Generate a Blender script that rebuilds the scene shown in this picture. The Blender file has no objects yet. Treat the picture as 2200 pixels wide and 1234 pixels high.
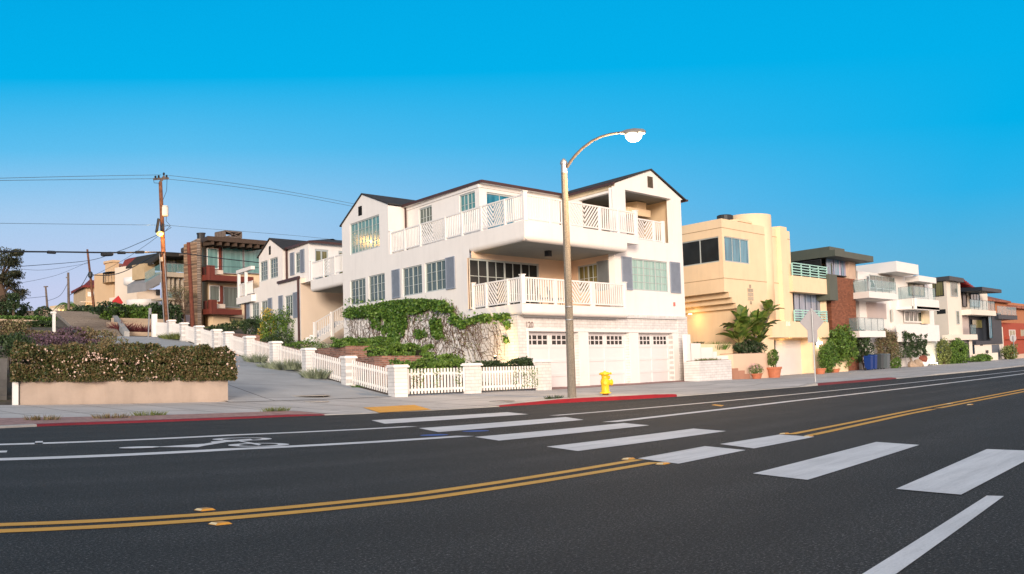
import bpy, math, random
import numpy as np
from mathutils import Vector, Matrix, noise

# ------------------------------------------------------------------ camera
SC = bpy.context.scene
COL = SC.collection
FPX = 2449.0                                  # photo pixels (2200 wide) per radian of the swept panorama
ROLL, PITCH, AZ, AZL = math.radians(1.797), math.radians(4.317), math.radians(39.0), math.radians(-30.6)


def view_dir(d):
    x, y, z = d
    c, s = math.cos(ROLL), math.sin(ROLL)
    x, z = c * x + s * z, -s * x + c * z
    c, s = math.cos(PITCH), math.sin(PITCH)
    y, z = c * y - s * z, s * y + c * z
    return Vector((x * math.sin(AZ) - y * -math.cos(AZ), -x * math.cos(AZ) + y * math.sin(AZ), z))


cam = bpy.data.cameras.new('camera')
cam_ob = bpy.data.objects.new('camera', cam)
COL.objects.link(cam_ob)
SC.camera = cam_ob
cam.type = 'PANO'
cam.clip_end = 6000
cam.clip_start = 0.05
cc = cam.cycles if hasattr(cam, 'cycles') else cam
cc.panorama_type = 'CENTRAL_CYLINDRICAL'
cc.central_cylindrical_range_u_min = -1100 / FPX
cc.central_cylindrical_range_u_max = 1100 / FPX
cc.central_cylindrical_range_v_min = -617 / FPX
cc.central_cylindrical_range_v_max = 617 / FPX
cc.central_cylindrical_radius = 1.0
_r, _f, _u = view_dir((1, 0, 0)), view_dir((0, 1, 0)), view_dir((0, 0, 1))
EYE = Vector((0, 0, 1.0))
cam_ob.matrix_world = Matrix(((_r.x, _u.x, -_f.x, 0), (_r.y, _u.y, -_f.y, 0), (_r.z, _u.z, -_f.z, 1.0), (0, 0, 0, 1)))

# ------------------------------------------------------------------ sky
SUN_EL, SUN_AZ = math.radians(10), math.radians(233)      # compass style: 0 = +Y, clockwise
world = bpy.data.worlds.new('World')
SC.world = world
world.use_nodes = True
nt = world.node_tree
N = nt.nodes
bg = N['Background']
geo = N.new('ShaderNodeTexCoord')
sep = N.new('ShaderNodeSeparateXYZ')
nt.links.new(geo.outputs['Generated'], sep.inputs[0])


def wmath(op, a, b=None, clamp=False):
    m = N.new('ShaderNodeMath')
    m.operation = op
    m.use_clamp = clamp
    for i, v in enumerate((a, b)):
        if v is None:
            continue
        if isinstance(v, (int, float)):
            m.inputs[i].default_value = v
        else:
            nt.links.new(v, m.inputs[i])
    return m.outputs[0]


def wramp(fac, stops):
    r = N.new('ShaderNodeValToRGB')
    while len(r.color_ramp.elements) < len(stops):
        r.color_ramp.elements.new(0.5)
    for e, (p, c) in zip(r.color_ramp.elements, stops):
        e.position = p
        e.color = (*c, 1)
    nt.links.new(fac, r.inputs[0])
    return r.outputs[0]


def wmix(f, a, b, mode='MIX'):
    m = N.new('ShaderNodeMix')
    m.data_type = 'RGBA'
    m.blend_type = mode
    for sock, v in ((m.inputs[0], f), (m.inputs[6], a), (m.inputs[7], b)):
        if isinstance(v, (int, float)):
            sock.default_value = v
        elif isinstance(v, tuple):
            sock.default_value = (*v, 1)
        else:
            nt.links.new(v, sock)
    return m.outputs[2]


el = sep.outputs[2]
# eastern (in front) sky: lilac near the hill top on the left, deep cyan-blue overhead and to the right
left = wramp(wmath('MULTIPLY', el, 2.0), [(0.0, (.49, .51, .67)), (.16, (.45, .505, .69)), (.286, (.31, .49, .70)), (.40, (.09, .42, .70)), (.52, (.0, .36, .68)), (.64, (.0, .33, .65)), (.76, (.0, .26, .53)), (.93, (.13, .22, .32))])
right = wramp(wmath('MULTIPLY', el, 2.0), [(0.0, (.10, .33, .50)), (.16, (.09, .36, .57)), (.286, (.02, .36, .66)), (.40, (.0, .355, .67)), (.52, (.0, .35, .67)), (.64, (.0, .33, .65)), (.76, (.0, .26, .53)), (.93, (.13, .22, .32))])
azf = wmath('ADD', wmath('MULTIPLY', sep.outputs[0], 2.5), -1.38, True)
front = wmix(azf, left, right)
# western (behind) sky: the afterglow that lights the house fronts
west = wramp(wmath('MULTIPLY', el, 1.4), [(0.0, (1.9, 1.18, .86)), (.10, (2.1, 1.45, 1.12)), (.30, (1.5, 1.25, 1.18)), (.6, (.80, .82, .92)), (1.0, (.40, .48, .62))])
backf = wmath('MULTIPLY', wmath('ADD', wmath('MULTIPLY', sep.outputs[1], -1.0), .15), 1.5, True)
sky_c = wmix(backf, front, west)
grain = N.new('ShaderNodeTexNoise')
grain.inputs['Scale'].default_value = 900
grain.inputs['Detail'].default_value = 1
nt.links.new(geo.outputs['Generated'], grain.inputs['Vector'])
gr = wmath('ADD', wmath('MULTIPLY', grain.outputs['Fac'], .09), .955)
sky_c = wmix(1.0, sky_c, gr, 'MULTIPLY')
nish = N.new('ShaderNodeTexSky')
nish.sky_type = 'NISHITA'
nish.sun_disc = False
nish.sun_elevation = SUN_EL
nish.sun_rotation = SUN_AZ
sky_c = wmix(0.0003, sky_c, nish.outputs[0], 'ADD')
nt.links.new(sky_c, bg.inputs[0])
bg.inputs[1].default_value = 1.0

sun = bpy.data.lights.new('sun', 'SUN')
sun.energy = 3.5
sun.angle = math.radians(14)
sun.color = (1, .86, .72)
sun_ob = bpy.data.objects.new('sun', sun)
COL.objects.link(sun_ob)
sd = Vector((math.sin(SUN_AZ) * math.cos(SUN_EL), math.cos(SUN_AZ) * math.cos(SUN_EL), math.sin(SUN_EL)))
sun_ob.rotation_euler = sd.to_track_quat('Z', 'Y').to_euler()
sun_ob.location = sd * 60
SC.view_settings.view_transform = 'Standard'
SC.view_settings.look = 'None'
SC.view_settings.exposure = 0.30
SC.view_settings.gamma = 1.0
SC.view_settings.use_curve_mapping = False
SC.cycles.max_bounces = 6
SC.cycles.use_denoising = True


# ------------------------------------------------------------------ geometry helpers
def ray(px, py):
    x, y = (px - 1100) / FPX, (617 - py) / FPX
    return view_dir(Vector((math.sin(x), math.cos(x), y)).normalized())


def on_y(px, py, Y):
    r = ray(px, py)
    return EYE + r * (Y / r.y)


def at_dist(px, py, dist):
    r = ray(px, py)
    return EYE + r * (dist / math.hypot(r.x, r.y))


def road_z(x):
    return -0.0045 * max(0.0, x - 20)


def on_fn(px, py, fn, t0=2.0, t1=400.0):
    """first meeting of a photo ray with the surface z = fn(x, y)"""
    r = ray(px, py)
    t = t0
    while t < t1:
        p = EYE + r * t
        if p.z < fn(p.x, p.y):
            a, b = t - .25, t
            for _ in range(25):
                m = (a + b) / 2
                q = EYE + r * m
                if q.z < fn(q.x, q.y):
                    b = m
                else:
                    a = m
            return EYE + r * b
        t += .25
    return EYE + r * t1


VL = Vector((math.sin(AZL) * math.sin(AZ) + math.cos(AZL) * math.cos(AZ), -math.sin(AZL) * math.cos(AZ) + math.cos(AZL) * math.sin(AZ), 0))
XD = Vector((1, 0, 0))
UP = Vector((0, 0, 1))


class Frame:
    """A vertical plane: s runs to the right as seen from the street, d outward."""

    def __init__(self, p, D):
        self.p = Vector((p[0], p[1], 0))
        self.D = Vector((D[0], D[1], 0)).normalized()
        self.N = Vector((self.D.y, -self.D.x, 0))

    def pt(self, s, z, d=0.0):
        return self.p + self.D * s + self.N * d + UP * z

    def at(self, px, py):
        r = ray(px, py)
        t = (self.p - EYE).dot(self.N) / r.dot(self.N)
        q = EYE + r * t
        return (q - self.p).dot(self.D), q.z

    def rect(self, x0, y0, x1, y1):
        """from the photo corners top left and bottom right: s0, s1, z0, z1"""
        a, b = self.at(x0, y0), self.at(x1, y1)
        return a[0], b[0], b[1], a[1]

    def off(self, d):
        return Frame(self.p + self.N * d, self.D)


class MB:
    def __init__(self):
        self.v, self.f = [], []

    def face(self, pts):
        n = len(self.v)
        self.v += [Vector(p) for p in pts]
        self.f.append(tuple(range(n, n + len(pts))))
        return self

    def hexa(self, a, b):
        """a, b: two quads (bottom and top loops)"""
        n = len(self.v)
        self.v += [Vector(p) for p in list(a) + list(b)]
        k = len(a)
        self.f.append(tuple(n + i for i in reversed(range(k))))
        self.f.append(tuple(n + k + i for i in range(k)))
        for i in range(k):
            j = (i + 1) % k
            self.f.append((n + i, n + j, n + k + j, n + k + i))
        return self

    def fb(self, F, s0, s1, z0, z1, d0, d1):
        return self.hexa([F.pt(s0, z0, d1), F.pt(s1, z0, d1), F.pt(s1, z0, d0), F.pt(s0, z0, d0)],
                         [F.pt(s0, z1, d1), F.pt(s1, z1, d1), F.pt(s1, z1, d0), F.pt(s0, z1, d0)])

    def box(self, x0, x1, y0, y1, z0, z1):
        return self.hexa([(x0, y0, z0), (x1, y0, z0), (x1, y1, z0), (x0, y1, z0)], [(x0, y0, z1), (x1, y0, z1), (x1, y1, z1), (x0, y1, z1)])

    def slab(self, poly, z0, z1):
        return self.hexa([(p[0], p[1], z0) for p in poly], [(p[0], p[1], z1) for p in poly])

    def bar(self, a, b, w, h=None, up=UP):
        a, b = Vector(a), Vector(b)
        h = h or w
        d = (b - a).normalized()
        s = d.cross(up)
        s = s.normalized() if s.length > 1e-4 else Vector((1, 0, 0))
        u = s.cross(d).normalized()
        q = lambda p: [p - s * w / 2 - u * h / 2, p + s * w / 2 - u * h / 2, p + s * w / 2 + u * h / 2, p - s * w / 2 + u * h / 2]
        return self.hexa(q(a), q(b))

    def tube(self, pts, r, n=8, cap=True):
        pts = [Vector(p) for p in pts]
        rr = r if isinstance(r, (list, tuple)) else [r] * len(pts)
        base = len(self.v)
        u = None
        for i, p in enumerate(pts):
            d = (pts[min(i + 1, len(pts) - 1)] - pts[max(i - 1, 0)]).normalized()
            if u is None:
                u = d.orthogonal().normalized()
            u = (u - d * u.dot(d))
            u = u.normalized() if u.length > 1e-6 else d.orthogonal().normalized()
            w = d.cross(u)
            for k in range(n):
                a = 2 * math.pi * k / n
                self.v.append(p + (u * math.cos(a) + w * math.sin(a)) * rr[i])
        for i in range(len(pts) - 1):
            for k in range(n):
                k2 = (k + 1) % n
                self.f.append((base + i * n + k, base + i * n + k2, base + (i + 1) * n + k2, base + (i + 1) * n + k))
        if cap:
            self.f.append(tuple(base + k for k in reversed(range(n))))
            self.f.append(tuple(base + (len(pts) - 1) * n + k for k in range(n)))
        return self

    def lathe(self, c, prof, n=16):
        c = Vector(c)
        base = len(self.v)
        for r, z in prof:
            for k in range(n):
                a = 2 * math.pi * k / n
                self.v.append(c + Vector((r * math.cos(a), r * math.sin(a), z)))
        for i in range(len(prof) - 1):
            for k in range(n):
                k2 = (k + 1) % n
                self.f.append((base + i * n + k, base + i * n + k2, base + (i + 1) * n + k2, base + (i + 1) * n + k))
        self.f.append(tuple(base + k for k in reversed(range(n))))
        self.f.append(tuple(base + (len(prof) - 1) * n + k for k in range(n)))
        return self

    def wall(self, F, s0, s1, z0, z1, holes=(), rec=.14, d=0.0):
        """a wall face with rectangular openings and their reveals"""
        S = sorted({s0, s1, *[h[0] for h in holes], *[h[1] for h in holes]})
        Z = sorted({z0, z1, *[h[2] for h in holes], *[h[3] for h in holes]})
        S = [s for s in S if s0 - 1e-6 <= s <= s1 + 1e-6]
        Z = [z for z in Z if z0 - 1e-6 <= z <= z1 + 1e-6]
        for a, b in zip(S, S[1:]):
            for c, e in zip(Z, Z[1:]):
                ms, mz = (a + b) / 2, (c + e) / 2
                if any(h[0] < ms < h[1] and h[2] < mz < h[3] for h in holes):
                    continue
                self.face([F.pt(a, c, d), F.pt(b, c, d), F.pt(b, e, d), F.pt(a, e, d)])
        for a, b, c, e in holes:
            for p, q in (((a, c), (b, c)), ((b, c), (b, e)), ((b, e), (a, e)), ((a, e), (a, c))):
                self.face([F.pt(*p, d), F.pt(*p, d - rec), F.pt(*q, d - rec), F.pt(*q, d)])
        return self

    def add(self, o):
        n = len(self.v)
        self.v += o.v
        self.f += [tuple(i + n for i in f) for f in o.f]
        return self

    def build(self, name, mat, parent=None, smooth=False):
        org = Vector((0, 0, 0))
        if parent is not None:
            org = parent.get('_o')
            org = Vector(org) if org is not None else Vector((0, 0, 0))
        else:
            if self.v:
                xs = [p.x for p in self.v]
                ys = [p.y for p in self.v]
                org = Vector((sum(xs) / len(xs), sum(ys) / len(ys), min(p.z for p in self.v)))
        me = bpy.data.meshes.new(name)
        me.from_pydata([tuple(p - org) for p in self.v], [], self.f)
        if smooth:
            me.polygons.foreach_set('use_smooth', [True] * len(me.polygons))
        me.materials.append(mat)
        me.update()
        o = bpy.data.objects.new(name, me)
        COL.objects.link(o)
        if parent is not None:
            o.parent = parent
        else:
            o.location = org
        o['_o'] = tuple(org)
        return o


def thing(name, label, cat, loc, group=None):
    o = bpy.data.objects.new(name, None)
    COL.objects.link(o)
    o.empty_display_size = .3
    o.location = loc
    o['_o'] = tuple(loc)
    o['label'] = label
    o['category'] = cat
    if group:
        o['group'] = group
    return o


def tag(o, label, cat, group=None):
    o['label'] = label
    o['category'] = cat
    if group:
        o['group'] = group
    return o


def structure(o):
    o['kind'] = 'structure'
    return o


def copy_thing(root, loc, label, rz=0, scale=None):
    def cp(o, par):
        c = o.copy()
        COL.objects.link(c)
        c.parent = par
        for ch in [x for x in COL.objects if x.parent == o]:
            cp(ch, c)
        return c
    r = cp(root, None)
    r.location = loc
    r.rotation_euler = (0, 0, rz)
    if scale:
        r.scale = scale if isinstance(scale, tuple) else (scale,) * 3
    r['label'] = label
    return r


# ------------------------------------------------------------------ materials
def srgb(r, g, b):
    f = lambda c: (c / 12.92 if c <= .04045 else ((c + .055) / 1.055) ** 2.4)
    return (f(r / 255), f(g / 255), f(b / 255))


class Mat:
    def __init__(self, name, color, rough=.8, spec=.3, metal=0.0):
        self.m = bpy.data.materials.new(name)
        self.m.use_nodes = True
        self.nt = self.m.node_tree
        self.b = self.nt.nodes['Principled BSDF']
        self.b.inputs['Roughness'].default_value = rough
        self.b.inputs['Metallic'].default_value = metal
        self.b.inputs['Specular IOR Level'].default_value = spec
        self.b.inputs['Base Color'].default_value = (*color, 1)
        self.col = (*color, 1)
        self.pos = None

    def n(self, t, **kw):
        x = self.nt.nodes.new(t)
        for k, v in kw.items():
            if k in x.inputs:
                x.inputs[k].default_value = v
            else:
                setattr(x, k, v)
        return x

    def l(self, a, b):
        self.nt.links.new(a, b)

    def P(self):
        if self.pos is None:
            self.pos = self.n('ShaderNodeNewGeometry').outputs['Position']
        return self.pos

    def noise(self, scale, detail=4, rough=.55, vec=None, sc=None):
        t = self.n('ShaderNodeTexNoise')
        t.inputs['Scale'].default_value = scale
        t.inputs['Detail'].default_value = detail
        t.inputs['Roughness'].default_value = rough
        v = vec or self.P()
        if sc:
            mp = self.n('ShaderNodeMapping')
            mp.inputs['Scale'].default_value = sc
            self.l(v, mp.inputs['Vector'])
            v = mp.outputs[0]
        self.l(v, t.inputs['Vector'])
        return t.outputs['Fac']

    def ramp(self, fac, stops):
        r = self.n('ShaderNodeValToRGB')
        while len(r.color_ramp.elements) < len(stops):
            r.color_ramp.elements.new(.5)
        for e, (p, c) in zip(r.color_ramp.elements, stops):
            e.position = p
            e.color = (*c, 1) if not isinstance(c, (int, float)) else (c, c, c, 1)
        self.l(fac, r.inputs[0])
        return r.outputs[0]

    def mix(self, f, a, b, mode='MIX'):
        m = self.n('ShaderNodeMix')
        m.data_type = 'RGBA'
        m.blend_type = mode
        for sock, v in ((m.inputs[0], f), (m.inputs[6], a), (m.inputs[7], b)):
            if isinstance(v, (int, float)):
                sock.default_value = v
            elif isinstance(v, tuple):
                sock.default_value = (*v[:3], 1)
            else:
                self.l(v, sock)
        return m.outputs[2]

    def setcol(self, c):
        self.l(c, self.b.inputs['Base Color'])
        return self

    def bump(self, h, strength=.3, dist=.02):
        b = self.n('ShaderNodeBump')
        b.inputs['Strength'].default_value = strength
        b.inputs['Distance'].default_value = dist
        self.l(h, b.inputs['Height'])
        if self.b.inputs['Normal'].is_linked:
            self.l(self.b.inputs['Normal'].links[0].from_socket, b.inputs['Normal'])
        self.l(b.outputs[0], self.b.inputs['Normal'])
        return self

    def wallvec(self, D):
        """horizontal run along D, height"""
        g = self.n('ShaderNodeVectorMath', operation='DOT_PRODUCT')
        self.l(self.P(), g.inputs[0])
        g.inputs[1].default_value = tuple(D)
        s = self.n('ShaderNodeSeparateXYZ')
        self.l(self.P(), s.inputs[0])
        c = self.n('ShaderNodeCombineXYZ')
        self.l(g.outputs['Value'], c.inputs[0])
        self.l(s.outputs[2], c.inputs[1])
        return c.outputs[0]


def m_plain(name, color, rough=.8, var=.12, scale=1.5, bump=.15, bscale=30, spec=.3, metal=0.0, streak=0.0):
    M = Mat(name, color, rough, spec, metal)
    a = tuple(c * (1 - var) for c in color)
    b = tuple(min(1, c * (1 + var * .6)) for c in color)
    c = M.ramp(M.noise(scale, 6, .6), [(.3, a), (.7, b)])
    if streak:
        st = M.ramp(M.noise(2.5, 5, .6, sc=(1, 1, .12)), [(.5, 1.0), (.8, 1 - streak)])
        c = M.mix(1.0, c, st, 'MULTIPLY')
    M.setcol(c)
    if bump:
        M.bump(M.noise(bscale, 3), bump, .01)
    return M.m


def m_brick(name, brick, mortar, D, w=.42, h=.14, var=.5, rough=.85, bump=.6, flake=None, msize=.012):
    M = Mat(name, brick, rough)
    t = M.n('ShaderNodeTexBrick')
    M.l(M.wallvec(D), t.inputs['Vector'])
    t.inputs['Color1'].default_value = (*[c * (1 - var * .5) for c in brick], 1)
    t.inputs['Color2'].default_value = (*[min(1, c * (1 + var * .5)) for c in brick], 1)
    t.inputs['Mortar'].default_value = (*mortar, 1)
    t.inputs['Scale'].default_value = 1
    t.inputs['Brick Width'].default_value = w
    t.inputs['Row Height'].default_value = h
    t.inputs['Mortar Size'].default_value = msize
    t.inputs['Mortar Smooth'].default_value = .3
    t.inputs['Bias'].default_value = 0
    c = t.outputs['Color']
    c = M.mix(1.0, c, M.ramp(M.noise(3, 5), [(.3, .82), (.7, 1.0)]), 'MULTIPLY')
    if flake:
        c = M.mix(M.ramp(M.noise(7, 5, .7, sc=(1, 1, 2.5)), [(.66, 0.0), (.7, 1.0)]), c, flake)
    M.setcol(c)
    M.bump(t.outputs['Fac'], -bump, .02)
    M.bump(M.noise(25, 4), .4, .01)
    return M.m


def m_leaf(name, stops, rough=.55, trans=.0):
    M = Mat(name, stops[0], rough, .35)
    g = M.n('ShaderNodeNewGeometry')
    k = len(stops)
    f = M.n('ShaderNodeMath', operation='ADD')
    mu = M.n('ShaderNodeMath', operation='MULTIPLY')
    M.l(M.noise(1.3, 3), mu.inputs[0])
    mu.inputs[1].default_value = .6
    m2 = M.n('ShaderNodeMath', operation='MULTIPLY')
    M.l(g.outputs['Random Per Island'], m2.inputs[0])
    m2.inputs[1].default_value = .75
    M.l(mu.outputs[0], f.inputs[0])
    M.l(m2.outputs[0], f.inputs[1])
    M.setcol(M.ramp(f.outputs[0], [(.12 + .82 * i / max(1, k - 1), c) for i, c in enumerate(stops)]))
    return M.m


def m_glass(name, color, rough=.16, spec=.45, curtain=None):
    """window glass with blinds or a dark room behind it, seen from the street"""
    M = Mat(name, color, rough, spec)
    if curtain:
        a, b, sc = curtain
        M.setcol(M.ramp(M.noise(2.2, 2, sc=sc), [(.4, a), (.6, b)]))
    else:
        M.setcol(M.ramp(M.noise(.8, 2), [(.35, tuple(c * .7 for c in color)), (.65, tuple(c * 1.25 for c in color))]))
    M.b.inputs['Coat Weight'].default_value = .06
    M.b.inputs['Coat Roughness'].default_value = .03
    M.bump(M.noise(.7, 1), .05, .05)
    return M.m


def m_clear(name, color, alpha=.35):
    M = Mat(name, color, .05, .8)
    M.b.inputs['Alpha'].default_value = alpha
    return M.m


def m_emit(name, color, s):
    M = Mat(name, color)
    M.b.inputs['Emission Color'].default_value = (*color, 1)
    M.b.inputs['Emission Strength'].default_value = s
    return M.m


def make_asphalt():
    M = Mat('asphalt', (.04, .042, .046), .82, .35)
    fine = M.noise(55, 4, .75)
    coarse = M.noise(21, 3, .8)
    c = M.ramp(fine, [(.38, (.003, .003, .003)), (.5, (.013, .0125, .0122)), (.58, (.042, .040, .038)), (.67, (.24, .23, .22))])
    c = M.mix(1.0, c, M.ramp(coarse, [(.40, .55), (.60, 1.4)]), 'MULTIPLY')
    big = M.ramp(M.noise(.35, 5, .6, sc=(.35, 1.6, 1)), [(.3, .72), (.7, 1.25)])
    c = M.mix(1.0, c, big, 'MULTIPLY')
    patch = M.ramp(M.noise(.9, 4, .6), [(.35, .85), (.65, 1.15)])
    c = M.mix(1.0, c, patch, 'MULTIPLY')
    # wheel-polished bands along the lanes
    sp = M.n('ShaderNodeSeparateXYZ')
    M.l(M.P(), sp.inputs[0])
    w = M.n('ShaderNodeMath', operation='SINE')
    k = M.n('ShaderNodeMath', operation='MULTIPLY')
    M.l(sp.outputs[1], k.inputs[0])
    k.inputs[1].default_value = 3.3
    M.l(k.outputs[0], w.inputs[0])
    c = M.mix(1.0, c, M.ramp(w.outputs[0], [(0.0, .86), (1.0, 1.16)]), 'MULTIPLY')
    # sparse cracks, sealed seams and oil drips
    v = M.n('ShaderNodeTexVoronoi', feature='DISTANCE_TO_EDGE')
    v.inputs['Scale'].default_value = .22
    wv = M.n('ShaderNodeVectorMath', operation='ADD')
    nn = M.n('ShaderNodeTexNoise')
    nn.inputs['Scale'].default_value = 1.1
    nn.inputs['Detail'].default_value = 5
    M.l(M.P(), nn.inputs['Vector'])
    ms = M.n('ShaderNodeVectorMath', operation='SCALE')
    ms.inputs['Scale'].default_value = 1.6
    M.l(nn.outputs['Color'], ms.inputs[0])
    M.l(M.P(), wv.inputs[0])
    M.l(ms.outputs[0], wv.inputs[1])
    M.l(wv.outputs[0], v.inputs['Vector'])
    crack = M.ramp(v.outputs['Distance'], [(.0012, 1.0), (.005, 0.0)])
    gate = M.ramp(M.noise(.28, 2), [(.5, 0.0), (.56, 1.0)])
    c = M.mix(M.mix(1.0, crack, gate, 'MULTIPLY'), c, (.004, .004, .004))
    oil = M.ramp(M.noise(2.6, 4, .6), [(.66, 1.0), (.76, .55)])
    c = M.mix(1.0, c, oil, 'MULTIPLY')
    M.setcol(c)
    M.bump(coarse, .6, .02)
    M.bump(fine, .7, .02)
    return M.m


def make_concrete(name, col, joint=1.5, D=XD, dark=.75):
    M = Mat(name, col, .9, .2)
    c = M.ramp(M.noise(.5, 6, .6), [(.3, tuple(x * .82 for x in col)), (.7, tuple(x * 1.1 for x in col))])
    c = M.mix(1.0, c, M.ramp(M.noise(30, 3, .7), [(.3, .88), (.7, 1.06)]), 'MULTIPLY')
    c = M.mix(1.0, c, M.ramp(M.noise(1.7, 5, .7), [(.28, dark), (.42, 1.0)]), 'MULTIPLY')
    if joint:
        t = M.n('ShaderNodeTexBrick')
        dv = M.n('ShaderNodeVectorMath', operation='DOT_PRODUCT')
        M.l(M.P(), dv.inputs[0])
        dv.inputs[1].default_value = tuple(D)
        dn = M.n('ShaderNodeVectorMath', operation='DOT_PRODUCT')
        M.l(M.P(), dn.inputs[0])
        dn.inputs[1].default_value = (-D[1], D[0], 0)
        cb = M.n('ShaderNodeCombineXYZ')
        M.l(dv.outputs['Value'], cb.inputs[0])
        M.l(dn.outputs['Value'], cb.inputs[1])
        M.l(cb.outputs[0], t.inputs['Vector'])
        t.offset = 0
        t.inputs['Color1'].default_value = (1, 1, 1, 1)
        t.inputs['Color2'].default_value = (.88, .88, .88, 1)
        t.inputs['Mortar'].default_value = (.28, .26, .24, 1)
        t.inputs['Scale'].default_value = 1
        t.inputs['Brick Width'].default_value = joint
        t.inputs['Row Height'].default_value = joint * 1.3
        t.inputs['Mortar Size'].default_value = .026
        c = M.mix(1.0, c, t.outputs['Color'], 'MULTIPLY')
    M.setcol(c)
    M.bump(M.noise(40, 3), .25, .01)
    return M.m


def make_paint(name, col, wear=.5):
    M = Mat(name, col, .7, .3)
    c = M.ramp(M.noise(60, 3, .7), [(.3, tuple(x * .86 for x in col)), (.6, col)])
    w = M.ramp(M.noise(9, 7, .8), [(.62, 0.0), (.70, wear)])
    c = M.mix(w, c, (.06, .058, .056))
    c = M.mix(1.0, c, M.ramp(M.noise(2.2, 5, .7, sc=(.25, 2.5, 1)), [(.4, 1.0), (.75, .74)]), 'MULTIPLY')
    c = M.mix(1.0, c, M.ramp(M.noise(1.2, 4, .6), [(.3, .86), (.7, 1.0)]), 'MULTIPLY')
    M.setcol(c)
    M.bump(M.noise(55, 4, .75), .5, .012)
    return M.m


ASPH = make_asphalt()
PAINT_W = make_paint('white_road_paint', (.78, .75, .74))
PAINT_Y = make_paint('yellow_road_paint', (.80, .40, .06), .3)
PAINT_R = make_paint('red_kerb_paint', (.30, .012, .022), .8)
PAINT_B = make_paint('blue_reflector', (.04, .12, .42), .2)
CONC = make_concrete('sidewalk_concrete', (.50, .48, .465), 1.8)
CONC_S = make_concrete('side_street_concrete', (.44, .435, .43), 4.5, VL, .85)
CONC_P = m_plain('plain_concrete', (.36, .35, .33), .9, .2, 2, .3)
EARTH = m_plain('earth', (.12, .085, .06), .95, .35, 2.5, .6, 12)
WHITE = m_plain('white_stucco', (.81, .765, .72), .85, .04, .8, .3, 30, streak=.07)
WHITE2 = m_plain('white_trim', (.77, .735, .70), .6, .03, 2, .05)
WHITE_B = m_brick('white_painted_brick', (.70, .67, .645), (.50, .48, .46), XD, .42, .13, .10, flake=(.40, .36, .33))
WHITE_BL = m_brick('white_painted_brick_side', (.70, .67, .645), (.50, .48, .46), VL, .42, .13, .10, flake=(.40, .36, .33))
DOORW = m_plain('white_door_paint', (.70, .665, .66), .45, .02, 2, .03)
SHUT = m_plain('grey_blue_shutter', (.25, .285, .345), .6, .08, 3, .05)
FRAMEG = m_plain('grey_green_frame', (.42, .46, .45), .6, .05, 3, .05)
SHINGLE = m_brick('dark_shingles', (.055, .05, .048), (.02, .018, .018), XD, .3, .055, .7)
SHINGLE_L = m_brick('dark_shingles_side', (.055, .05, .048), (.02, .018, .018), VL, .3, .055, .7)
GUTTER = m_plain('dark_red_brown_metal', (.065, .03, .028), .5, .2, 3, .05)
RBRICK = m_brick('old_red_brick', (.27, .125, .09), (.30, .26, .22), XD, .24, .08, .8, msize=.01)
RBRICK_L = m_brick('old_red_brick_side', (.27, .125, .09), (.30, .26, .22), VL, .24, .08, .8, msize=.01)
RPAVE = m_plain('red_brick_paving', (.33, .20, .18), .9, .4, 6, .5, 18)
GL_TEAL = m_glass('teal_glass', (.06, .20, .20), curtain=((.055, .19, .19), (.11, .28, .27), (1.2, 1.2, .15)))
GL_PALE = m_glass('pale_curtained_glass', (.22, .36, .34), curtain=((.20, .36, .33), (.30, .48, .43), (2.5, 2.5, .1)))
GL_DIM = m_glass('dim_green_glass', (.09, .14, .13), curtain=((.028, .055, .050), (.085, .125, .11), (2.5, 2.5, .15)))
GL_DARK = m_glass('dark_glass', (.016, .02, .022), .25, .2)
GL_BLUE = m_glass('blue_reflecting_glass', (.03, .16, .24), curtain=((.01, .14, .22), (.04, .23, .33), (1.4, 1.4, .2)))
GL_OLIVE = m_glass('olive_blind_glass', (.14, .13, .05), curtain=((.10, .10, .04), (.20, .18, .07), (3, 3, .1)))
CLEAR = m_clear('balcony_glass', (.20, .42, .46), .27)
METAL = m_plain('galvanised_metal', (.34, .35, .36), .5, .1, 6, .05, metal=.6)
DARKM = m_plain('dark_metal', (.025, .027, .03), .5, .2, 5, .05)
WOODP = m_plain('weathered_pole_wood', (.17, .075, .042), .9, .55, 5, .7, 25)
WOODG = m_plain('grey_brown_pole_wood', (.15, .115, .095), .9, .4, 5, .7, 25)
TERRA = m_plain('terracotta', (.48, .17, .09), .8, .15, 5, .2)
MINT = m_plain('mint_painted_steel', (.36, .62, .55), .5, .05, 5, .02)
YSTUC = m_plain('yellow_beige_stucco', (.82, .62, .40), .9, .06, .9, .25, 50, streak=.08)
BEIGE = m_plain('beige_stucco', (.55, .40, .30), .9, .10, 1.2, .3, 45)
RED_EMBLEM = m_plain('red_plate', (.6, .05, .05), .5, .05)
BLACK = m_plain('black_opening', (.01, .01, .01), .9, .1)

# ------------------------------------------------------------------ terrain
KERB = [(-200, 21.0), (-60, 21.2), (5, 21.2), (10.1, 21.5), (11.2, 22.1), (13, 22.6), (15.8, 22.9), (19.75, 23.16), (21.1, 22.75), (23.7, 22.8), (27.5, 22.85),
        (31.1, 22.7), (33.1, 21.8), (35.4, 21.27), (41.4, 21.2), (47.3, 20.65), (53.2, 20.2), (60.3, 19.9), (68.7, 19.3), (90, 20.2), (130, 21), (700, 21)]
KH = [(-200, .045), (19.3, .045), (20.6, .012), (27.0, .012), (29.0, .08), (31, .13), (35.2, .12), (36, .02), (45.5, .02), (46.5, .10), (55, .10), (56, .02), (60, .02), (61, .08), (700, .08)]
ZB = [(-200, .3), (40, .3), (51.7, .29), (56.8, .2), (61.5, .17), (70, .2), (91, .13), (105, .15), (126, .0), (180, -.35), (700, -2.6)]


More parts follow.
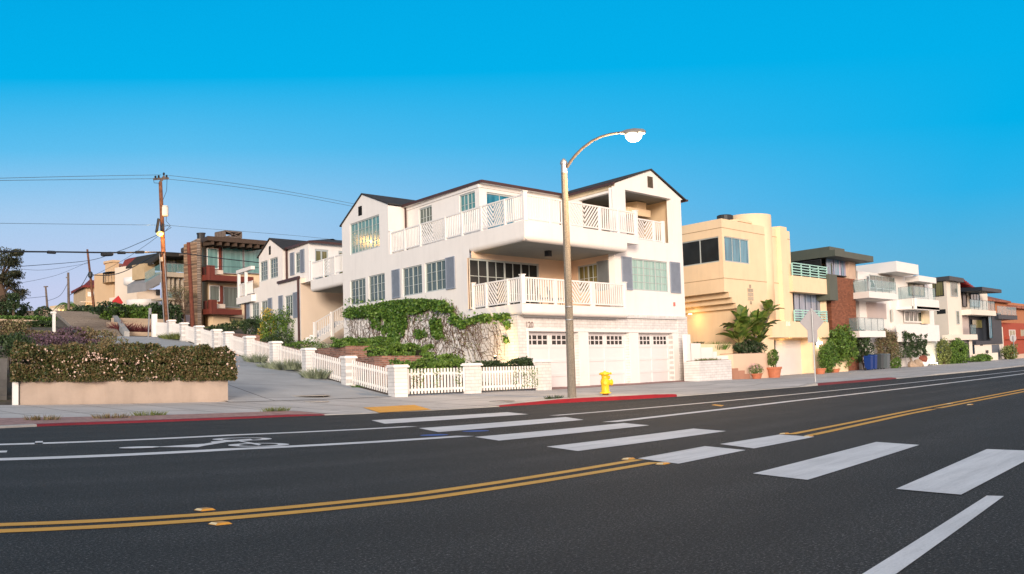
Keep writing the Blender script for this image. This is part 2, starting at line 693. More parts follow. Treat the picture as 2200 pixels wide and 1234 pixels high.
def lerp(tab, x):
    if x <= tab[0][0]:
        return tab[0][1]
    for (a, p), (b, q) in zip(tab, tab[1:]):
        if x <= b:
            return p + (q - p) * (x - a) / (b - a)
    return tab[-1][1]


def back_y(x):
    return 29.0 if x < 36 else min(30.3, 29.0 + (x - 36) * .5)


HILL = [(0, 0), (34, 3.42), (37.5, 3.55), (57, 6.15), (62, 6.3), (80, 6.6), (100, 7.6), (200, 10), (600, 14)]


def xs_of(x, y):
    return x - (y - 28.3) * VL.x / VL.y


def walk_z(x, y):
    yk, yb = lerp(KERB, x), back_y(x)
    k, b = road_z(x) + lerp(KH, x), lerp(ZB, x)
    if x < 20.6 and y < 24.4:
        return k + (.11 - k) * (y - yk) / (24.4 - yk)
    if x < 20.6:
        return .11 + (b - .11) * (y - 24.4) / (yb - 24.4)
    return k + (b - k) * min(1, (y - yk) / (yb - yk))


def gz(x, y):
    yk, yb = lerp(KERB, x), back_y(x)
    if y < yk:
        return road_z(x)
    if y < yb:
        return walk_z(x, y)
    t = (y - 29.0) / VL.y
    xs = xs_of(x, y)
    w = 1 - min(1, max(0, (xs - 40) / 8))
    if xs < 20.8 and t > 4:
        w *= 1 + lerp([(4, 0), (12, .55), (20, .45), (36, .16), (50, .0)], t) * min(1, (20.8 - xs) / .8)
    return lerp(ZB, x) + w * lerp(HILL, max(0, t)) * (1 if xs > -40 else max(.4, 1 + (xs + 40) / 200))


def on_ground(px, py):
    return on_fn(px, py, gz)


def grid_mesh(xs, ys, fz):
    b = MB()
    for x in xs:
        for y in ys:
            b.v.append(Vector((x, y, fz(x, y))))
    n = len(ys)
    for i in range(len(xs) - 1):
        for j in range(n - 1):
            b.f.append((i * n + j, (i + 1) * n + j, (i + 1) * n + j + 1, i * n + j + 1))
    return b


gx = [-2500, -900, -400, -200, -120, -80, -60, -45] + [-35 + 2.0 * i for i in range(60)] + [95, 110, 130, 170, 250, 400, 700, 1200, 2500]
gy = [-2500, -900, -300, -100, -40, -10, 10, 18] + [20 + 1.0 * i for i in range(90)] + [120, 140, 180, 250, 400, 900, 2500]


def terrain_z(x, y):
    z = gz(x, y) - .10
    if 5 < y < lerp(KERB, x) + 1 or y < 20:
        z -= .12
    return z + (noise.noise(Vector((x * .5, y * .5, 0))) * .10 if y > 33 and xs_of(x, y) < 20.5 else 0)


M_ = Mat('dry_garden_ground', (.1, .08, .06), .95)
c_ = M_.ramp(M_.noise(1.2, 6, .7), [(.3, (.060, .050, .038)), (.5, (.13, .10, .075)), (.62, (.10, .095, .045)), (.8, (.19, .16, .12))])
M_.setcol(c_)
M_.bump(M_.noise(8, 5, .7), .8, .06)
GROUND = M_.m
ground = structure(grid_mesh(gx, gy, terrain_z).build('ground', GROUND, smooth=True))

# the road: one sheet following the gentle fall to the right
rx = [-700, -300, -120, -60, -30, -10] + [2 * i for i in range(0, 60)] + [130, 160, 220, 320, 500, 700]
b = MB()
for i, x in enumerate(rx):
    for y in (-14, 0, 10, 18):
        b.v.append(Vector((x, y, road_z(x))))
    b.v.append(Vector((x, lerp(KERB, x) + .02, road_z(x))))
for i in range(len(rx) - 1):
    for j in range(4):
        b.f.append((i * 5 + j, (i + 1) * 5 + j, (i + 1) * 5 + j + 1, i * 5 + j + 1))
road = structure(b.build('road', ASPH))


def rp(px, py, dz=.004):
    p = on_fn(px, py, lambda x, y: road_z(x))
    return Vector((p.x, p.y, road_z(p.x) + dz))


def ribbon(pts, w, dz=.004, step=3.0):
    """a painted line on the road through metric points (x, y)"""
    q = []
    for (x0, y0), (x1, y1) in zip(pts, pts[1:]):
        k = max(1, int(abs(x1 - x0) / step))
        q += [(x0 + (x1 - x0) * i / k, y0 + (y1 - y0) * i / k) for i in range(k)]
    q.append(pts[-1])
    m = MB()
    for i, (x, y) in enumerate(q):
        m.v += [Vector((x, y - w / 2, road_z(x) + dz)), Vector((x, y + w / 2, road_z(x) + dz))]
    for i in range(len(q) - 1):
        m.f.append((2 * i, 2 * i + 2, 2 * i + 3, 2 * i + 1))
    return m


def px_line(pts, w, name, mat, ext=None):
    q = [tuple(rp(*p)[:2]) for p in pts]
    if ext:
        q = ([ext[0]] if ext[0] else []) + q + ([ext[1]] if ext[1] else [])
    return ribbon(q, w).build(name, mat, road)


# bike lane lines (white) and the double yellow centre line
px_line([(0, 956), (500, 935.5), (884, 917)], .34, 'white_line', PAINT_W, ((-120, 16.5), None))
px_line([(0, 988), (500, 966), (1000, 937.5)], .40, 'white_line', PAINT_W, ((-120, 14.0), None))
px_line([(1190, 893.5), (1700, 848.5), (2200, 796.5)], .30, 'white_line', PAINT_W, (None, (600, 15.5)))
px_line([(1310, 907.5), (1700, 862.5), (2200, 803.5)], .36, 'white_line', PAINT_W, (None, (600, 12.9)))
px_line([(0, 1129), (450, 1106), (900, 1062), (1100, 1033), (1372, 988.5)], .17, 'yellow_line', PAINT_Y, ((-100, 7.6), None))
px_line([(0, 1142.5), (450, 1118), (900, 1074), (1100, 1045), (1408, 994.5)], .17, 'yellow_line', PAINT_Y, ((-100, 7.2), None))
px_line([(1698, 934), (1950, 884.5), (2200, 837)], .17, 'yellow_line', PAINT_Y, (None, (600, 7.2)))
px_line([(1742, 936), (1950, 890.5), (2200, 842)], .17, 'yellow_line', PAINT_Y, (None, (600, 6.8)))
BARS = [[(798, 904), (827, 911.5), (1135, 891), (1090, 886.5)], [(900, 921), (942, 929.5), (1254, 903), (1215, 897)],
        [(1020, 940), (1072, 948), (1395, 915), (1340, 910)], [(1174, 961), (1241.5, 970.5), (1560, 927.5), (1490, 922)],
        [(1370, 986.5), (1457.5, 998), (1602, 968.5), (1515, 960)], [(1546.5, 955.5), (1620, 965), (1750, 940), (1675, 935)],
        [(1617.5, 1019), (1735, 1033), (1975, 957.5), (1882.5, 951)], [(1925, 1052.5), (2065, 1065), (2243, 971), (2120, 966.5)]]
for q in BARS:
    c_ = [rp(*p) for p in q]
    m = MB()
    for k in range(9):
        e = c_[0].lerp(c_[3], k / 8), c_[1].lerp(c_[2], k / 8)
        m.v += [Vector((v.x, v.y, road_z(v.x) + .006)) for v in e]
    for k in range(8):
        m.f.append((2 * k, 2 * k + 1, 2 * k + 3, 2 * k + 2))
    m.build('crosswalk_bar', PAINT_W, road)
a_, b_, c2_, d_ = rp(1855, 1234), rp(1927, 1234), rp(2157, 1067.5), rp(2120, 1066.5)
a_ += (a_ - d_) * .8
b_ += (b_ - c2_) * .8
MB().face([a_, b_, c2_, d_]).build('stop_line', PAINT_W, road)
# short ticks of the bike lane on the far left
MB().face([rp(74, 955), rp(92, 954.5), rp(92, 948.5), rp(76, 949)]).build('white_tick', PAINT_W, road)
MB().face([rp(-60, 975), rp(14, 973), rp(16, 969), rp(-60, 971)]).build('white_tick', PAINT_W, road)
MB().face([rp(1528, 871), rp(1550, 874), rp(1556, 871.5), rp(1536, 869.5)]).build('yellow_patch', PAINT_Y, road)


# bicycle symbol, long in the driving direction: rider's head to the left, wheels to the right
def flat_ring(pxc, pyc, ax, ay, w, wy, dz=.004):
    m = MB()
    c = rp(pxc, pyc, dz)
    n = 28
    for k in range(n):
        a = 2 * math.pi * k / n
        m.v += [c + Vector((math.cos(a) * ax, math.sin(a) * ay, 0)), c + Vector((math.cos(a) * (ax - w), math.sin(a) * (ay - wy), 0))]
    for k in range(n):
        j = (k + 1) % n
        m.f.append((2 * k, 2 * j, 2 * j + 1, 2 * k + 1))
    return m


bike = MB()


def wheel(px0, px1, py, ay, dz):
    a, b = rp(px0, py), rp(px1, py)
    m = MB()
    c = (a + b) / 2
    ax, n = (b - a).length / 2, 30
    e = (b - a).normalized()
    f = Vector((-e.y, e.x, 0))
    for k in range(n):
        t = 2 * math.pi * k / n
        m.v += [c + e * math.cos(t) * ax + f * math.sin(t) * ay + UP * dz, c + e * math.cos(t) * (ax - .17) + f * math.sin(t) * (ay - .13) + UP * dz]
    for k in range(n):
        j = (k + 1) % n
        m.f.append((2 * k, 2 * k + 1, 2 * j + 1, 2 * j))
    return m


bike.add(wheel(458, 583, 944.5, .46, .002)).add(wheel(492, 620, 957.0, .46, .0034))
kz = 0
for q in ([(452, 950), (458, 953), (545, 947), (538, 944)], [(430, 956), (440, 959), (500, 949), (490, 946.5)], [(500, 946), (508, 948.5), (556, 958.5), (562, 956)],
          [(328, 962.3), (425, 962.6), (446, 958), (436, 955.2), (380, 959)], [(300, 965.2), (330, 964.4), (328, 962.4), (304, 962.4)]):
    kz += 1
    bike.face([rp(*p, .004 + .0013 * kz) for p in q])
hd = rp(300, 963.6, .014)
bike.face([hd + Vector((math.cos(a) * .34, math.sin(a) * .20, 0)) for a in [2 * math.pi * k / 14 for k in range(14)]])
bike.build('bicycle_symbol', PAINT_W, road)
for pxy in ((933, 935.5), (1022, 927)):
    c = rp(*pxy, .004)
    MB().face([c + Vector((math.cos(a) * .24, math.sin(a) * .24, 0)) for a in [2 * math.pi * k / 18 for k in range(18)]]).build('blue_road_dot', PAINT_B, road)

# raised reflectors beside the centre line
refl = None
YREF = m_plain('yellow_reflector', (.50, .24, .035), .5, .1, 20, .1)
for i, (pxy, lab) in enumerate([((440, 1097), 'upper of the two yellow reflectors by the double line at the left'), ((473, 1127), 'lower of the two yellow reflectors by the double line at the left'),
                                ((1350, 987.5), 'yellow reflector where the near double line ends, on its far side'), ((1424, 998), 'yellow reflector where the near double line ends, on its near side'),
                                ((1685, 933), 'yellow reflector where the far double line begins, on its far side'), ((1737, 938.5), 'yellow reflector where the far double line begins, on its near side'),
                                ((2040, 868.5), 'small far yellow reflector beyond the double line at the right'), ((2084, 870.5), 'small far yellow reflector in front of the double line at the right')]):
    c = rp(*pxy, 0)
    if refl is None:
        refl = thing('road_reflector', lab, 'road reflector', c, 'raised reflectors along the centre line')
        o_ = refl
        m = MB()
        m.hexa([c + Vector(v) for v in ((-.068, -.052, .002), (.068, -.052, .002), (.068, .052, .002), (-.068, .052, .002))], [c + Vector(v) for v in ((-.045, -.038, .016), (.045, -.038, .016), (.045, .038, .016), (-.045, .038, .016))])
        m.build('reflector_body', YREF, refl)
        lens = MB().face([c + Vector(v) for v in ((-.067, -.042, .005), (-.048, -.035, .0165), (-.048, .035, .0165), (-.067, .042, .005))]).build('reflector_lens', m_plain('pale_lens', (.6, .5, .3), .2, .05), refl)
    else:
        copy_thing(refl, c, lab)

# kerb (red stretches are painted), sidewalk, parkway strip
def kerb_piece(x0, x1, mat, name):
    m = MB()
    xs = [x0]
    while xs[-1] < x1 - 1e-6:
        xs.append(min(x1, xs[-1] + 1.0))
    ring = []
    for x in xs:
        y, h = lerp(KERB, x), max(.014, lerp(KH, x))
        z = road_z(x)
        ring.append([Vector((x, y - .015, z - .05)), Vector((x, y, z + h - .012)), Vector((x, y + .015, z + h + .002)), Vector((x, y + .16, z + h + .008)), Vector((x, y + .16, z - .05))])
    for r in ring:
        m.v += r
    for i in range(len(ring) - 1):
        for j in range(4):
            a = i * 5
            m.f.append((a + j, a + 5 + j, a + 6 + j, a + 1 + j))
    m.f.append((0, 1, 2, 3, 4))
    e = (len(ring) - 1) * 5
    m.f.append((e + 4, e + 3, e + 2, e + 1, e))
    return structure(m.build(name, mat))


DRED = make_paint('worn_dark_red_paint', (.16, .03, .04), .9)
kerb_piece(-80, 11.3, CONC_P, 'kerb')
kerb_piece(11.3, 20.3, make_paint('dull_crimson_paint', (.20, .016, .03), .8), 'red_kerb')
kerb_piece(20.3, 27.4, CONC_P, 'kerb')
kerb_piece(27.4, 35.5, PAINT_R, 'red_kerb')
kerb_piece(35.5, 46.8, CONC_P, 'kerb')
kerb_piece(46.8, 55.5, DRED, 'red_kerb')
kerb_piece(55.5, 150, CONC_P, 'kerb')


def loft(x0, x1, ya, yb, dz, step=1.0):
    m = MB()
    xs = [x0]
    while xs[-1] < x1 - 1e-6:
        xs.append(min(x1, xs[-1] + step))
    K = 5
    for x in xs:
        a, c = ya(x), yb(x)
        for k in range(K + 1):
            y = a + (c - a) * k / K
            m.v.append(Vector((x, y, walk_z(x, y) + dz)))
    for i in range(len(xs) - 1):
        for k in range(K):
            a = i * (K + 1) + k
            m.f.append((a, a + K + 1, a + K + 2, a + 1))
    return m


structure(loft(-80, 20.6, lambda x: 24.4, back_y, .0).build('sidewalk', CONC))
structure(loft(20.6, 260, lambda x: lerp(KERB, x) + .15, lambda x: back_y(x) + .6, .004).build('sidewalk', CONC))
structure(loft(-80, 20.6, lambda x: lerp(KERB, x) + .15, lambda x: 24.4, .0).build('brick_parkway_strip', RPAVE))
q = [on_fn(*p, walk_z) for p in ((780, 877), (815, 888), (927, 881.5), (890, 871))]
structure(MB().face([p + UP * .014 for p in q]).build('yellow_tactile_pad', PAINT_Y))
# reddish brick apron in front of the garages
structure(loft(37.6, 57, lambda x: 28.9, lambda x: 30.6, .010).build('brick_apron', RPAVE))

# side street climbing away to the left, then its steps
SST = 38.0


def side_pt(xs, t, dz=0):
    x, y = xs + VL.x * t, 28.3 + VL.y * t
    return Vector((x, y, gz(x, y) + dz))


m = MB()
NT, NX = 40, 8
for i in range(NT + 1):
    t = .3 + (SST - .3) * i / NT
    for j in range(NX + 1):
        m.v.append(side_pt(21.2 + (28.5 - 21.2) * j / NX, t, .012))
for i in range(NT):
    for j in range(NX):
        a = i * (NX + 1) + j
        m.f.append((a, a + 1, a + NX + 2, a + NX + 1))
structure(m.build('side_street', CONC_S))


def manhole(name, px, py, r, label):
    c = on_ground(px, py)
    o = thing(name, label, 'manhole cover', c)
    c = c + UP * .018
    MB().lathe(c, [(r, -.015), (r, .004), (r * .93, .006), (r * .92, .002), (.01, .002)], 28).build('rim', CONC_P, o)
    l = MB().lathe(c, [(r * .9, 0), (r * .9, .007), (.01, .008)], 28)
    l.build('lid', m_plain('rusty_iron', (.10, .065, .055), .8, .4, 12, .8, 40), o)
    return o


manhole('manhole_cover', 663, 851, .75, 'large round rusty manhole cover in the side street')
manhole('manhole_cover', 679, 864, .42, 'smaller oval manhole cover just below the large one at the side street mouth')
manhole('manhole_cover', 1078, 863, .42, 'round iron cover in the sidewalk left of the lamp post')

# ------------------------------------------------------------------ building helpers
def window(F, s0, s1, z0, z1, nx, nz, parent, frame, glass, rec=.10, fr=.055, mun=.022, name='window', sill=None, mull=()):
    """a framed window set into its opening; its pane is a sub-part"""
    m = MB()
    f = F.off(-rec)
    m.fb(f, s0, s0 + fr, z0, z1, 0, .05).fb(f, s1 - fr, s1, z0, z1, 0, .05)
    m.fb(f, s0 + fr, s1 - fr, z0, z0 + fr, 0, .05).fb(f, s0 + fr, s1 - fr, z1 - fr, z1, 0, .05)
    a, b, c, d = s0 + fr, s1 - fr, z0 + fr, z1 - fr
    for i in range(1, nx):
        w = fr * .9 if i in mull else mun
        x = a + (b - a) * i / nx
        m.fb(f, x - w / 2, x + w / 2, c, d, -.004, .043 if i in mull else .03)
    for i in range(1, nz):
        z = c + (d - c) * i / nz
        m.fb(f, a, b, z - mun / 2, z + mun / 2, -.004, .027)
    if sill:
        m.fb(F, s0 - .06, s1 + .06, z0 - .07, z0 - .002, -rec, .05)
    o = m.build(name, frame, parent)
    g = MB().face([f.pt(a, c, .004), f.pt(b, c, .004), f.pt(b, d, .004), f.pt(a, d, .004)])
    g.build('pane', glass, o)
    return o


def shutter(F, s0, s1, z0, z1, parent, mat=SHUT, d=.02):
    m = MB()
    w = .055
    m.fb(F, s0, s0 + w, z0, z1, d, d + .05).fb(F, s1 - w, s1, z0, z1, d, d + .05)
    m.fb(F, s0 + w, s1 - w, z0, z0 + w, d, d + .05).fb(F, s0 + w, s1 - w, z1 - w, z1, d, d + .05)
    n = max(6, int((z1 - z0) / .055))
    for i in range(n):
        z = z0 + w + (z1 - z0 - 2 * w) * (i + .5) / n
        h = (z1 - z0) / n * .55
        a, b = s0 + w, s1 - w
        m.hexa([F.pt(a, z - h, d + .04), F.pt(b, z - h, d + .04), F.pt(b, z - h + .008, d + .045), F.pt(a, z - h + .008, d + .045)],
               [F.pt(a, z + h - .008, d + .008), F.pt(b, z + h - .008, d + .008), F.pt(b, z + h, d + .012), F.pt(a, z + h, d + .012)])
    return m.build('shutter', mat, parent)


def railing(F, s0, s1, z0, h, parent, kinds, mat, post_ends=(True, True), d=0.0, cap=True):
    """kinds: list of (width weight, 'b' balusters | 'v' chevron)"""
    tot = sum(k[0] for k in kinds)
    s = s0
    pw = .11
    edges = [s0]
    for w, kd in kinds:
        e = s + (s1 - s0) * w / tot
        a, b = s + pw / 2, e - pw / 2
        m = MB()
        m.fb(F, a, b, z0 + h - .07, z0 + h, d - .035, d + .035)
        m.fb(F, a, b, z0 + .08, z0 + .14, d - .03, d + .03)
        if kd == 'b':
            n = max(2, int(round((b - a) / .18)))
            for i in range(n):
                x = a + (b - a) * (i + .5) / n
                m.fb(F, x - .032, x + .032, z0 + .14, z0 + h - .07, d - .02, d + .02)
            nm = 'baluster_panel'
        else:
            c = (a + b) / 2
            zb, zt = z0 + .14, z0 + h - .07
            H = zt - zb
            stp = .215
            for side in (-1, 1):
                k = -int((c - a) / stp) - 2
                while k * stp < H + .1:
                    # a slat rising outward at 45 degrees from the centre line
                    x0, y0, x1, y1 = 0, k * stp, (c - a), k * stp + (c - a)
                    if y0 < 0:
                        x0, y0 = -y0, 0
                    if y1 > H:
                        x1, y1 = x1 - (y1 - H), H
                    if x1 - x0 > .05:
                        p = F.pt(c + side * x0, zb + y0, d)
                        q = F.pt(c + side * x1, zb + y1, d)
                        m.bar(p, q, .03, .065)
                    k += 1
            m.fb(F, a, a + .04, zb, zt, d - .02, d + .02).fb(F, b - .04, b, zb, zt, d - .02, d + .02)
            nm = 'chevron_panel'
        m.build(nm, mat, parent)
        s = e
        edges.append(e)
    for i, e in enumerate(edges):
        if (i == 0 and not post_ends[0]) or (i == len(edges) - 1 and not post_ends[1]):
            continue
        big = i in (0, len(edges) - 1)
        w = .17 if big else .11
        m = MB().fb(F, e - w / 2, e + w / 2, z0 + .0, z0 + h + (.06 if big else 0), d - w / 2, d + w / 2)
        if big and cap:
            m.fb(F, e - w / 2 - .03, e + w / 2 + .03, z0 + h + .062, z0 + h + .10, d - w / 2 - .03, d + w / 2 + .03)
        m.build('railing_post', mat, parent)


def glass_rail(F, s0, s1, z0, z1, parent, n=3, mat=None, glass=None, d=0.0, name='glass_railing'):
    m = MB()
    m.fb(F, s0, s1, z1 - .03, z1, d - .02, d + .02)
    for i in range(n + 1):
        x = s0 + (s1 - s0) * i / n
        m.fb(F, x - .018, x + .018, z0, z1 - .03, d - .018, d + .018)
    o = m.build(name, mat or METAL, parent)
    MB().fb(F, s0 + .02, s1 - .02, z0 + .03, z1 - .04, d - .006, d + .006).build('glass_panel', glass or CLEAR, o)
    return o


def pipe(pts, r, parent, name='drainpipe', mat=None):
    return MB().tube(pts, r, 8).build(name, mat or GUTTER, parent)


def poly_xy(F, pts, z):
    return [F.pt(s, z, d) for s, d in pts]


def roof_slab(m, quad, th=.16):
    """a sloping roof plane with thickness; quad lies on top"""
    q = [Vector(p) for p in quad]
    m.hexa([p - UP * th for p in q], q)


def garage_door(F, s0, s1, z0, z1, parent, rec=.28, mat=DOORW, glassrows=True):
    f = F.off(-rec)
    m = MB()
    m.fb(f, s0, s1, z0, z1, -.05, 0)
    c = (s0 + s1) / 2
    H = z1 - z0
    fr = .13
    # raised stiles and rails leave recessed panels
    for a, b in ((s0, s0 + fr), (c - fr / 2, c + fr / 2), (s1 - fr, s1)):
        m.fb(f, a, b, z0, z1, .0, .03)
    for k in range(5):
        z = z0 + H * k / 4
        za, zb = (z0, z0 + .1) if k == 0 else ((z1 - .1, z1) if k == 4 else (z - .06, z + .06))
        for a, b in ((s0 + fr, c - fr / 2), (c + fr / 2, s1 - fr)):
            m.fb(f, a, b, za, zb, .0, .028)
    o = m.build('garage_door', mat, parent)
    if glassrows:
        za, zb = z0 + H * .775, z1 - .13
        for a, b in ((s0 + fr + .08, c - fr / 2 - .08), (c + fr / 2 + .08, s1 - fr - .08)):
            g = MB()
            for i in range(4):
                for j in range(2):
                    x0, x1 = a + (b - a) * (i + .08) / 4, a + (b - a) * (i + .92) / 4
                    y0, y1 = za + (zb - za) * (j + .07) / 2, za + (zb - za) * (j + .93) / 2
                    g.face([f.pt(x0, y0, .0035), f.pt(x1, y0, .0035), f.pt(x1, y1, .0035), f.pt(x0, y1, .0035)])
            g.build('door_window', GL_DARK, o)
            fm = MB()
            for i in range(5):
                x = a + (b - a) * i / 4
                fm.fb(f, x - .025, x + .025, za, zb, .001, .026)
            for j in range(3):
                z = za + (zb - za) * j / 2
                fm.fb(f, a, b, z - .022, z + .022, .001, .024)
            fm.build('door_window_frame', mat, o)
    return o


def text_obj(body, F, s, z, size, d, mat, parent, name, depth=.01):
    cu = bpy.data.curves.new(name, 'FONT')
    cu.body = body
    cu.size = size
    cu.extrude = depth
    tmp = bpy.data.objects.new('tmp', cu)
    COL.objects.link(tmp)
    bpy.context.view_layer.update()
    me = bpy.data.meshes.new_from_object(tmp)
    bpy.data.objects.remove(tmp)
    m = MB()
    for v in me.vertices:
        m.v.append(F.pt(s + v.co.x, z + v.co.y, d + v.co.z))
    for p in me.polygons:
        m.f.append(tuple(p.vertices))
    return m.build(name, mat, parent)


# ------------------------------------------------------------------ the white corner house
YG = 30.3
CX = on_y(1112, 700, YG)
CO = Vector((CX.x, YG, 0))                       # its sharp street corner
FG = Frame((0, YG), (1, 0))                      # street front, s = world x
FL = Frame(CO, -VL)                              # side-street front, s = -t


def side(t):
    return CO + VL * t


house = thing('white_house', 'large white three-storey corner house with garages, balconies and chevron railings', 'house', CO + UP * .3)
m = MB()
# side-street front: t from 0 to 19.5
RL = lambda *a: FL.rect(*a)
wl = [(-18.44, -16.24, 5.07, 6.49), (-15.80, -13.62, 5.07, 6.51), (-11.39, -9.11, 5.07, 6.52), (-8.76, -6.46, 5.07, 6.52)]
big = (-18.32, -14.19, 7.97, 9.74)
m.wall(FL, -4.1, 0, -1, 3.45)
m.wall(FL, -13.0, -4.1, -1, 7.42, wl[2:])
m.wall(FL, -19.55, -13.0, -1, 9.83, wl[:2] + [big])
# gable over the left block
m.face([FL.pt(-19.55, 9.83), FL.pt(-13.0, 9.83), FL.pt(-13.0, 10.12), FL.pt(-16.4, 11.17), FL.pt(-19.55, 9.84)])
# far end, return beside the deck, set-back walls
e0, e1 = side(19.55), side(19.55) + XD * 9
m.face([e1 - UP, e0 - UP, e0 + UP * 9.8, e1 + UP * 9.8])
FR1 = Frame(side(13.0), XD)
m.wall(FR1, 0, 1.4, 7.3, 10.05)
WC0 = side(13.0) + XD * 1.38
FC = Frame(WC0, -VL)                              # set-back wall along the side street
cwin = [(1.55, 3.08, 8.2, 9.75), (6.1, 7.71, 8.2, 9.77)]
LC = 8.14
m.wall(FC, 0, LC, 7.3, 10.05, cwin)
E1 = FC.pt(LC, 0)
FB = Frame((E1.x, E1.y), XD)
LB = 47.35 - E1.x
bwin = (.55, 2.70, 7.45, 9.70)
m.wall(FB, 0, LB, 7.3, 10.05, [bwin])
# street front, ground floor with three garage openings
gb = MB()
gd = [(38.42, 42.1, .2, 2.76), (42.85, 46.3, .2, 2.75), (47.1, 50.4, .2, 2.74)]
gb.wall(FG, CO.x, 51.8, .1, 3.44, gd, .30)
gb.fb(FG, 38.6, 51.80, 3.46, 3.62, .0, .10)
gb.face([FL.pt(-4.1, -.5, .012), FL.pt(0, -.5, .012), FL.pt(0, 3.44, .012), FL.pt(-4.1, 3.44, .012)])
gb.build('painted_brick_wall', WHITE_B, house)
# brick quoin of the right end, slightly proud
MB().fb(FG, 50.92, 51.86, .15, 3.45, .002, .05).build('brick_pier', WHITE_B, house)
trim = MB()
for a, b, c, d in gd:
    trim.fb(FG, a - .10, a, .2, d + .001, .001, .036)
    trim.fb(FG, b, {42.1: 42.75, 46.3: 47.0}.get(b, 50.9), .2, d + .001, .001, .032)
trim.fb(FG, 38.3, 50.9, 2.77, 2.90, .002, .05)
trim.build('garage_trim', WHITE2, house)
for a, b, c, d in gd:
    garage_door(FG, a, b - .0, .2, d, house)
# middle and top floors right of the loggia, gable above, porch opening at the top
XL, XR = 45.29, 51.8
w3 = (46.78, 50.22, 4.86, 6.43)
m.wall(FG, XL, XR, 3.62, 9.83, [w3, (46.45, 50.85, 7.42, 9.78)], .3)
m.face([FG.pt(45.5, 9.83), FG.pt(XR, 9.83), FG.pt(52.0, 9.86), FG.pt(48.85, 11.05), FG.pt(45.6, 10.02)])
m.fb(FG, XL - .0, XL + .5, 3.9, 6.6, -.35, -.002)     # end of the loggia pier
# right end wall and rear walls
r0 = Vector((XR, YG, 0))
m.face([r0 - UP, r0 + VL * 19 - UP, r0 + VL * 19 + UP * 9.83, r0 + UP * 9.83])
bk = side(19.55) + XD * 9
m.face([r0 + VL * 19 - UP, bk - UP, bk + UP * 9.8, r0 + VL * 19 + UP * 9.8])
# loggia interior (middle floor)
YB = 34.0
lb = on_y(1014, 600, YB)
sx0, sx1 = side((YB - YG) / VL.y).x + .02, XL + VL.x / VL.y * (YB - YG)
FLG = Frame((0, YB), (1, 0))
lgw = (38.95, 44.15, 3.96, 6.30)
lgm = MB()
lgm.wall(FLG, sx0, sx1, 3.9, 6.6, [lgw])
FRS = Frame((sx1, YB), -VL)
LRS = (YB - YG) / VL.y
sw = FRS.rect(1240, 562, 1284, 602)
lgm.wall(FRS, 0, LRS, 3.9, 6.6, [(sw[0], sw[1], 4.9, 6.25)])
PEACH = m_plain('peach_stucco_wall', (.80, .60, .44), .9, .04, .8, .15)
lgm.build('loggia_wall', PEACH, house)
m.build('wall', WHITE, house)

# deck slab over the loggia and the balcony slab below it
YU, YL_ = 29.55, 29.88
cu, cl = side(-.8), side(-.42)
sl = MB()
pu = [cu, Vector((45.3, YU, 0)), Vector((45.3, YG, 0)), Vector((XL + 1.5, YB + .3, 0)), side((YB + .3 - YG) / VL.y), ]
n_ = 6


def rounded_slab(m, edge, z0, z1, r=.22):
    """outer face with a rounded lower lip following a polyline edge"""
    for a, b in zip(edge, edge[1:]):
        d = (b - a).normalized()
        nn = Vector((d.y, -d.x, 0))
        prof = [(0, z1)] + [(-r + r * math.cos(k * math.pi / 2 / 6), z0 + r - r * math.sin(k * math.pi / 2 / 6)) for k in range(7)]
        for (o0, h0), (o1, h1) in zip(prof, prof[1:]):
            e0, e1 = a + nn * o0, b + nn * o0
            g0, g1 = a + nn * o1, b + nn * o1
            m.face([e0 + UP * h0, g0 + UP * h1, g1 + UP * h1, e1 + UP * h0])


# upper deck: front edge at YU, left edge flush with the side front
fl = side(4.1)
rounded_slab(sl, [fl, cu, Vector((45.3, YU, 0))], 6.56, 7.42)
sl.face([Vector((45.3, YU, 6.78)), Vector((45.3, YG, 6.78)), Vector((45.3, YG, 7.42)), Vector((45.3, YU, 7.42))])
inn = .21
cin = cu + Vector((inn * .9, inn, 0))
sof = MB()
sof.face([cin + UP * 6.562, Vector((45.3, YU + inn, 6.562)), Vector((XL + 1.6, YB + .1, 6.562)), side((YB + .1 - YG) / VL.y) + Vector((inn, 0, 6.562))])
sl.face([cu + UP * 7.42, Vector((45.3, YU, 7.42)), Vector((45.3, YG, 7.42)), FG.pt(47.4, 7.42), Vector((47.6, 35.0, 7.42)), WC0 + UP * 7.42, side(13.0) + UP * 7.42])
sl.fb(FG, 45.302, 46.36, 7.0, 7.42, .0, YG - YU)
sl.fb(FG, 46.36, 47.3, 7.30, 7.42, .0, .10)
sl.build('deck_slab', WHITE, house)
SOFF = m_plain('grey_soffit', (.30, .305, .28), .9, .06)  # undersides in a darker grey than the slabs
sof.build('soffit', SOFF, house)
sl = MB()
fl = side(4.1)
rounded_slab(sl, [fl, cl, Vector((45.62, YL_, 0))], 3.45, 3.93, .16)
sl.face([Vector((45.62, YL_, 3.6)), Vector((45.62, YG, 3.6)), Vector((45.62, YG, 3.93)), Vector((45.62, YL_, 3.93))])
sl.face([cl + UP * 3.93, Vector((45.62, YL_, 3.93)), Vector((45.62, YG, 3.93)), Vector((sx1, YB, 3.93)), side((YB - YG) / VL.y) + UP * 3.93])
ci = cl + Vector((.14, .16, 0))
sl.face([Vector((45.62, YL_ + .16, 3.452)), ci + UP * 3.452, CO + Vector((.1, .1, 3.452)), Vector((45.62, YG, 3.452))])
sl.build('balcony_slab', WHITE, house)
gm = MB()
gm.tube([side(-.30) + UP * 3.40 + Vector((.3, .1, 0)), Vector((45.0, YL_ + .25, 3.40))], .035, 6)
gm.build('conduit', METAL, house)
# ceiling light in the loggia
lz = on_y(1178, 531, 31.5)
MB().box(lz.x - .12, lz.x + .12, 31.4, 31.64, 6.30, 6.56).build('ceiling_lantern', DARKM, house)

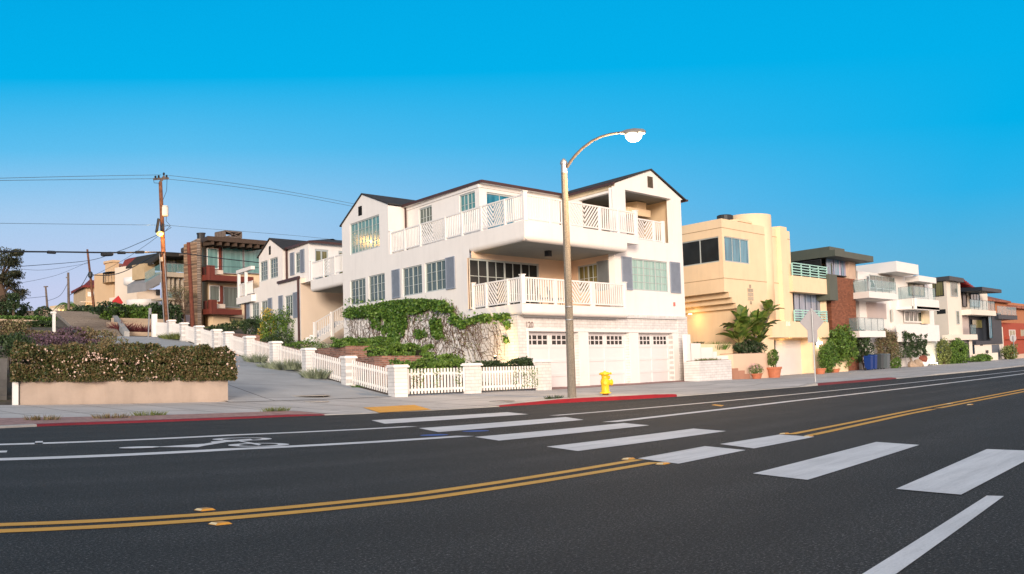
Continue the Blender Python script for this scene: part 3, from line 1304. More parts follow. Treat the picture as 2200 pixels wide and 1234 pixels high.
# side-street windows and shutters
for i, w in enumerate(wl):
    window(FL, *w, 4, 3, house, FRAMEG, GL_DIM, .09, .06, .022, mull=(2,))
window(FL, *big, 8, 4, house, FRAMEG, GL_TEAL, .09, .07, .022, mull=(2, 6))
shutter(FL, -12.61, -11.62, 5.05, 6.54, house)
shutter(FL, -6.42, -5.50, 5.03, 6.55, house)
for w in cwin:
    window(FC, *w, 4, 3, house, FRAMEG, GL_TEAL if w[0] > 4 else GL_DIM, .09, .07, .022, mull=(2,))
window(FB, *bwin, 2, 2, house, FRAMEG, GL_BLUE, .12, .08, .03)
window(FG, *w3, 6, 4, house, FRAMEG, GL_PALE, .09, .06, .022, mull=(2, 4))
shutter(FG, 45.84, 46.72, 4.84, 6.46, house)
shutter(FG, 50.36, 51.36, 4.84, 6.46, house)
window(FLG, *lgw, 8, 3, house, FRAMEG, GL_DARK, .09, .09, .03, mull=(2, 4, 6))
window(FRS, sw[0], sw[1], 4.9, 6.25, 4, 2, house, FRAMEG, GL_OLIVE, .09, .07, .025, mull=(2,))
shutter(FRS, sw[1] + .05, sw[1] + 1.0, 4.85, 6.3, house, m_plain('shade_toned_shutter', (.20, .215, .22), .7, .1))  # darker copy of the shutter colour with the loggia shade in it
# louvred gable vents
for F, s0, s1, z0, z1, mm in ((FL, -17.0, -16.5, 10.02, 10.55, BLACK), (FG, 48.56, 49.06, 10.14, 10.72, m_plain('bronze_vent', (.10, .075, .05), .6))):
    v = MB().fb(F, s0, s1, z0, z1, .0, .012)
    for k in range(9):
        z = z0 + (z1 - z0) * (k + .5) / 9
        v.fb(F, s0 + .02, s1 - .02, z - .012, z + .012, .012, .035)
    v.build('gable_vent', mm, house)

# railings
railing(FL, -12.95, .72, 7.42, 1.15, house, [(.13, 'b'), (.135, 'b'), (.2, 'v'), (.125, 'b'), (.135, 'b'), (.155, 'v'), (.12, 'b')], WHITE2, d=-.10)
FU = Frame((0, YU), (1, 0))
railing(FU, cu.x + .1, 46.28, 7.42, 1.15, house, [(1.6, 'b'), (1.25, 'b'), (2.1, 'v'), (1.35, 'b'), (1.35, 'b')], WHITE2, (False, True), d=-.10)
railing(FG, 47.35, 49.95, 7.36, 1.12, house, [(1.7, 'v'), (.9, 'b')], WHITE2, (False, True), d=-.06, cap=False)
FLw = Frame((0, YL_), (1, 0))
railing(FL, -4.05, .34, 3.93, 1.14, house, [(1.15, 'b'), (1.75, 'v'), (1.1, 'b')], WHITE2, d=-.10)
railing(FLw, cl.x + .1, 45.55, 3.93, 1.14, house, [(2.35, 'b'), (1.0, 'b'), (1.75, 'v'), (.15, 'b'), (2.6, 'b')], WHITE2, (False, True), d=-.10)

# top-right porch: side wall with opening, ceiling, back wall, corner posts, heater hood
FGS = Frame((47.3, 34.9), -VL)
LGS = (34.9 - YG) / VL.y
pm = MB()
pm.wall(FGS, 0, LGS, 7.3, 10.02, [(LGS - 3.25, LGS - .28, 7.42, 9.62)], .25)
pm.fb(FG, 45.6, 46.42, 7.3, 9.82, -.4, -.001)
pm.build('porch_wall', WHITE, house)
ci = MB()
ci.face([FG.pt(46, 9.80, -.02), FG.pt(51.7, 9.80, -.02), Vector((53.3, 35.5, 9.8)), Vector((47.6, 35.5, 9.8))])
ci.face([Vector((47.0, 34.2, 7.3)), Vector((53.0, 34.2, 7.3)), Vector((53.0, 34.2, 9.8)), Vector((47.0, 34.2, 9.8))])
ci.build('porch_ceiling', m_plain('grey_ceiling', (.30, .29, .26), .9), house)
FPR = Frame((52.6, 34.2), -VL)
pr = MB().wall(FPR, .0, 3.6, 7.3, 9.8)
pr.build('porch_side_wall', YSTUC, house)
hd_ = MB()
hx = Frame((0, 32.0), (1, 0))
hd_.fb(hx, 48.8, 50.9, 8.95, 9.32, -.9, .35)
hd_.fb(hx, 50.0, 50.9, 9.32, 9.75, -.9, .1)
hd_.build('fireplace_hood', YSTUC, house)
# deck furniture glimpsed behind the rail is left inside the loggia shade

# roofs
rf = MB()
EZ = 10.16
A0 = FC.pt(-.2, EZ, .30)
A1 = FC.pt(LC + .15, EZ, .30) + Vector((0, -.0, 0))
A1 = E1 + Vector((-.18, -.32, EZ))
B1 = Vector((47.7, E1.y - .32, EZ))
R0 = WC0 + XD * 3.0 + VL * -.2 + UP * (EZ + .66)
R1 = E1 + Vector((3.2 * .94 + 1.2, 3.2, EZ + .66))
R2 = Vector((49.5, E1.y + 3.2, EZ + .66))
rf.face([A1, R1, R0, A0])
rf.face([A1, B1, R2, R1])
rf.face([R0, R1, R2, R2 + VL * 10, R0 + VL * 8])
rf.build('main_roof', SHINGLE, house)
fa = MB()
fa.bar(A0 - UP * .07, A1 - UP * .07, .10, .13)
fa.bar(A1 - UP * .07, B1 - UP * .07, .10, .13)
fa.build('gutter', GUTTER, house)
sf = MB()
sf.face([A0 - UP * .13, FC.pt(-.2, EZ - .13), E1 + UP * (EZ - .13), A1 - UP * .13])
sf.face([A1 - UP * .13, E1 + UP * (EZ - .13), Vector((47.7, E1.y, EZ - .13)), B1 - UP * .13])
sf.fb(FC, 0, LC - .001, 9.86, 10.02, .002, .06)
sf.fb(FB, 0.0, LB, 9.86, 10.02, .002, .06)
sf.build('eave_trim', WHITE2, house)
# left gable roof, ridge along +X
rg = MB()
pk = FL.pt(-16.4, 11.24, .07)
le = FL.pt(-19.75, 9.84, .07)
re = FL.pt(-12.88, 10.16, .07)
for a in (le, re):
    q = [a, pk, pk + XD * 7, a + XD * 7]
    roof_slab(rg, q if a is le else [pk, a, a + XD * 7, pk + XD * 7], .07)
rg.build('gable_roof', SHINGLE_L, house)
rg = MB()
pk = FG.pt(48.85, 11.13, .09)
le = FG.pt(45.35, 10.07, .09)
re = FG.pt(52.25, 9.90, .09)
for a, fl_ in ((le, 1), (re, 0)):
    q = [a, pk, pk + VL * 8, a + VL * 8]
    roof_slab(rg, q if fl_ else [pk, a, a + VL * 8, pk + VL * 8], .07)
rg.build('gable_roof', SHINGLE, house)
fa = MB()
fa.bar(le + Vector((-.02, 0, -.10)), le + VL * 4.6 + Vector((-.02, 0, -.10)), .10, .11)
fa.build('gutter', GUTTER, house)
fa = MB()
fa.bar(re + Vector((.03, -.05, -.06)), re + VL * 4.6 + Vector((.03, 0, -.06)), .12, .10)
fa.build('gutter', GUTTER, house)
fr = MB().fb(FGS, .0, LGS - .1, 9.75, 9.98, .002, .05)
fr.build('eave_trim', m_plain('cream_trim', (.62, .50, .34), .7), house)
pipe([FC.pt(.12, 10.0, .1), FC.pt(.12, 7.5, .1)], .05, house)
pipe([FGS.pt(.1, 10.0, .12), FGS.pt(.1, 7.5, .12)], .05, house)
# house number, alarm box, hinges
text_obj('120', FG, on_y(1127, 711, YG).x, 2.93, .37, .06, m_plain('worn_number_paint', (.26, .20, .18), .7), house, 'house_number', .008)
a_ = on_y(1448, 654, YG)
MB().fb(FG, a_.x - .08, a_.x + .08, a_.z - .1, a_.z + .1, 0, .04).build('alarm_box', m_plain('faded_red_plastic', (.6, .16, .13), .5), house)
# low parapet and flue behind the left gable
MB().fb(Frame(side(21), -VL), 0, 1.6, 9.3, 10.35, -6, -4.8).build('chimney', WHITE, house)

# ------------------------------------------------------------------ the second white house, further up the side street
h2 = thing('white_house', 'smaller white gabled house with grey shutters and brown drainpipes, uphill behind the fence', 'house', side(32) + UP * 3)
m = MB()
tA, tB = 26.8, 38.6
w_lo = [FL.rect(541, 655.5, 556.8, 691.5), FL.rect(561, 650.5, 577, 688), FL.rect(612, 637, 631.6, 680.5)]
w_lo = [(a, b, 5.05, 6.45) for a, b, c, d in w_lo]
m.wall(FL, -tB, -tA, 1.5, 7.42, w_lo)
w_g = [FL.rect(558.6, 558.5, 575, 593), FL.rect(579, 550, 597, 587.5)]
w_g = [(a, b, 7.85, 9.25) for a, b, c, d in w_g]
m.wall(FL, -35.35, -30.2, 7.42, 9.66, w_g)
m.face([FL.pt(-35.35, 9.66), FL.pt(-30.2, 9.66), FL.pt(-32.75, 10.62)])
Fe = Frame(side(tA), XD)
pe = MB()
pe.wall(Fe, 0, 9, 1.5, 7.42)
pe.build('end_wall', m_plain('pale_peach_wall', (.80, .66, .53), .9, .04, .8, .15), h2)
Fq = Frame(side(30.2), XD)
sq = Fq.at(617, 560)[0]
m.wall(Fq, 0, sq, 7.0, 9.66)
F2 = Frame(side(30.2) + XD * sq, -VL)
l2 = F2.at(663, 545)[0]
w2_ = F2.rect(634, 539, 646, 570)
w2_ = (w2_[0], w2_[1], 7.85, 9.2)
m.wall(F2, 0, l2, 7.0, 9.66, [w2_])
c2 = F2.pt(l2, 0)
F2b = Frame(c2, XD)
wb_ = F2b.rect(676.5, 529.5, 707, 570)
wb_ = (wb_[0], wb_[1], 7.3, 9.25)
wc_ = F2b.rect(727, 528, 737, 570)
wc_ = (wc_[0], wc_[1] + 1, 7.3, 9.25)
m.wall(F2b, 0, 14, 7.0, 9.66, [wb_, wc_])
m.face([side(tB) + UP * 1.5, side(tB) + XD * 9 + UP * 1.5, side(tB) + XD * 9 + UP * 7.42, side(tB) + UP * 7.42])
m.face([side(35.35) + UP * 7.5, side(35.35) + XD * 9 + UP * 7.5, side(35.35) + XD * 9 + UP * 9.6, side(35.35) + UP * 9.64])
m.fb(FL, -tB, -35.35, 7.42, 7.5, -6, -.002)
m.face([side(30.2) + XD * .4 + UP * 7.43, side(tA) + UP * 7.43, side(tA) + XD * 9 + UP * 7.43, side(30.2) + XD * 9 + UP * 7.43])
m.build('wall', WHITE, h2)
for w in w_lo:
    window(FL, *w, 4, 3, h2, FRAMEG, GL_DIM, .09, .07, .022, mull=(2,))
for w in w_g:
    window(FL, *w, 3, 4, h2, FRAMEG, GL_DIM, .09, .08, .025)
window(F2, *w2_, 2, 3, h2, FRAMEG, GL_DIM, .09, .08, .025)
window(F2b, *wb_, 2, 1, h2, FRAMEG, GL_OLIVE, .09, .12, .05, mull=(1,))
window(F2b, *wc_, 2, 1, h2, FRAMEG, GL_OLIVE, .09, .12, .05, mull=(1,))
for a, b in ((529.5, 537.5), (577.3, 586), (600, 609), (631.5, 641.5)):
    s0, s1 = FL.at(a, 670)[0], FL.at(b, 670)[0]
    shutter(FL, s0, s1, 4.9, 6.55, h2)
for a, b in ((624.4, 633), (646.5, 655)):
    shutter(F2, F2.at(a, 555)[0], F2.at(b, 555)[0], 7.8, 9.3, h2)
v = MB().fb(FL, -33.05, -32.65, 9.55, 10.15, 0, .012)
for k in range(7):
    v.fb(FL, -33.03, -32.67, 9.58 + k * .08, 9.61 + k * .08, .012, .03)
v.build('gable_vent', BLACK, h2)
rg = MB()
pk, le, re = FL.pt(-32.75, 10.72, .09), FL.pt(-35.6, 9.66, .09), FL.pt(-29.9, 9.66, .09)
roof_slab(rg, [le, pk, pk + XD * 9, le + XD * 9], .08)
roof_slab(rg, [pk, re, re + XD * 9, pk + XD * 9], .08)
rg.build('gable_roof', SHINGLE_L, h2)
rf = MB()
z = 9.72
a0, a1, b1 = F2.pt(-.1, z, .25), c2 + Vector((-.15, -.3, z)), c2 + Vector((14, -.3, z))
r0, r1, r2 = F2.pt(-.1, z + .75, -3.4), c2 + Vector((4.4, 3.3, z + .75)), c2 + Vector((14, 3.3, z + .75))
rf.face([a1, r1, r0, a0]).face([a1, b1, r2, r1]).face([r0, r1, r2, r2 + VL * 9, r0 + VL * 6])
rf.build('main_roof', SHINGLE, h2)
fa = MB()
fa.bar(a0 - UP * .07, a1 - UP * .07, .1, .14)
fa.bar(a1 - UP * .07, b1 - UP * .07, .1, .14)
fa.build('gutter', GUTTER, h2)
MB().bar(FL.pt(-31.0, 7.44, .1), FL.pt(-26.75, 7.44, .1), .14, .16).build('gutter', GUTTER, h2)
MB().bar(FL.pt(-38.7, 7.05, .1), FL.pt(-36.4, 7.05, .1), .14, .16).build('gutter', GUTTER, h2)
pipe([FL.pt(-26.9, 7.4, .12), FL.pt(-26.9, 2.9, .12)], .07, h2)
pipe([FL.pt(-38.45, 7.0, .12), FL.pt(-38.45, 4.0, .12)], .06, h2)
pipe([F2.pt(.15, 9.6, .1), F2.pt(.15, 7.4, .1)], .07, h2)
vp = MB().tube([Vector((c2.x + 6, c2.y + 1.5, 10)), Vector((c2.x + 6, c2.y + 1.5, 10.55))], .06, 8)
vp.build('vent_pipe', METAL, h2)
# deck bridging towards the corner house, with a soffit and chevron rail
sl = MB()
rounded_slab(sl, [side(24.9), side(19.5)], 6.36, 7.05, .2)
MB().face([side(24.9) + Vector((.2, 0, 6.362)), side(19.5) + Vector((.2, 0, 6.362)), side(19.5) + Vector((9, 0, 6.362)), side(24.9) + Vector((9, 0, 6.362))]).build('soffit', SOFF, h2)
sl.face([side(26.8) + UP * 7.04, side(24.9) + UP * 7.04, side(24.9) + Vector((9, 0, 7.04)), side(26.8) + Vector((9, 0, 7.04))])
sl.face([side(24.9) + UP * 7.05, side(19.5) + UP * 7.05, side(19.5) + Vector((9, 0, 7.05)), side(24.9) + Vector((9, 0, 7.05))])
sl.face([side(24.9) + Vector((.2, 0, 6.36)), side(24.9) + Vector((0, 0, 7.05)), side(24.9) + Vector((9, 0, 7.05)), side(24.9) + Vector((9, 0, 6.36))])
sl.build('deck_slab', WHITE, h2)
railing(FL, -24.9, -19.7, 7.08, 1.12, h2, [(1.6, 'b'), (1.5, 'v'), (1.0, 'b')], WHITE2, (True, False), d=-.1)
# small roofed balcony at its far end
sl = MB()
Fo = Frame(side(36.2), -VL)
o0 = -3.7
sl.fb(Fo, o0, 0, 6.55, 7.05, -1.4, .35)
sl.build('balcony_slab', WHITE, h2)
for s_ in (o0 + .1, o0 + 1.9):
    MB().fb(Fo, s_, s_ + .22, 7.05, 8.85, .10, .30).build('balcony_post', WHITE2, h2)
MB().fb(Fo, o0, 0, 8.85, 9.1, .05, .35).build('balcony_beam', WHITE2, h2)
railing(Fo, o0 + .2, 0, 7.05, 1.0, h2, [(2.3, 'v'), (2.4, 'b')], WHITE2, (False, False), d=.2)
# outside stairs in the gap between the two houses
st = thing('outdoor_staircase', 'white wooden stairs with handrail climbing in the gap between the two white houses', 'staircase', side(23.5) + UP * 2.7)
Fs = Frame(side(23.5) - XD * .2, XD)
s_0, z_0 = Fs.at(676, 735)
s_1, z_1 = Fs.at(748, 690)
n = 9
for k in range(n):
    a = s_0 + (s_1 - s_0) * k / n
    z = z_0 + (z_1 - z_0) * k / n
    MB().fb(Fs, a, a + (s_1 - s_0) / n + .03, z + .12, z + .17, -1.2, 0).fb(Fs, a, a + .03, z - .05, z + .12, -1.2, -.002).build('stair_step', WHITE2, st)
sg = MB()
sg.bar(Fs.pt(s_0, z_0 - .05, .03), Fs.pt(s_1, z_1 - .05, .03), .06, .28)
sg.build('stringer', WHITE2, st)
hr = MB()
hr.bar(Fs.pt(s_0 - .1, z_0 + 1.1, .03), Fs.pt(s_1, z_1 + 1.1, .03), .07, .07)
for k in range(17):
    f_ = k / 16
    a, z = s_0 + (s_1 - s_0) * f_, z_0 + (z_1 - z_0) * f_
    hr.fb(Fs, a - .02, a + .02, z + .1, z + 1.06, .01, .05)
hr.build('handrail', WHITE2, st)
for f_ in (0, .5):
    a, z = s_0 + (s_1 - s_0) * f_, z_0 + (z_1 - z_0) * f_
    MB().fb(Fs, a - .09, a + .09, z - .4 if f_ else z - .2, z + 1.2, -.03, .12).build('newel_post', WHITE2, st)

# ------------------------------------------------------------------ picket fence with brick piers
fence = thing('picket_fence', 'white picket fence with white brick piers stepping uphill beside the side street', 'fence', Vector((28.3, 28.3, .3)))
FF = Frame((28.3, 28.3), -VL)


def pier(F, s, w, zb, h, mat, parent, dep=None):
    dep = dep or w
    m = MB().fb(F, s - w / 2, s + w / 2, zb - .3, zb + h, -dep, 0)
    o = m.build('brick_pier', mat, parent)
    MB().fb(F, s - w / 2 - .07, s + w / 2 + .07, zb + h + .002, zb + h + .06, -dep - .06, .06).fb(F, s - w / 2 - .03, s + w / 2 + .03, zb + h + .062, zb + h + .10, -dep - .03, .03).build('pier_cap', WHITE2, o)
    return o


def pickets(F, s0, s1, za, zb, h, parent, d=-.25, gap=.20):
    m = MB()
    n = max(3, int((s1 - s0) / gap))
    for i in range(n):
        f_ = (i + .5) / n
        s, z = s0 + (s1 - s0) * f_, za + (zb - za) * f_
        hh = h
        m.fb(F, s - .042, s + .042, z + .05, z + hh, d, d + .025)
    for k in (.2, .8):
        m.bar(F.pt(s0, za + h * k, d - .03), F.pt(s1, zb + h * k, d - .03), .04, .09)
    return m.build('picket_panel', WHITE2, parent)


px_p = [738, 653, 583, 527, 482, 457.5, 420, 388, 361]
ss = [-.32] + [FF.at(p, y)[0] for p, y in zip(px_p, (815, 792, 775, 760, 748, 742, 733, 726, 718))]
for i, s in enumerate(ss):
    p = FF.pt(s, 0)
    zb = gz(p.x, p.y)
    pier(FF, s, .56 if i == 0 else .50, zb, 1.02, WHITE_BL, fence, .50 if i == 0 else .42)
FX = Frame((0, 28.3), (1, 0))
for a, b in zip(ss, ss[1:]):
    pa, pb = FF.pt(a, 0), FF.pt(b, 0)
    pickets(FF, b + .26, a - .26, gz(pb.x, pb.y), gz(pa.x, pa.y), .95, fence)
s_l = FF.at(327, 712)[0]
pl = FF.pt(s_l, 0)
pa = FF.pt(ss[-1], 0)
pickets(FF, s_l, ss[-1] - .27, gz(pl.x, pl.y), gz(pa.x, pa.y), .95, fence)
MB().fb(FF, s_l - .3, s_l + .05, gz(pl.x, pl.y) - .2, gz(pl.x, pl.y) + 1.5, -.35, 0).build('end_post', WHITE2, fence)
# front run along the pavement
x1, x2 = on_y(1021, 842, 28.3).x, on_y(1173, 834, 28.3).x
pier(FX, x1 + .05, .62, .30, 1.02, WHITE_B, fence, .35)
pier(FX, x2 + .08, .62, .30, 1.10, WHITE_B, fence, .35)
pickets(FX, 28.3 + .46, x1 - .27, .30, .31, .95, fence, -.25, .17)
pickets(FX, x1 + .38, x2 - .25, .31, .31, .95, fence, -.25, .17)

# ------------------------------------------------------------------ brick terraces on the slope
ter = thing('brick_terrace', 'stepped old red brick planter walls below the ivy wall', 'retaining wall', Vector((33, 34, .5)))
T1 = Frame((0, 37.0), (1, 0))
a, b = T1.at(752, 743.4), T1.at(850, 743.4)
MB().fb(T1, a[0], b[0], .2, a[1], -.3, 0).build('upper_wall', RBRICK, ter)
T1s = Frame(T1.pt(a[0], 0), VL * -1)
MB().fb(Frame(T1.pt(a[0], 0) + VL * 0, -VL), -8.5, -.32, .5, a[1] - .003, -.3, -.0).build('side_wall', RBRICK_L, ter)
T2 = Frame((0, 33.0), (1, 0))
a, b = T2.at(815, 765), T2.at(928, 765.3)
MB().fb(T2, a[0], b[0], .2, a[1], -.3, 0).build('lower_wall', RBRICK, ter)
MB().fb(Frame(T2.pt(a[0], 0), -VL), -5.0, -.32, .2, a[1] - .003, -.3, -.0).build('side_wall', RBRICK_L, ter)
# brick bed beside the second house
T3 = Frame(FF.pt(0, 0, -2.6), -VL)
for (p0, p1) in (((450, 712), (547, 721)), ((560, 735), (640, 752))):
    a, b = T3.at(*p0), T3.at(*p1)
    q = MB()
    q.hexa([T3.pt(a[0], a[1] - .9, .0), T3.pt(b[0], b[1] - .9, .0), T3.pt(b[0], b[1] - .9, -.3), T3.pt(a[0], a[1] - .9, -.3)],
           [T3.pt(a[0], a[1], .0), T3.pt(b[0], b[1], .0), T3.pt(b[0], b[1], -.3), T3.pt(a[0], a[1], -.3)])
    q.build('slope_wall', RBRICK_L, ter)

# ------------------------------------------------------------------ street lamp
LB_ = on_ground(1229, 855)
LB_.z = gz(LB_.x, LB_.y)
lamp = thing('street_lamp', 'tall concrete street lamp with curved arm, lit, in front of the garages', 'street lamp', LB_)
FLp = Frame((LB_.x, LB_.y), (1, 0))
topz = FLp.at(1212, 372)[1]
CPOLE = Mat('exposed_aggregate_concrete', (.3, .29, .27), .9)
CPOLE.setcol(CPOLE.ramp(CPOLE.noise(70, 3, .8), [(.38, (.07, .062, .05)), (.5, (.17, .15, .12)), (.62, (.33, .29, .24))]))
CPOLE.bump(CPOLE.noise(70, 3, .8), .5, .01)
MB().tube([LB_ - UP * .1, LB_ + UP * .3, Vector((LB_.x, LB_.y, topz))], [.152, .15, .108], 10).build('pole', CPOLE.m, lamp)
tp = Vector((LB_.x, LB_.y, topz))
MB().lathe(tp, [(.118, 0), (.118, .06), (.108, .07), (.108, .30), (.13, .31), (.13, .37), (.10, .43), (.04, .50), (.0, .52)], 14).build('pole_cap', METAL, lamp)
FA = Frame((LB_.x, LB_.y), (0, -1))
arm_px = [(1219, 358), (1226, 347), (1237, 333), (1252, 318), (1272, 303), (1292, 293.5), (1312, 288), (1330, 285.5)]
arm = [FA.pt(*FA.at(*p)) for p in arm_px]
MB().tube([tp + UP * .2 + Vector((0, -.05, 0))] + arm, [.06, .055, .052, .05, .048, .045, .043, .042, .042], 8).build('arm', m_plain('weathered_steel', (.10, .085, .075), .6, .15), lamp)
hp = FA.pt(*FA.at(1358, 284))
h0 = arm[-1]
ax = (hp - h0).normalized()
head = MB()
L = (hp - h0).length * 2.0
head.tube([h0 - ax * .05, h0 + ax * .1, h0 + ax * L * .3, h0 + ax * L * .6, h0 + ax * L * .9, h0 + ax * L], [.05, .07, .15, .19, .14, .04], 12)
for v in head.v:
    k = v.z - (h0.z + (v - h0).dot(ax) * ax.z)
    v.z -= k * .35
hobj = head.build('lamp_head', m_plain('dull_aluminium', (.22, .20, .18), .6, .1), lamp, True)
LAMPGLOW = m_emit('lamp_glow', (1.0, .86, .62), 2.6)
bc = h0 + ax * L * .55 - UP * .13
bulb = MB().lathe(bc, [(.03, -.20), (.16, -.17), (.26, -.08), (.29, .02), (.21, .08)], 14)
bulb.build('lamp_lens', LAMPGLOW, lamp, True)
pl_ = bpy.data.lights.new('lamp_light', 'POINT')
pl_.energy = 2400
pl_.color = (1, .66, .36)
pl_.shadow_soft_size = .2
po = bpy.data.objects.new('lamp_light', pl_)
COL.objects.link(po)
po.parent = lamp
po.location = bc - UP * .42 - LB_
for zz in (FLp.at(1219, 660)[1], FLp.at(1221, 688)[1]):
    MB().lathe(Vector((LB_.x, LB_.y, zz)), [(.142, 0), (.147, 0), (.147, .03), (.142, .03)], 12).build('steel_band', METAL, lamp)
MB().box(LB_.x + .135, LB_.x + .165, LB_.y - .06, LB_.y + .06, LB_.z + .15, LB_.z + .65).build('black_sticker', DARKM, lamp)

# ------------------------------------------------------------------ hydrant
HP = on_ground(1301, 850)
HP.z = gz(HP.x, HP.y)
YEL = m_plain('yellow_hydrant_paint', (.72, .47, .015), .45, .08, 8, .1)
hyd = thing('fire_hydrant', 'yellow fire hydrant on the pavement behind the red kerb', 'fire hydrant', HP)
hk = (HP - EYE).length / FPX            # metres per photo pixel at the hydrant
H = 50 * hk / .83
q = lambda k: k * H
MB().lathe(HP, [(q(.11), 0), (q(.11), q(.05)), (q(.10), q(.06))], 14).build('ground_flange', m_plain('rust', (.16, .06, .03), .9), hyd)
MB().lathe(HP, [(q(.13), q(.061)), (q(.205), q(.07)), (q(.205), q(.105)), (q(.15), q(.125)), (q(.145), q(.14)), (q(.142), q(.36)), (q(.165), q(.45)), (q(.16), q(.52)), (q(.125), q(.60)), (q(.122), q(.70)), (q(.15), q(.72)), (q(.15), q(.735))], 18).build('body', YEL, hyd, True)
MB().lathe(HP, [(q(.195), q(.737)), (q(.205), q(.75)), (q(.20), q(.79)), (q(.16), q(.81)), (q(.10), q(.83)), (q(.04), q(.84)), (q(.038), q(.868)), (.001, q(.87))], 18).build('bonnet', YEL, hyd)
for dx, z, r, l in ((-1, .44, .055, .29), (1, .45, .095, .30), (-1, .77, .04, .31), (1, .77, .035, .27), (1, .64, .05, .20), (-1, .64, .04, .18)):
    c = HP + UP * q(z)
    n_ = MB().tube([c, c + Vector((dx * q(l) * .75, -q(l) * .55, 0)) * .8, c + Vector((dx * q(l) * .75, -q(l) * .55, 0))], [q(r), q(r), q(r) * .95], 12)
    n_.tube([c + Vector((dx * q(l) * .6, -q(l) * .44, 0)), c + Vector((dx * q(l) * .72, -q(l) * .53, 0))], [q(r) * 1.25] * 2, 6)
    n_.build('outlet', YEL, hyd)

# ------------------------------------------------------------------ road signs seen from behind
SIGNM = m_plain('bare_aluminium', (.34, .33, .34), .5, .05, 4, .02, metal=.2)
SB = on_ground(1752, 822)
SB.z = gz(SB.x, SB.y)
sign = thing('road_sign', 'bare back of a diamond road sign on a thin post by the kerb', 'road sign', SB)
FS = Frame((SB.x, SB.y), (math.sin(AZ + .2) * 0 + .8, -.6))
pz = lambda px, py: FS.pt(*FS.at(px, py))
MB().tube([SB - UP * .1, FS.pt(0, FS.at(1747, 664)[1])], .04, 8).build('post', METAL, sign)
cz = FS.at(1748, 692)
r_ = abs(FS.at(1774, 692)[0] - cz[0])
rh = abs(FS.at(1748, 662)[1] - cz[1])
MB().hexa([FS.pt(-r_, cz[1], -.05), FS.pt(0, cz[1] - rh, -.05), FS.pt(0, cz[1] - rh, -.065), FS.pt(-r_, cz[1], -.065)],
          [FS.pt(0, cz[1] + rh, -.05), FS.pt(r_, cz[1], -.05), FS.pt(r_, cz[1], -.065), FS.pt(0, cz[1] + rh, -.065)]).build('diamond_plate', SIGNM, sign)
a, b = FS.at(1742, 708), FS.at(1757, 736)
MB().fb(FS, -.26, .26, b[1], a[1], -.06, -.048).build('lower_plate', SIGNM, sign)

# ------------------------------------------------------------------ houses along the road to the right
def pb(m, F, x0, y0, x1, y1, d=0.0, depth=.3):
    """a box whose street face fills the photo rectangle at offset d"""
    f = F.off(d)
    a, b, c, e = f.rect(x0, y0, x1, y1)
    m.fb(f, a, b, c, e, -depth, 0)
    return a, b, c, e


def sideF(F, px, py, d=0.0):
    """frame of the left-hand side wall through a front corner"""
    f = F.off(d)
    s = f.at(px, py)[0]
    return Frame(f.pt(s, 0), -VL)


def pwin(F, x0, y0, x1, y1, nx, nz, parent, glass, frame=None, d=.0, mull=(), fr=.06):
    f = F.off(d)
    a, b, c, e = f.rect(x0, y0, x1, y1)
    return window(f, a, b, c, e, nx, nz, parent, frame or FRAMEG, glass, -.02, fr, .03, mull=mull)


def house_root(label, F, px):
    p = F.pt(F.at(px, 780)[0], lerp(ZB, F.at(px, 780)[0]))
    return thing('modern_house', label, 'house', p)


def lerp_px(F, px, py):
    return F.pt(*F.at(px, py))


# --- yellow stucco house
yh = thing('stucco_house', 'pale yellow stucco house with round tower, corner windows and mint green balcony rails', 'house', FG.pt(FG.at(1580, 800)[0], .2))
m = MB()
x0, zt = FG.at(1549.4, 469.4)
zo = FG.at(1555, 627)[1]
xr, _ = FG.at(1701, 600)
zg = FG.at(1660, 722)[1]
wf = FG.rect(1555.5, 507, 1611, 568)
m.wall(FG, x0, xr, zo, zt, [wf], .15)
FY = Frame((x0, YG), -VL)
ws = FY.rect(1462, 518.5, 1545.5, 560.5)
ws = (ws[0], ws[1], wf[2], wf[3])
m.wall(FY, -14, 0, zo, zt, [ws], .15)
m.face([Vector((x0, YG, zt)), Vector((xr, YG, zt)), Vector((xr, YG, zt)) + VL * 14, Vector((x0, YG, zt)) + VL * 14])
m.face([Vector((x0, YG, zo)), Vector((xr, YG, zo)), Vector((xr, YG, zo)) + VL * 14, Vector((x0, YG, zo)) + VL * 14])
xl = FG.at(1588, 700)[0]
xg0, xg1 = FG.at(1666, 760)[0], FG.at(1738, 760)[0]
xe = FG.at(1783, 700)[0]
zgt = FG.at(1700, 733)[1]
m.wall(FG, xl, xe - .4, -.3, zo, [(FG.at(1664, 760)[0], FG.at(1751, 760)[0], .16, FG.at(1700, 722)[1]), (xr, xe - .5, FG.at(1705, 700)[1], FG.at(1705, 619)[1])], 1.2)
m.wall(Frame((xl, YG), -VL), -14, 0, -.3, zo)
e_ = Vector((xe - .4, YG, 0))
m.face([e_ - UP * .3, e_ + VL * 14 - UP * .3, e_ + VL * 14 + UP * zo, e_ + UP * zo])
e_ = Vector((xr, YG, 0))
m.face([e_ + UP * zo, e_ + VL * 14 + UP * zo, e_ + VL * 14 + UP * zt, e_ + UP * zt])
m.build('wall', YSTUC, yh)
gr_ = MB()
for py in (488.6, 597.0):
    z = FG.at(1549, py)[1]
    gr_.fb(FG, x0, xr, z - .02, z + .02, .0, .006)
    gr_.fb(FY, -14, 0, z - .02, z + .02, .0, .006)
gr_.build('groove', m_plain('groove_shade', (.42, .28, .16), .9), yh)
window(FG, *wf, 3, 1, yh, FRAMEG, GL_BLUE, .08, .06, .04, mull=(2,))
window(FY, *ws, 2, 1, yh, FRAMEG, GL_DARK, .08, .06, .04, mull=(1,))
xc0, xc1 = FG.at(1631, 520)[0], FG.at(1671, 520)[0]
rc = (xc1 - xc0) / 2
zc = FG.at(1650, 461)[1]
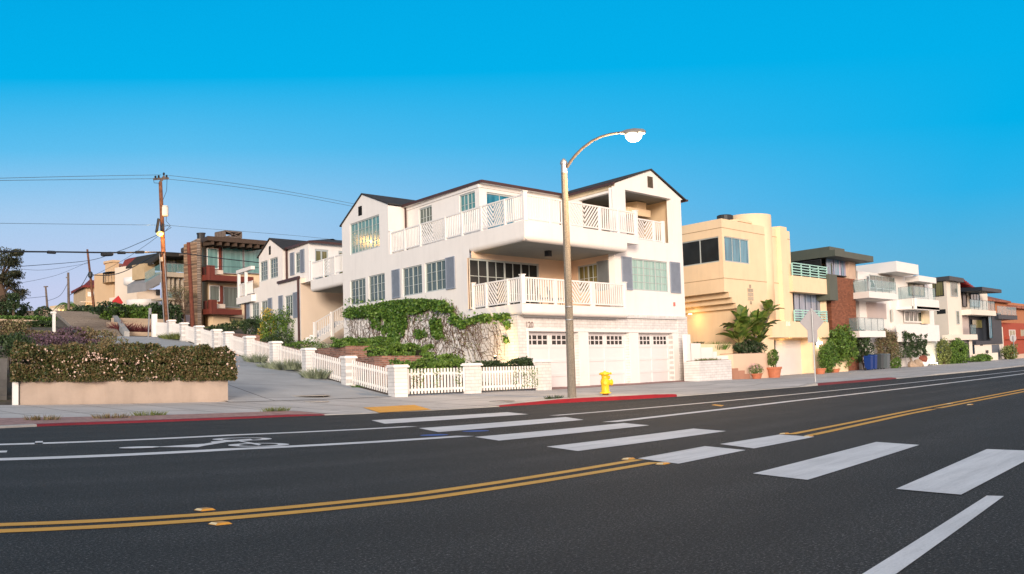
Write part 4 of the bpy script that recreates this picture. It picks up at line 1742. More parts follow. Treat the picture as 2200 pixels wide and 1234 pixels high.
MB().lathe(Vector(((xc0 + xc1) / 2, YG + rc * .92, 0)), [(rc, 3.2), (rc, zc), (rc - .12, zc), (rc - .12, zc - .2)], 32).build('round_tower', YSTUC, yh, True)
q = MB()
pb(q, FG, 1586.6, 470.5, 1632, 484, -.5, 3)
q.build('raised_parapet', YSTUC, yh)
q = MB()
pb(q, FG, 1676, 486, 1701, 722, .28, .6)
q.build('pilaster', YSTUC, yh)
q = MB()
fo_ = FG.at(1621, 466)
q.lathe(Vector((fo_[0], YG + 2, fo_[1] - .3)), [(.5, 0), (.5, .55), (.4, .6)], 16)
q.build('roof_flue', DARKM, yh)
for r4 in ((1671.5, 506, 1675.5, 561), (1674, 609, 1678, 660)):
    q = MB()
    pb(q, FG, *r4, .02, .1)
    q.build('slit_window', GL_DARK, yh)
# stepped ledges under the overhang
q = MB()
for k, (pxr, py) in enumerate(((1566, 630), (1573, 637.5), (1581, 645.5))):
    z = zo - .30 * (k + 1)
    xq = FG.at(pxr, py)[0]
    y_ = YG + .004 * (k + 1)
    q.slab([Vector((xq, y_, 0)), Vector((xl + .6, y_, 0)), Vector((xl + .6, y_, 0)) + VL * 12, Vector((xq, y_, 0)) + VL * 12], z, z + .30)
q.build('stepped_soffit', YSTUC, yh)
# balconies
for (ya, yb, rl, nm) in ((592, 629, 565.5, 0), (690, 721, 666, 1)):
    q = MB()
    r_ = pb(q, FG, 1703 if nm == 0 else 1658, ya, 1782, yb + 4, .35, 1.6)
    q.build('balcony_parapet', YSTUC, yh)
    f = FG.off(.25)
    zt_ = f.at(1742, rl + (5 if nm == 0 else 2))[1]
    q = MB()
    a0_, b0_ = f.at(1703, 600)[0], r_[1] - .06
    n_b = 4
    for k in range(n_b + 1):
        x = a0_ + (b0_ - a0_) * k / n_b
        q.fb(f, x - .035, x + .035, r_[3], zt_, -.035, .035)
    for k in range(5):
        z = r_[3] + .12 + (zt_ - r_[3] - .12) * k / 4
        q.fb(f, a0_, b0_, z - .035, z + .025, .036, .07)
    q.fb(Frame(f.pt(b0_, 0), VL), 0, 1.3, zt_ - .06, zt_, -.03, .03)
    q.build('balcony_rail', MINT, yh)
fq = FG.off(-.9)
q = MB()
pwin(FG.off(-.45), 1702, 622, 1779, 690, 6, 1, yh, m_glass('grey_violet_glass', (.16, .22, .30), curtain=((.15, .20, .29), (.24, .29, .38), (2, 2, .1))), DARKM)
GW = m_plain('garage_white', (.66, .63, .62), .5, .03)
fgd = FG.off(-1.0)
ga = fgd.rect(1666.5, 732, 1738, 801)
q = MB().fb(fgd, ga[0], ga[1], .1, ga[3], -.05, 0)
for k in range(1, 5):
    z = .12 + (ga[3] - .12) * k / 5
    q.fb(fgd, ga[0], ga[1], z - .012, z + .012, 0, .012)
q.build('garage_door', GW, yh)
q = MB()
q.fb(fgd, ga[1], ga[1] + .8, .0, 3.0, -.2, .1)
q.fb(fgd, ga[0] - .8, ga[1] + .8, ga[3], 3.3, -.2, .08)
q.build('garage_surround', YSTUC, yh)
text_obj('116', FG, FG.off(.35).at(1688, 700)[0], FG.off(.35).at(1688, 701)[1], .42, .36, m_plain('pale_number', (.86, .78, .70), .6), yh, 'house_number', .02)
# glass-block cross
q = MB()
cxz = FG.at(1612, 633)
for i, j in ((0, -2), (0, -1), (0, 0), (0, 1), (0, 2), (-1, 0), (-1, 1), (-1, -1), (1, 0), (1, 1), (1, -1)):
    q.fb(FG, cxz[0] + i * .24 - .1, cxz[0] + i * .24 + .1, cxz[1] + j * .24 - .1, cxz[1] + j * .24 + .1, .002, .03)
q.build('glass_block_cross', m_glass('glass_block', (.34, .28, .2)), yh)
# lit soffit lamps (lamps are on in the photo)
LWARM = m_emit('warm_lamp', (1.0, .72, .32), 8)


def small_light(pos, energy, col, parent, r=.08, name='soffit_lamp', rel=Vector((0, 0, -.12)), mat=None):
    g = MB().lathe(Vector(pos) - UP * .03, [(r, 0), (r, .03)], 12)
    g.build(name, mat or LWARM, parent)
    l = bpy.data.lights.new('lamp_light', 'POINT')
    l.energy = energy
    l.color = col
    l.shadow_soft_size = .08
    o = bpy.data.objects.new('lamp_light', l)
    COL.objects.link(o)
    o.parent = parent
    o.location = Vector(pos) + rel - Vector(parent['_o'])


fsf = Frame((x0 + .9, YG), -VL)
p = fsf.pt(*fsf.at(1479, 637))
small_light(Vector((p.x + .1, p.y, zo - .98)), 22, (1, .55, .16), yh, .12, rel=Vector((-.2, 0, -.35)))
small_light(Vector((FG.at(1706, 721)[0], YG + .35, zg - .02)), 22, (1, .6, .2), yh, .08)

# --- brick house with green-grey roof
bh = house_root('brick house with wide green-grey flat roof and lilac curtains at its corner window', FG, 1805)
GREEN = m_plain('grey_green_metal', (.085, .095, .075), .6, .08)
BRN = m_brick('reddish_brown_brick', (.24, .085, .045), (.16, .085, .055), XD, .3, .1, .5, msize=.008)
q = MB()
xb0, xb1 = FG.at(1788, 700)[0], FG.at(1841, 700)[0]
zb1 = FG.at(1801, 596)[1]
q.wall(FG, xb0, xb1, -.5, zb1)
q.wall(Frame((xb0, YG), -VL), -10, 0, -.5, zb1)
q.wall(Frame((xb1, YG), VL), 0, 10, -.5, zb1)
q.build('brick_wall', BRN, bh)
q = MB()
zt = FG.off(1.0).at(1793.7, 536.3)[1]
xa = FG.off(1.0).at(1793.7, 540)[0]
xz = FG.off(1.0).at(1876, 550)[0]
P = lambda x, d, z: Vector((x, YG - d, z))
v0, v1 = P(xa, 1, 0), P(xz, 1, 0)
q.slab([v0, v1, v1 + VL * 9, v0 + VL * 13], zt - .42, zt)
q.slab([v0 + Vector((.5, .6, 0)), v0 + Vector((3.2, .6, 0)), v0 + Vector((3.2, .6, 0)) + VL * 11, v0 + Vector((.5, .6, 0)) + VL * 11], zt + .002, zt + .30)
q.build('flat_roof', GREEN, bh)
q = MB()
xw = FG.at(1771, 580)[0]
Fw = Frame((xw + .3, YG + .3), (1, 0))
pwin(Fw, 1772, 552, 1838, 598, 4, 1, bh, m_glass('curtained_glass', (.3, .27, .42), curtain=((.06, .22, .34), (.42, .36, .52), (1.1, 1.1, .05))), DARKM)
Fws = Frame((xw + .3, YG + .3), -VL)
window(Fws, -6.5, 0, zb1, zt - .5, 4, 1, bh, DARKM, GL_DARK, -.02, .06, .04)
q.fb(FG, xb1 - .9, xb1 + .35, zb1, zt - .43, -3, -.02)
q.build('beige_return_wall', BEIGE, bh)
q = MB()
pb(q, FG, 1781, 589, 1801, 646, .55, 3.5)
pb(q, FG, 1788, 566, 1788.5, 589, .3, .1)
q.build('green_box_window', GREEN, bh)
MB().fb(Fws, -9, 0, -.3, zb1, -.3, -.05).build('side_wall', BRN, bh)

# --- white modern house with glass balconies
WH = m_plain('cream_white_render', (.78, .74, .70), .8, .03, .8, .1)
BE2 = m_plain('pinkish_grey_render', (.48, .40, .37), .85, .05, .9, .2)
wh = house_root('white modern house with big flat roof and stacked glass balconies', FG, 1900)
q = MB()
a = FG.off(1.2)
z1_, z0_ = a.at(1925.5, 561)[1], a.at(1924.4, 583)[1]
v0 = a.pt(a.at(1925.5, 565)[0], 0)
v1 = a.pt(a.at(1973, 574)[0], 0)
q.slab([v0, v1, v1 + VL * 10, v0 + VL * 14], z0_, z1_)
v2 = FG.pt(FG.at(1973, 590)[0], 0, 1.0) + Vector((.01, 0, 0))
v3 = FG.pt(FG.at(1986.7, 590)[0], 0, 1.0)
z3, z4 = FG.off(1.0).at(1986.7, 588.8)[1], FG.off(1.0).at(1986.7, 605.8)[1]
v2b = v2 - XD * 3
q.slab([v2b, v3, v3 + VL * 10, v2b + VL * 10], z4, z0_ - .005)
q.build('flat_roof', WH, wh)
q = MB()
xw0, xw1 = FG.at(1862, 650)[0], FG.at(1990, 650)[0]
q.wall(FG.off(-.6), xw0, FG.at(1932, 690)[0], -.5, z0_)
q.wall(FG.off(-.3), FG.at(1932, 690)[0] - .4, FG.at(2012, 650)[0], -.5, z3)
q.wall(Frame(FG.pt(FG.at(1932, 690)[0] - .4, 0, -.3), -VL), -1.5, 0, -.5, z0_)
q.wall(Frame((xw0, YG + .6), -VL), -10, 0, -.5, z0_)
q.build('wall', BE2 if False else WH, wh)
q = MB()
pb(q, FG.off(-.55), 1862, 650, 1905, 686, 0, .1)
q.build('grey_wall_panel', BE2, wh)
pwin(FG.off(-.3), 1866, 590, 1922, 625, 4, 1, wh, GL_DIM, FRAMEG)
pwin(FG.off(-.25), 1951, 607, 1986, 638, 3, 1, wh, GL_OLIVE, DARKM)
pwin(FG.off(-.5), 1913, 665, 1925.5, 692.5, 1, 1, wh, GL_OLIVE, FRAMEG)
pwin(FG.off(-.2), 1941, 666.5, 1981, 694.5, 4, 1, wh, GL_DIM, WHITE2, mull=(1, 2, 3), fr=.14)
for (sx0, sy0, sx1, sy1, gy, dd, sl_) in ((1866.5, 626, 1929, 644, 599, 1.4, 1838), (1846, 711, 1903, 721.5, 682, .9, 1844)):
    q = MB()
    f = FG.off(dd)
    r_ = f.rect(sx0, sy0, sx1, sy1)
    c0 = f.pt(r_[0], 0)
    c1 = f.pt(r_[1], 0)
    zz0, zz1 = r_[2], f.at(sx0, sy0)[1]
    zz0 = zz1 - .45
    q.slab([c0, c1, c1 + VL * 3.2, c0 + VL * 5], zz0, zz1)
    q.build('balcony_slab', WH, wh)
    zg_ = f.at(sx0, gy)[1]
    glass_rail(Frame((c0.x, c0.y), (1, 0)), .1, r_[1] - r_[0] - .1, zz1, zg_, wh, 4, d=-.08)
    glass_rail(Frame((c0.x, c0.y), -VL), -4.5, -.1, zz1, zg_, wh, 3, d=-.08)
q = MB()
r1 = pb(q, FG, 1965, 641, 2018.5, 668, 1.3, .25)
fL = sideF(FG, 1965, 650, 1.3)
q.fb(fL, -4.5, 0, r1[2], r1[3], -.25, -.001)
q.slab([FG.pt(r1[0], 0, 1.3), FG.pt(r1[1], 0, 1.3), FG.pt(r1[1], 0, -.3), FG.pt(r1[0], 0, -.3)], r1[2] + .05, r1[2] + .25)
q.build('solid_balcony', WH, wh)
zgl = FG.off(1.3).at(1990, 630)[1]
glass_rail(Frame((fL.p.x, fL.p.y), (1, 0)), .1, r1[1] - r1[0] - .6, r1[3], r1[3] + 1.0, wh, 3, d=-.12)
glass_rail(fL, -4.2, -.1, r1[3], r1[3] + 1.0, wh, 3, d=-.12)
q = MB()
r2 = pb(q, FG, 1932, 697, 2019.6, 733, .9, .25)
q.build('white_parapet', WHITE2, wh)
q = MB()
r3 = pb(q, FG, 1990, 733, 2019.6, 781, .25, .5)
q.build('frosted_entrance_wall', m_plain('frosted_white_glass', (.80, .80, .72), .3, .02), wh)
small_light(Vector((FG.at(1999, 775)[0], YG - .5, .25)), 16, (1, .85, .5), wh, .10, 'ground_spotlight', Vector((0, 0, .22)), m_emit('white_lamp', (1, .9, .7), 30))
q = MB()
pb(q, FG, 1983, 668, 1998, 696, .05, .2)
q.build('recess_wall', m_plain('yellow_lit_render', (.72, .58, .38), .8), wh)  # yellow light on this wall is put into its colour

# --- cream house with grey roof and red pergola
ch = house_root('cream modern house with charcoal flat roof, tall corner windows and a grey garage', FG, 2050)
CRM = m_plain('cream_render', (.74, .66, .56), .85, .04, .8, .1)
q = MB()
xk = FG.at(2038, 700)[0]
zk = FG.at(2037, 603)[1]
xk2 = FG.at(2065, 650)[0]
q.wall(FG, xk, xk2, -.6, zk)
q.wall(Frame((xk, YG), -VL), -9, 0, -.6, zk)
q.build('wall', CRM, ch)
q = MB()
v0, v1 = FG.pt(FG.off(.5).at(2039.7, 595)[0], 0, .5), FG.pt(FG.off(.5).at(2071, 603)[0], 0, .5)
zz = FG.off(.5).at(2039.7, 593)[1]
q.slab([v0, v1, v1 + VL * 9, v0 + VL * 10], zz - .38, zz)
q.build('flat_roof', m_plain('charcoal_roof', (.06, .062, .066), .6), ch)
fs_ = Frame((xk, YG), -VL)
pwin(fs_, 1992, 606, 2029, 636, 2, 1, ch, GL_OLIVE, DARKM, mull=(1,))
pwin(FG, 2040.5, 606, 2057.5, 638.5, 1, 1, ch, GL_DIM, FRAMEG)
pwin(FG, 2053, 668, 2061, 697, 1, 1, ch, GL_DIM, FRAMEG)
a_ = fs_.rect(2013, 666, 2032, 674)
MB().fb(fs_, a_[0], a_[1], a_[2], a_[3], 0, .02).build('slot_window', GL_DARK, ch)
q = MB()
xp0 = xk2 + .001
xp1 = FG.at(2121, 660)[0]
zp = FG.off(.9).at(2064, 663)[1]
q.slab([P(xp0, .9, 0), P(xp1, .9, 0), Vector((xp1, YG + 2, 0)), Vector((xp0, YG + 2, 0))], zp - .5, zp)
q.build('balcony_slab', CRM, ch)
glass_rail(FG.off(.8), xp0 + .1, xp1 - .1, zp, FG.off(.8).at(2064, 640.7)[1], ch, 6, mat=DARKM)
q = MB()
z2 = FG.off(1.0).at(2048, 719)[1]
xq0, xq1 = FG.off(1.0).at(2047.5, 722)[0], FG.off(1.0).at(2100, 722)[0]
q.slab([P(xq0, 1, 0), P(xq1, 1, 0), Vector((xq1, YG + .0, 0)), Vector((xq0, YG + .0, 0))], z2 - .5, z2)
q.wall(FG.off(.5), xq0, xk + .2, -.6, z2 - .5)
xgg = FG.off(.5).at(2083, 760)[0]
q.wall(FG.off(.5), xgg, xgg + 1.1, -.6, z2 - .5)
q.build('lower_balcony', CRM, ch)
glass_rail(FG.off(.9), FG.at(2066, 720)[0], xq1 - .1, z2, FG.off(.9).at(2066, 697)[1], ch, 5, mat=DARKM)
q = MB()
a_ = FG.off(.3).rect(2051, 732, 2083, 775)
q.fb(FG.off(.3), a_[0], a_[1], -.5, a_[3], -.1, 0)
q.build('garage_door', m_plain('warm_grey_door', (.25, .235, .24), .6), ch)
q = MB()
q.fb(FG.off(-.2), xk2, FG.at(2086, 700)[0], z2, zp - .5, -.1, 0)
q.build('grey_wall_panel', BE2, ch)
for k in range(6):
    f = FG.off(-.2)
    MB().fb(f, f.at(2068 + k * 4, 600)[0], f.at(2070 + k * 4, 600)[0] + .5, zz - .10 - k * .11, zz + .05 - k * .11, -2.5, 0).build('pergola_beam', m_plain('red_pergola', (.22, .02, .02), .6), ch)

# --- dark house
dh = house_root('charcoal and glass house with a thin tilted dark roof', FG, 2110)
DK = m_plain('charcoal_panel', (.028, .034, .045), .5, .1)
q = MB()
xd0, xd1, xd2 = xp1 - 6.0, FG.at(2120, 700)[0], FG.at(2146, 700)[0]
zd = FG.at(2120, 733)[1]
q.wall(FG.off(-.4), xd0, xd1, zd, zp - .5)
q.wall(FG.off(.3), xd1, xd2, zd, FG.at(2120, 672)[1])
q.face([FG.pt(xd1, zd, .3), FG.pt(xd1, zd, -.4), FG.pt(xd1, zp - .5, -.4), FG.pt(xd1, zp - .5, .3)])
q.fb(FG, xd0, xd2, zd - .35, zd, -3, .31)
q.build('charcoal_wall', DK, dh)
pwin(FG.off(-.3), 2087, 686, 2110, 706, 1, 1, dh, GL_OLIVE, DARKM)
pwin(FG.off(.32), 2122, 677, 2132, 728, 2, 2, dh, GL_BLUE, DARKM)
q = MB()
ftop = FG.off(-1.5)
q.wall(ftop, ftop.at(2064, 630)[0], ftop.at(2121, 630)[0], zp, ftop.at(2095, 618)[1])
q.build('upper_wall', CRM, dh)
pwin(FG.off(-1.4), 2066, 622, 2077, 660, 1, 1, dh, GL_DARK, DARKM)
pwin(FG.off(-1.4), 2084, 630, 2105, 661, 3, 1, dh, GL_BLUE, DARKM)
q = MB()
f = FG.off(1.4)
za_, zb_ = f.at(2109.7, 616.4)[1], f.at(2152, 628)[1]
v0 = f.pt(f.at(2109.7, 617)[0], 0)
v1 = f.pt(f.at(2152, 629)[0], 0)
q.hexa([v0 + UP * (za_ - .35), v1 + UP * (za_ - .35), v1 + VL * 6 + UP * (za_ - .1), v0 + VL * 8 + UP * (za_ - .1)], [v0 + UP * za_, v1 + UP * za_, v1 + VL * 6 + UP * (za_ + .3), v0 + VL * 8 + UP * (za_ + .3)])
q.build('tilted_roof', DK, dh)
q = MB()
fw = FG.off(.2)
q.wall(fw, fw.at(2094, 750)[0], fw.at(2151, 750)[0], -.8, zd - .36)
q.build('ground_floor_wall', CRM, dh)
q = MB()
pb(q, FG, 2131, 741, 2149, 775, .24, .1)
q.build('garage_door', m_plain('slate_door', (.11, .125, .15), .6), dh)
for r4 in ((2106, 738, 2112, 743), (2118, 753, 2124, 759)):
    q = MB()
    pb(q, FG, *r4, .24, .1)
    q.build('wall_vent', DARKM, dh)
q = MB()
pb(q, FG, 2096, 761, 2145, 776, .9, .3)
q.build('garden_wall', CRM, dh)
MB().fb(FG, xd2, xd2 + 3.5, -.8, zd + 1.5, -6, -.5).build('party_wall', CRM, dh)

# --- red house at the far right
rh = house_root('red and orange house with clay tile roof at the right edge of the street', FG, 2180)
REDW = m_plain('brick_red_render', (.34, .065, .035), .85, .08)
ORW = m_plain('orange_render', (.42, .17, .08), .85, .08)
fr_ = FG.off(-.6)
q = MB()
xr0, xr1 = fr_.at(2147, 700)[0], fr_.at(2235, 700)[0]
q.wall(fr_, xr0, xr1, -1.2, fr_.at(2165, 694)[1])
q.build('red_wall', REDW, rh)
q = MB()
f2 = FG.off(-3)
q.wall(f2, f2.at(2120, 660)[0], f2.at(2240, 660)[0], 2, f2.at(2165, 650)[1])
q.build('upper_wall', ORW, rh)
TILE = m_brick('clay_roof_tiles', (.32, .12, .075), (.12, .04, .03), XD, .35, .3, .6)
q = MB()
a, b = f2.at(2120, 648), f2.at(2162, 652)
q.hexa([f2.pt(a[0], a[1], .6), f2.pt(b[0], a[1], .6), f2.pt(b[0] + 1, a[1], -5), f2.pt(a[0], a[1], -5)], [f2.pt(a[0], a[1] + .2, .6), f2.pt(b[0], a[1] + .2, .6), f2.pt(b[0] - 2, a[1] + 1.3, -3), f2.pt(a[0], a[1] + 1.3, -3)])
a, b = f2.at(2163, 662), f2.at(2240, 662)
q.build('tile_roof', TILE, rh)
q = MB()
q.hexa([f2.pt(a[0], a[1], .6), f2.pt(b[0], a[1], .6), f2.pt(b[0] + 1, a[1], -5), f2.pt(a[0], a[1], -5)], [f2.pt(a[0], a[1] + .25, .6), f2.pt(b[0], a[1] + .25, .6), f2.pt(b[0], a[1] + 1.4, -4), f2.pt(a[0], a[1] + 1.4, -4)])
q.build('tile_roof', TILE, rh)
q = MB()
f3 = FG.off(.6)
r_ = f3.rect(2145, 676, 2186, 684)
q.slab([f3.pt(r_[0], 0), f3.pt(r_[1], 0), f3.pt(r_[1], 0, -2.5), f3.pt(r_[0], 0, -2.5)], r_[3] - .45, r_[3])
q.build('balcony_slab', DK, rh)
glass_rail(f3, r_[0] + .1, r_[1] - .1, r_[3], f3.at(2165, 659)[1], rh, 4, d=-.1)
pwin(fr_, 2167, 709, 2181, 724, 2, 1, rh, GL_OLIVE, WHITE2)
pwin(fr_, 2191, 708, 2203, 727, 1, 1, rh, GL_OLIVE, ORW)
q = MB()
pb(q, fr_, 2163, 723, 2240, 728, .25, .3)
q.build('red_ledge', REDW, rh)
# low garden wall at the far right
q = MB()
pb(q, FG, 2178, 762, 2240, 775, .3, .3)
tag(q.build('garden_wall', BEIGE), 'low pale wall in front of the red house', 'wall')

# ------------------------------------------------------------------ foliage
def leaf_mesh(P, size, seed=1, aspect=.55, flat=0.0, droop=0.0, bend=True):
    """small folded leaves at the points P (n x 3)"""
    rng = np.random.default_rng(seed)
    n = len(P)
    a = rng.normal(size=(n, 3))
    a[:, 2] = a[:, 2] * (1 - flat) - droop
    a /= np.linalg.norm(a, axis=1)[:, None]
    b = rng.normal(size=(n, 3))
    b[:, 2] *= (1 - flat)
    b -= (b * a).sum(1)[:, None] * a
    b /= np.linalg.norm(b, axis=1)[:, None] + 1e-9
    s = size * rng.uniform(.6, 1.35, n)[:, None]
    c = np.cross(a, b)
    V = np.stack([P - a * s * .5, P + b * s * aspect * .5 + c * s * .1, P + a * s * .5, P - b * s * aspect * .5 + c * s * .1], 1)
    return V.reshape(-1, 3)


def foliage(name, P, size, mat, parent=None, seed=1, **kw):
    V = leaf_mesh(np.asarray(P, float), size, seed, **kw)
    n = len(V) // 4
    org = Vector(parent['_o']) if parent is not None else Vector((V[:, 0].mean(), V[:, 1].mean(), V[:, 2].min()))
    V = V - np.array(org)
    me = bpy.data.meshes.new(name)
    me.vertices.add(n * 4)
    me.vertices.foreach_set('co', V.astype('f').ravel())
    me.loops.add(n * 4)
    me.loops.foreach_set('vertex_index', np.arange(n * 4, dtype='i'))
    me.polygons.add(n)
    me.polygons.foreach_set('loop_start', np.arange(0, n * 4, 4, dtype='i'))
    me.polygons.foreach_set('loop_total', np.full(n, 4, dtype='i'))
    me.materials.append(mat)
    me.update(calc_edges=True)
    o = bpy.data.objects.new(name, me)
    COL.objects.link(o)
    if parent is not None:
        o.parent = parent
    else:
        o.location = org
    o['_o'] = tuple(org)
    return o


def nz(p, sc=1.0, off=0.0):
    return noise.noise(Vector((p[0] * sc + off, p[1] * sc - off, p[2] * sc + off * .5)))


def blob_pts(c, r, n, seed=1, lump=.35, sc=1.2, shell=.45, zmin=None):
    """points through a lumpy ellipsoid, denser towards its surface"""
    rng = np.random.default_rng(seed)
    out = []
    r = r if hasattr(r, '__len__') else (r, r, r)
    while len(out) < n:
        d = rng.normal(size=3)
        d /= np.linalg.norm(d)
        k = 1 + lump * nz((c[0] + d[0] * r[0], c[1] + d[1] * r[1], c[2] + d[2] * r[2]), sc, seed * 3.1) * 2
        q = rng.uniform(shell, 1) ** .6 * k
        p = (c[0] + d[0] * r[0] * q, c[1] + d[1] * r[1] * q, c[2] + d[2] * r[2] * q)
        if nz(p, 1.8 / max(.3, min(r)), seed) < -.28:
            continue
        if zmin is not None and p[2] < zmin:
            continue
        out.append(p)
    return out


def box_pts(F, s0, s1, z0, z1, d0, d1, n, seed=1, rough=.12, zfun=None, skew=0.0):
    """points near the front, top and ends of a hedge block with an uneven skin"""
    rng = np.random.default_rng(seed)
    out = []
    for _ in range(n):
        f = rng.random()
        s, z, d = rng.uniform(s0, s1), rng.uniform(z0, z1), rng.uniform(d0, d1)
        if f < .45:
            d = d1 - abs(rng.normal()) * .08
        elif f < .85:
            z = z1 - abs(rng.normal()) * .08
        elif f < .93:
            s = s0 + abs(rng.normal()) * .08
        else:
            s = s1 - abs(rng.normal()) * .08
        s += skew * max(0, -d) * (s1 - s) / (s1 - s0)
        k = nz((s * 1.4, z * 1.4, d * 1.4), 1.0, seed) * rough * 2 + rng.normal() * .02
        c = F.pt(s, z, d)
        add = 0 if zfun is None else zfun(c.x, c.y)
        ce = ((s0 + s1) / 2, (z0 + z1) / 2)
        c = F.pt(s + k * (1 if s > ce[0] else -1) * .5, z + (k if z > ce[1] else 0), d + k)
        out.append((c.x, c.y, c.z + add))
    return out


def hexa_core(m, F, s0, s1, z0, z1, d0, d1, zfun=None):
    n = max(1, int((s1 - s0) / 1.5))
    for i in range(n):
        a, b = s0 + (s1 - s0) * i / n, s0 + (s1 - s0) * (i + 1) / n
        q = []
        for (s, d) in ((a, d1), (b, d1), (b, d0), (a, d0)):
            p = F.pt(s, 0, d)
            q.append((p, zfun(p.x, p.y) if zfun else 0))
        m.hexa([p + UP * (z0 + h) for p, h in q], [p + UP * (z1 + h) for p, h in q])
    return m


L_HEDGE = m_leaf('hedge_leaves', [(.008, .018, .004), (.022, .042, .009), (.050, .070, .015), (.095, .080, .030), (.17, .12, .055)])
L_FLOWER = m_leaf('pale_pink_flowers', [(.52, .34, .27), (.68, .50, .42)], .7)
L_GREEN = m_leaf('mid_green_leaves', [(.015, .035, .008), (.04, .085, .014), (.075, .15, .02), (.13, .21, .035)])
L_BRIGHT = m_leaf('bright_green_leaves', [(.010, .030, .005), (.030, .075, .009), (.062, .14, .017), (.12, .20, .035)])
L_DARK = m_leaf('dark_green_leaves', [(.008, .018, .007), (.02, .04, .014), (.04, .07, .022)])
L_GREY = m_leaf('grey_green_leaves', [(.10, .13, .075), (.18, .21, .13), (.26, .29, .20)], .8)
L_DRY = m_leaf('dry_brown_leaves', [(.05, .033, .02), (.12, .08, .045), (.21, .16, .09), (.10, .11, .04)], .9)
L_PURPLE = m_leaf('purple_flower_leaves', [(.035, .022, .025), (.085, .050, .070), (.17, .10, .15), (.055, .045, .028)], .8)
L_RED = m_leaf('dark_red_leaves', [(.05, .012, .015), (.14, .03, .035), (.22, .06, .06)], .6)
L_YEL = m_leaf('yellow_leaves', [(.5, .28, .02), (.62, .42, .05), (.12, .14, .03)], .6)
L_OLIVE = m_leaf('olive_leaves', [(.04, .06, .015), (.10, .13, .035), (.18, .20, .06)], .5)
TWIG = m_plain('twigs', (.10, .065, .045), .9, .3, 20, .3)
CORE = m_plain('hedge_shade_core', (.012, .014, .006), 1.0, .2, 4, .2)  # solid core, near-black colour paints the shade between the leaves


def bush(name, label, cat, c, r, n, size, mat, seed=1, group=None, stems=True, core=.55, **kw):
    """a bush: leaves through a lumpy crown over a few real stems"""
    c = Vector(c)
    rr = r if hasattr(r, '__len__') else (r, r, r)
    g = gz(c.x, c.y)
    base = Vector((c.x, c.y, min(c.z - rr[2] * .8, max(g, c.z - rr[2] * 2.5))))
    o = thing(name, label, cat, base, group)
    foliage('leaves', blob_pts(c, rr, n, seed, **kw), size, mat, o, seed)
    rng = random.Random(seed)
    if stems:
        m = MB()
        for _ in range(5):
            e = c + Vector((rng.uniform(-.6, .6) * rr[0], rng.uniform(-.6, .6) * rr[1], rng.uniform(-.1, .5) * rr[2]))
            m.tube([base, (base + e) / 2 + Vector((rng.uniform(-.1, .1), rng.uniform(-.1, .1), 0)), e], [.03, .02, .008], 5)
        m.build('stems', TWIG, o)
    return o


def grass_tuft(name, label, c, r, n, h, mat, seed=1, lean=.5, cat='grass tuft', w=.012, group=None):
    c = Vector(c)
    rng = random.Random(seed)
    m = MB()
    for _ in range(n):
        a = rng.uniform(0, 2 * math.pi)
        k = math.sqrt(rng.random())
        p = c + Vector((math.cos(a) * r[0] * k, math.sin(a) * r[1] * k, 0))
        d = Vector((math.cos(a) * lean * k + rng.uniform(-.2, .2), math.sin(a) * lean * k + rng.uniform(-.2, .2), 1)).normalized()
        hh = h * rng.uniform(.55, 1.15)
        s = Vector((-d.y, d.x, 0))
        s = s.normalized() if s.length > .01 else XD
        s = (s * math.cos(a) + Vector((0, 0, 0))) if False else Vector((math.cos(a * 3), math.sin(a * 3), 0))
        tip = p + d * hh + Vector((d.x, d.y, 0)) * hh * .25
        mid = p + d * hh * .55
        m.face([p - s * w, p + s * w, mid + s * w * .8, mid - s * w * .8])
        m.face([mid - s * w * .8, mid + s * w * .8, tip])
    o = m.build(name, mat)
    return tag(o, label, cat, group)


# --- the flowering hedge in its long planter wall (left foreground)
pa, pb_ = on_ground(45, 870), on_ground(490, 862)
FP = Frame((pa.x, pa.y), (pb_.x - pa.x, pb_.y - pa.y))
LP = (Vector((pb_.x, pb_.y, 0)) - Vector((pa.x, pa.y, 0))).length
zpt = FP.at(270, 811)[1]
planter = thing('planter_wall', 'long low beige stucco planter wall under the flowering hedge', 'planter', FP.pt(LP / 2, .25, -1))
STB = m_plain('pinkish_beige_stucco', (.43, .345, .28), .95, .14, 1.3, .4, 40, streak=.12)
m = MB()
m.fb(FP, 0, LP, .0, zpt, -.25, 0)
m.hexa([FP.pt(LP, 0, -.251), FP.pt(LP + .9, 0, -4.2), FP.pt(LP + .6, 0, -4.2), FP.pt(LP - .25, 0, -.251)], [FP.pt(LP, zpt, -.251), FP.pt(LP + .9, zpt, -4.2), FP.pt(LP + .6, zpt, -4.2), FP.pt(LP - .25, zpt, -.251)])
m.hexa([FP.pt(0, 0, -.251), FP.pt(2.2, 0, -4.2), FP.pt(2.5, 0, -4.2), FP.pt(.25, 0, -.251)][::-1], [FP.pt(0, zpt, -.251), FP.pt(2.2, zpt, -4.2), FP.pt(2.5, zpt, -4.2), FP.pt(.25, zpt, -.251)][::-1])
m.build('wall', STB, planter)
MB().fb(FP, 2.2, LP - .2, .1, zpt - .08, -4, -.25).build('soil', EARTH, planter)
MB().fb(FP, -.22, -.08, .12, FP.at(40, 818)[1], -.12, 0).build('white_post', WHITE2, planter)
zh = FP.off(-.8).at(270, 752)[1]
hedge = thing('hedge', 'long clipped bronze-green hedge dotted with pale pink flowers on the beige planter', 'hedge', FP.pt(LP / 2, zpt, -1))
s0_, s1_ = FP.at(22, 790)[0], FP.at(502, 790)[0]
pts = box_pts(FP, s0_, s1_, zpt - .12, zh, -2.9, .14, 46000, 3, .17, skew=.62)
foliage('leaves', pts, .085, L_HEDGE, hedge, 4)
rngf = np.random.default_rng(5)
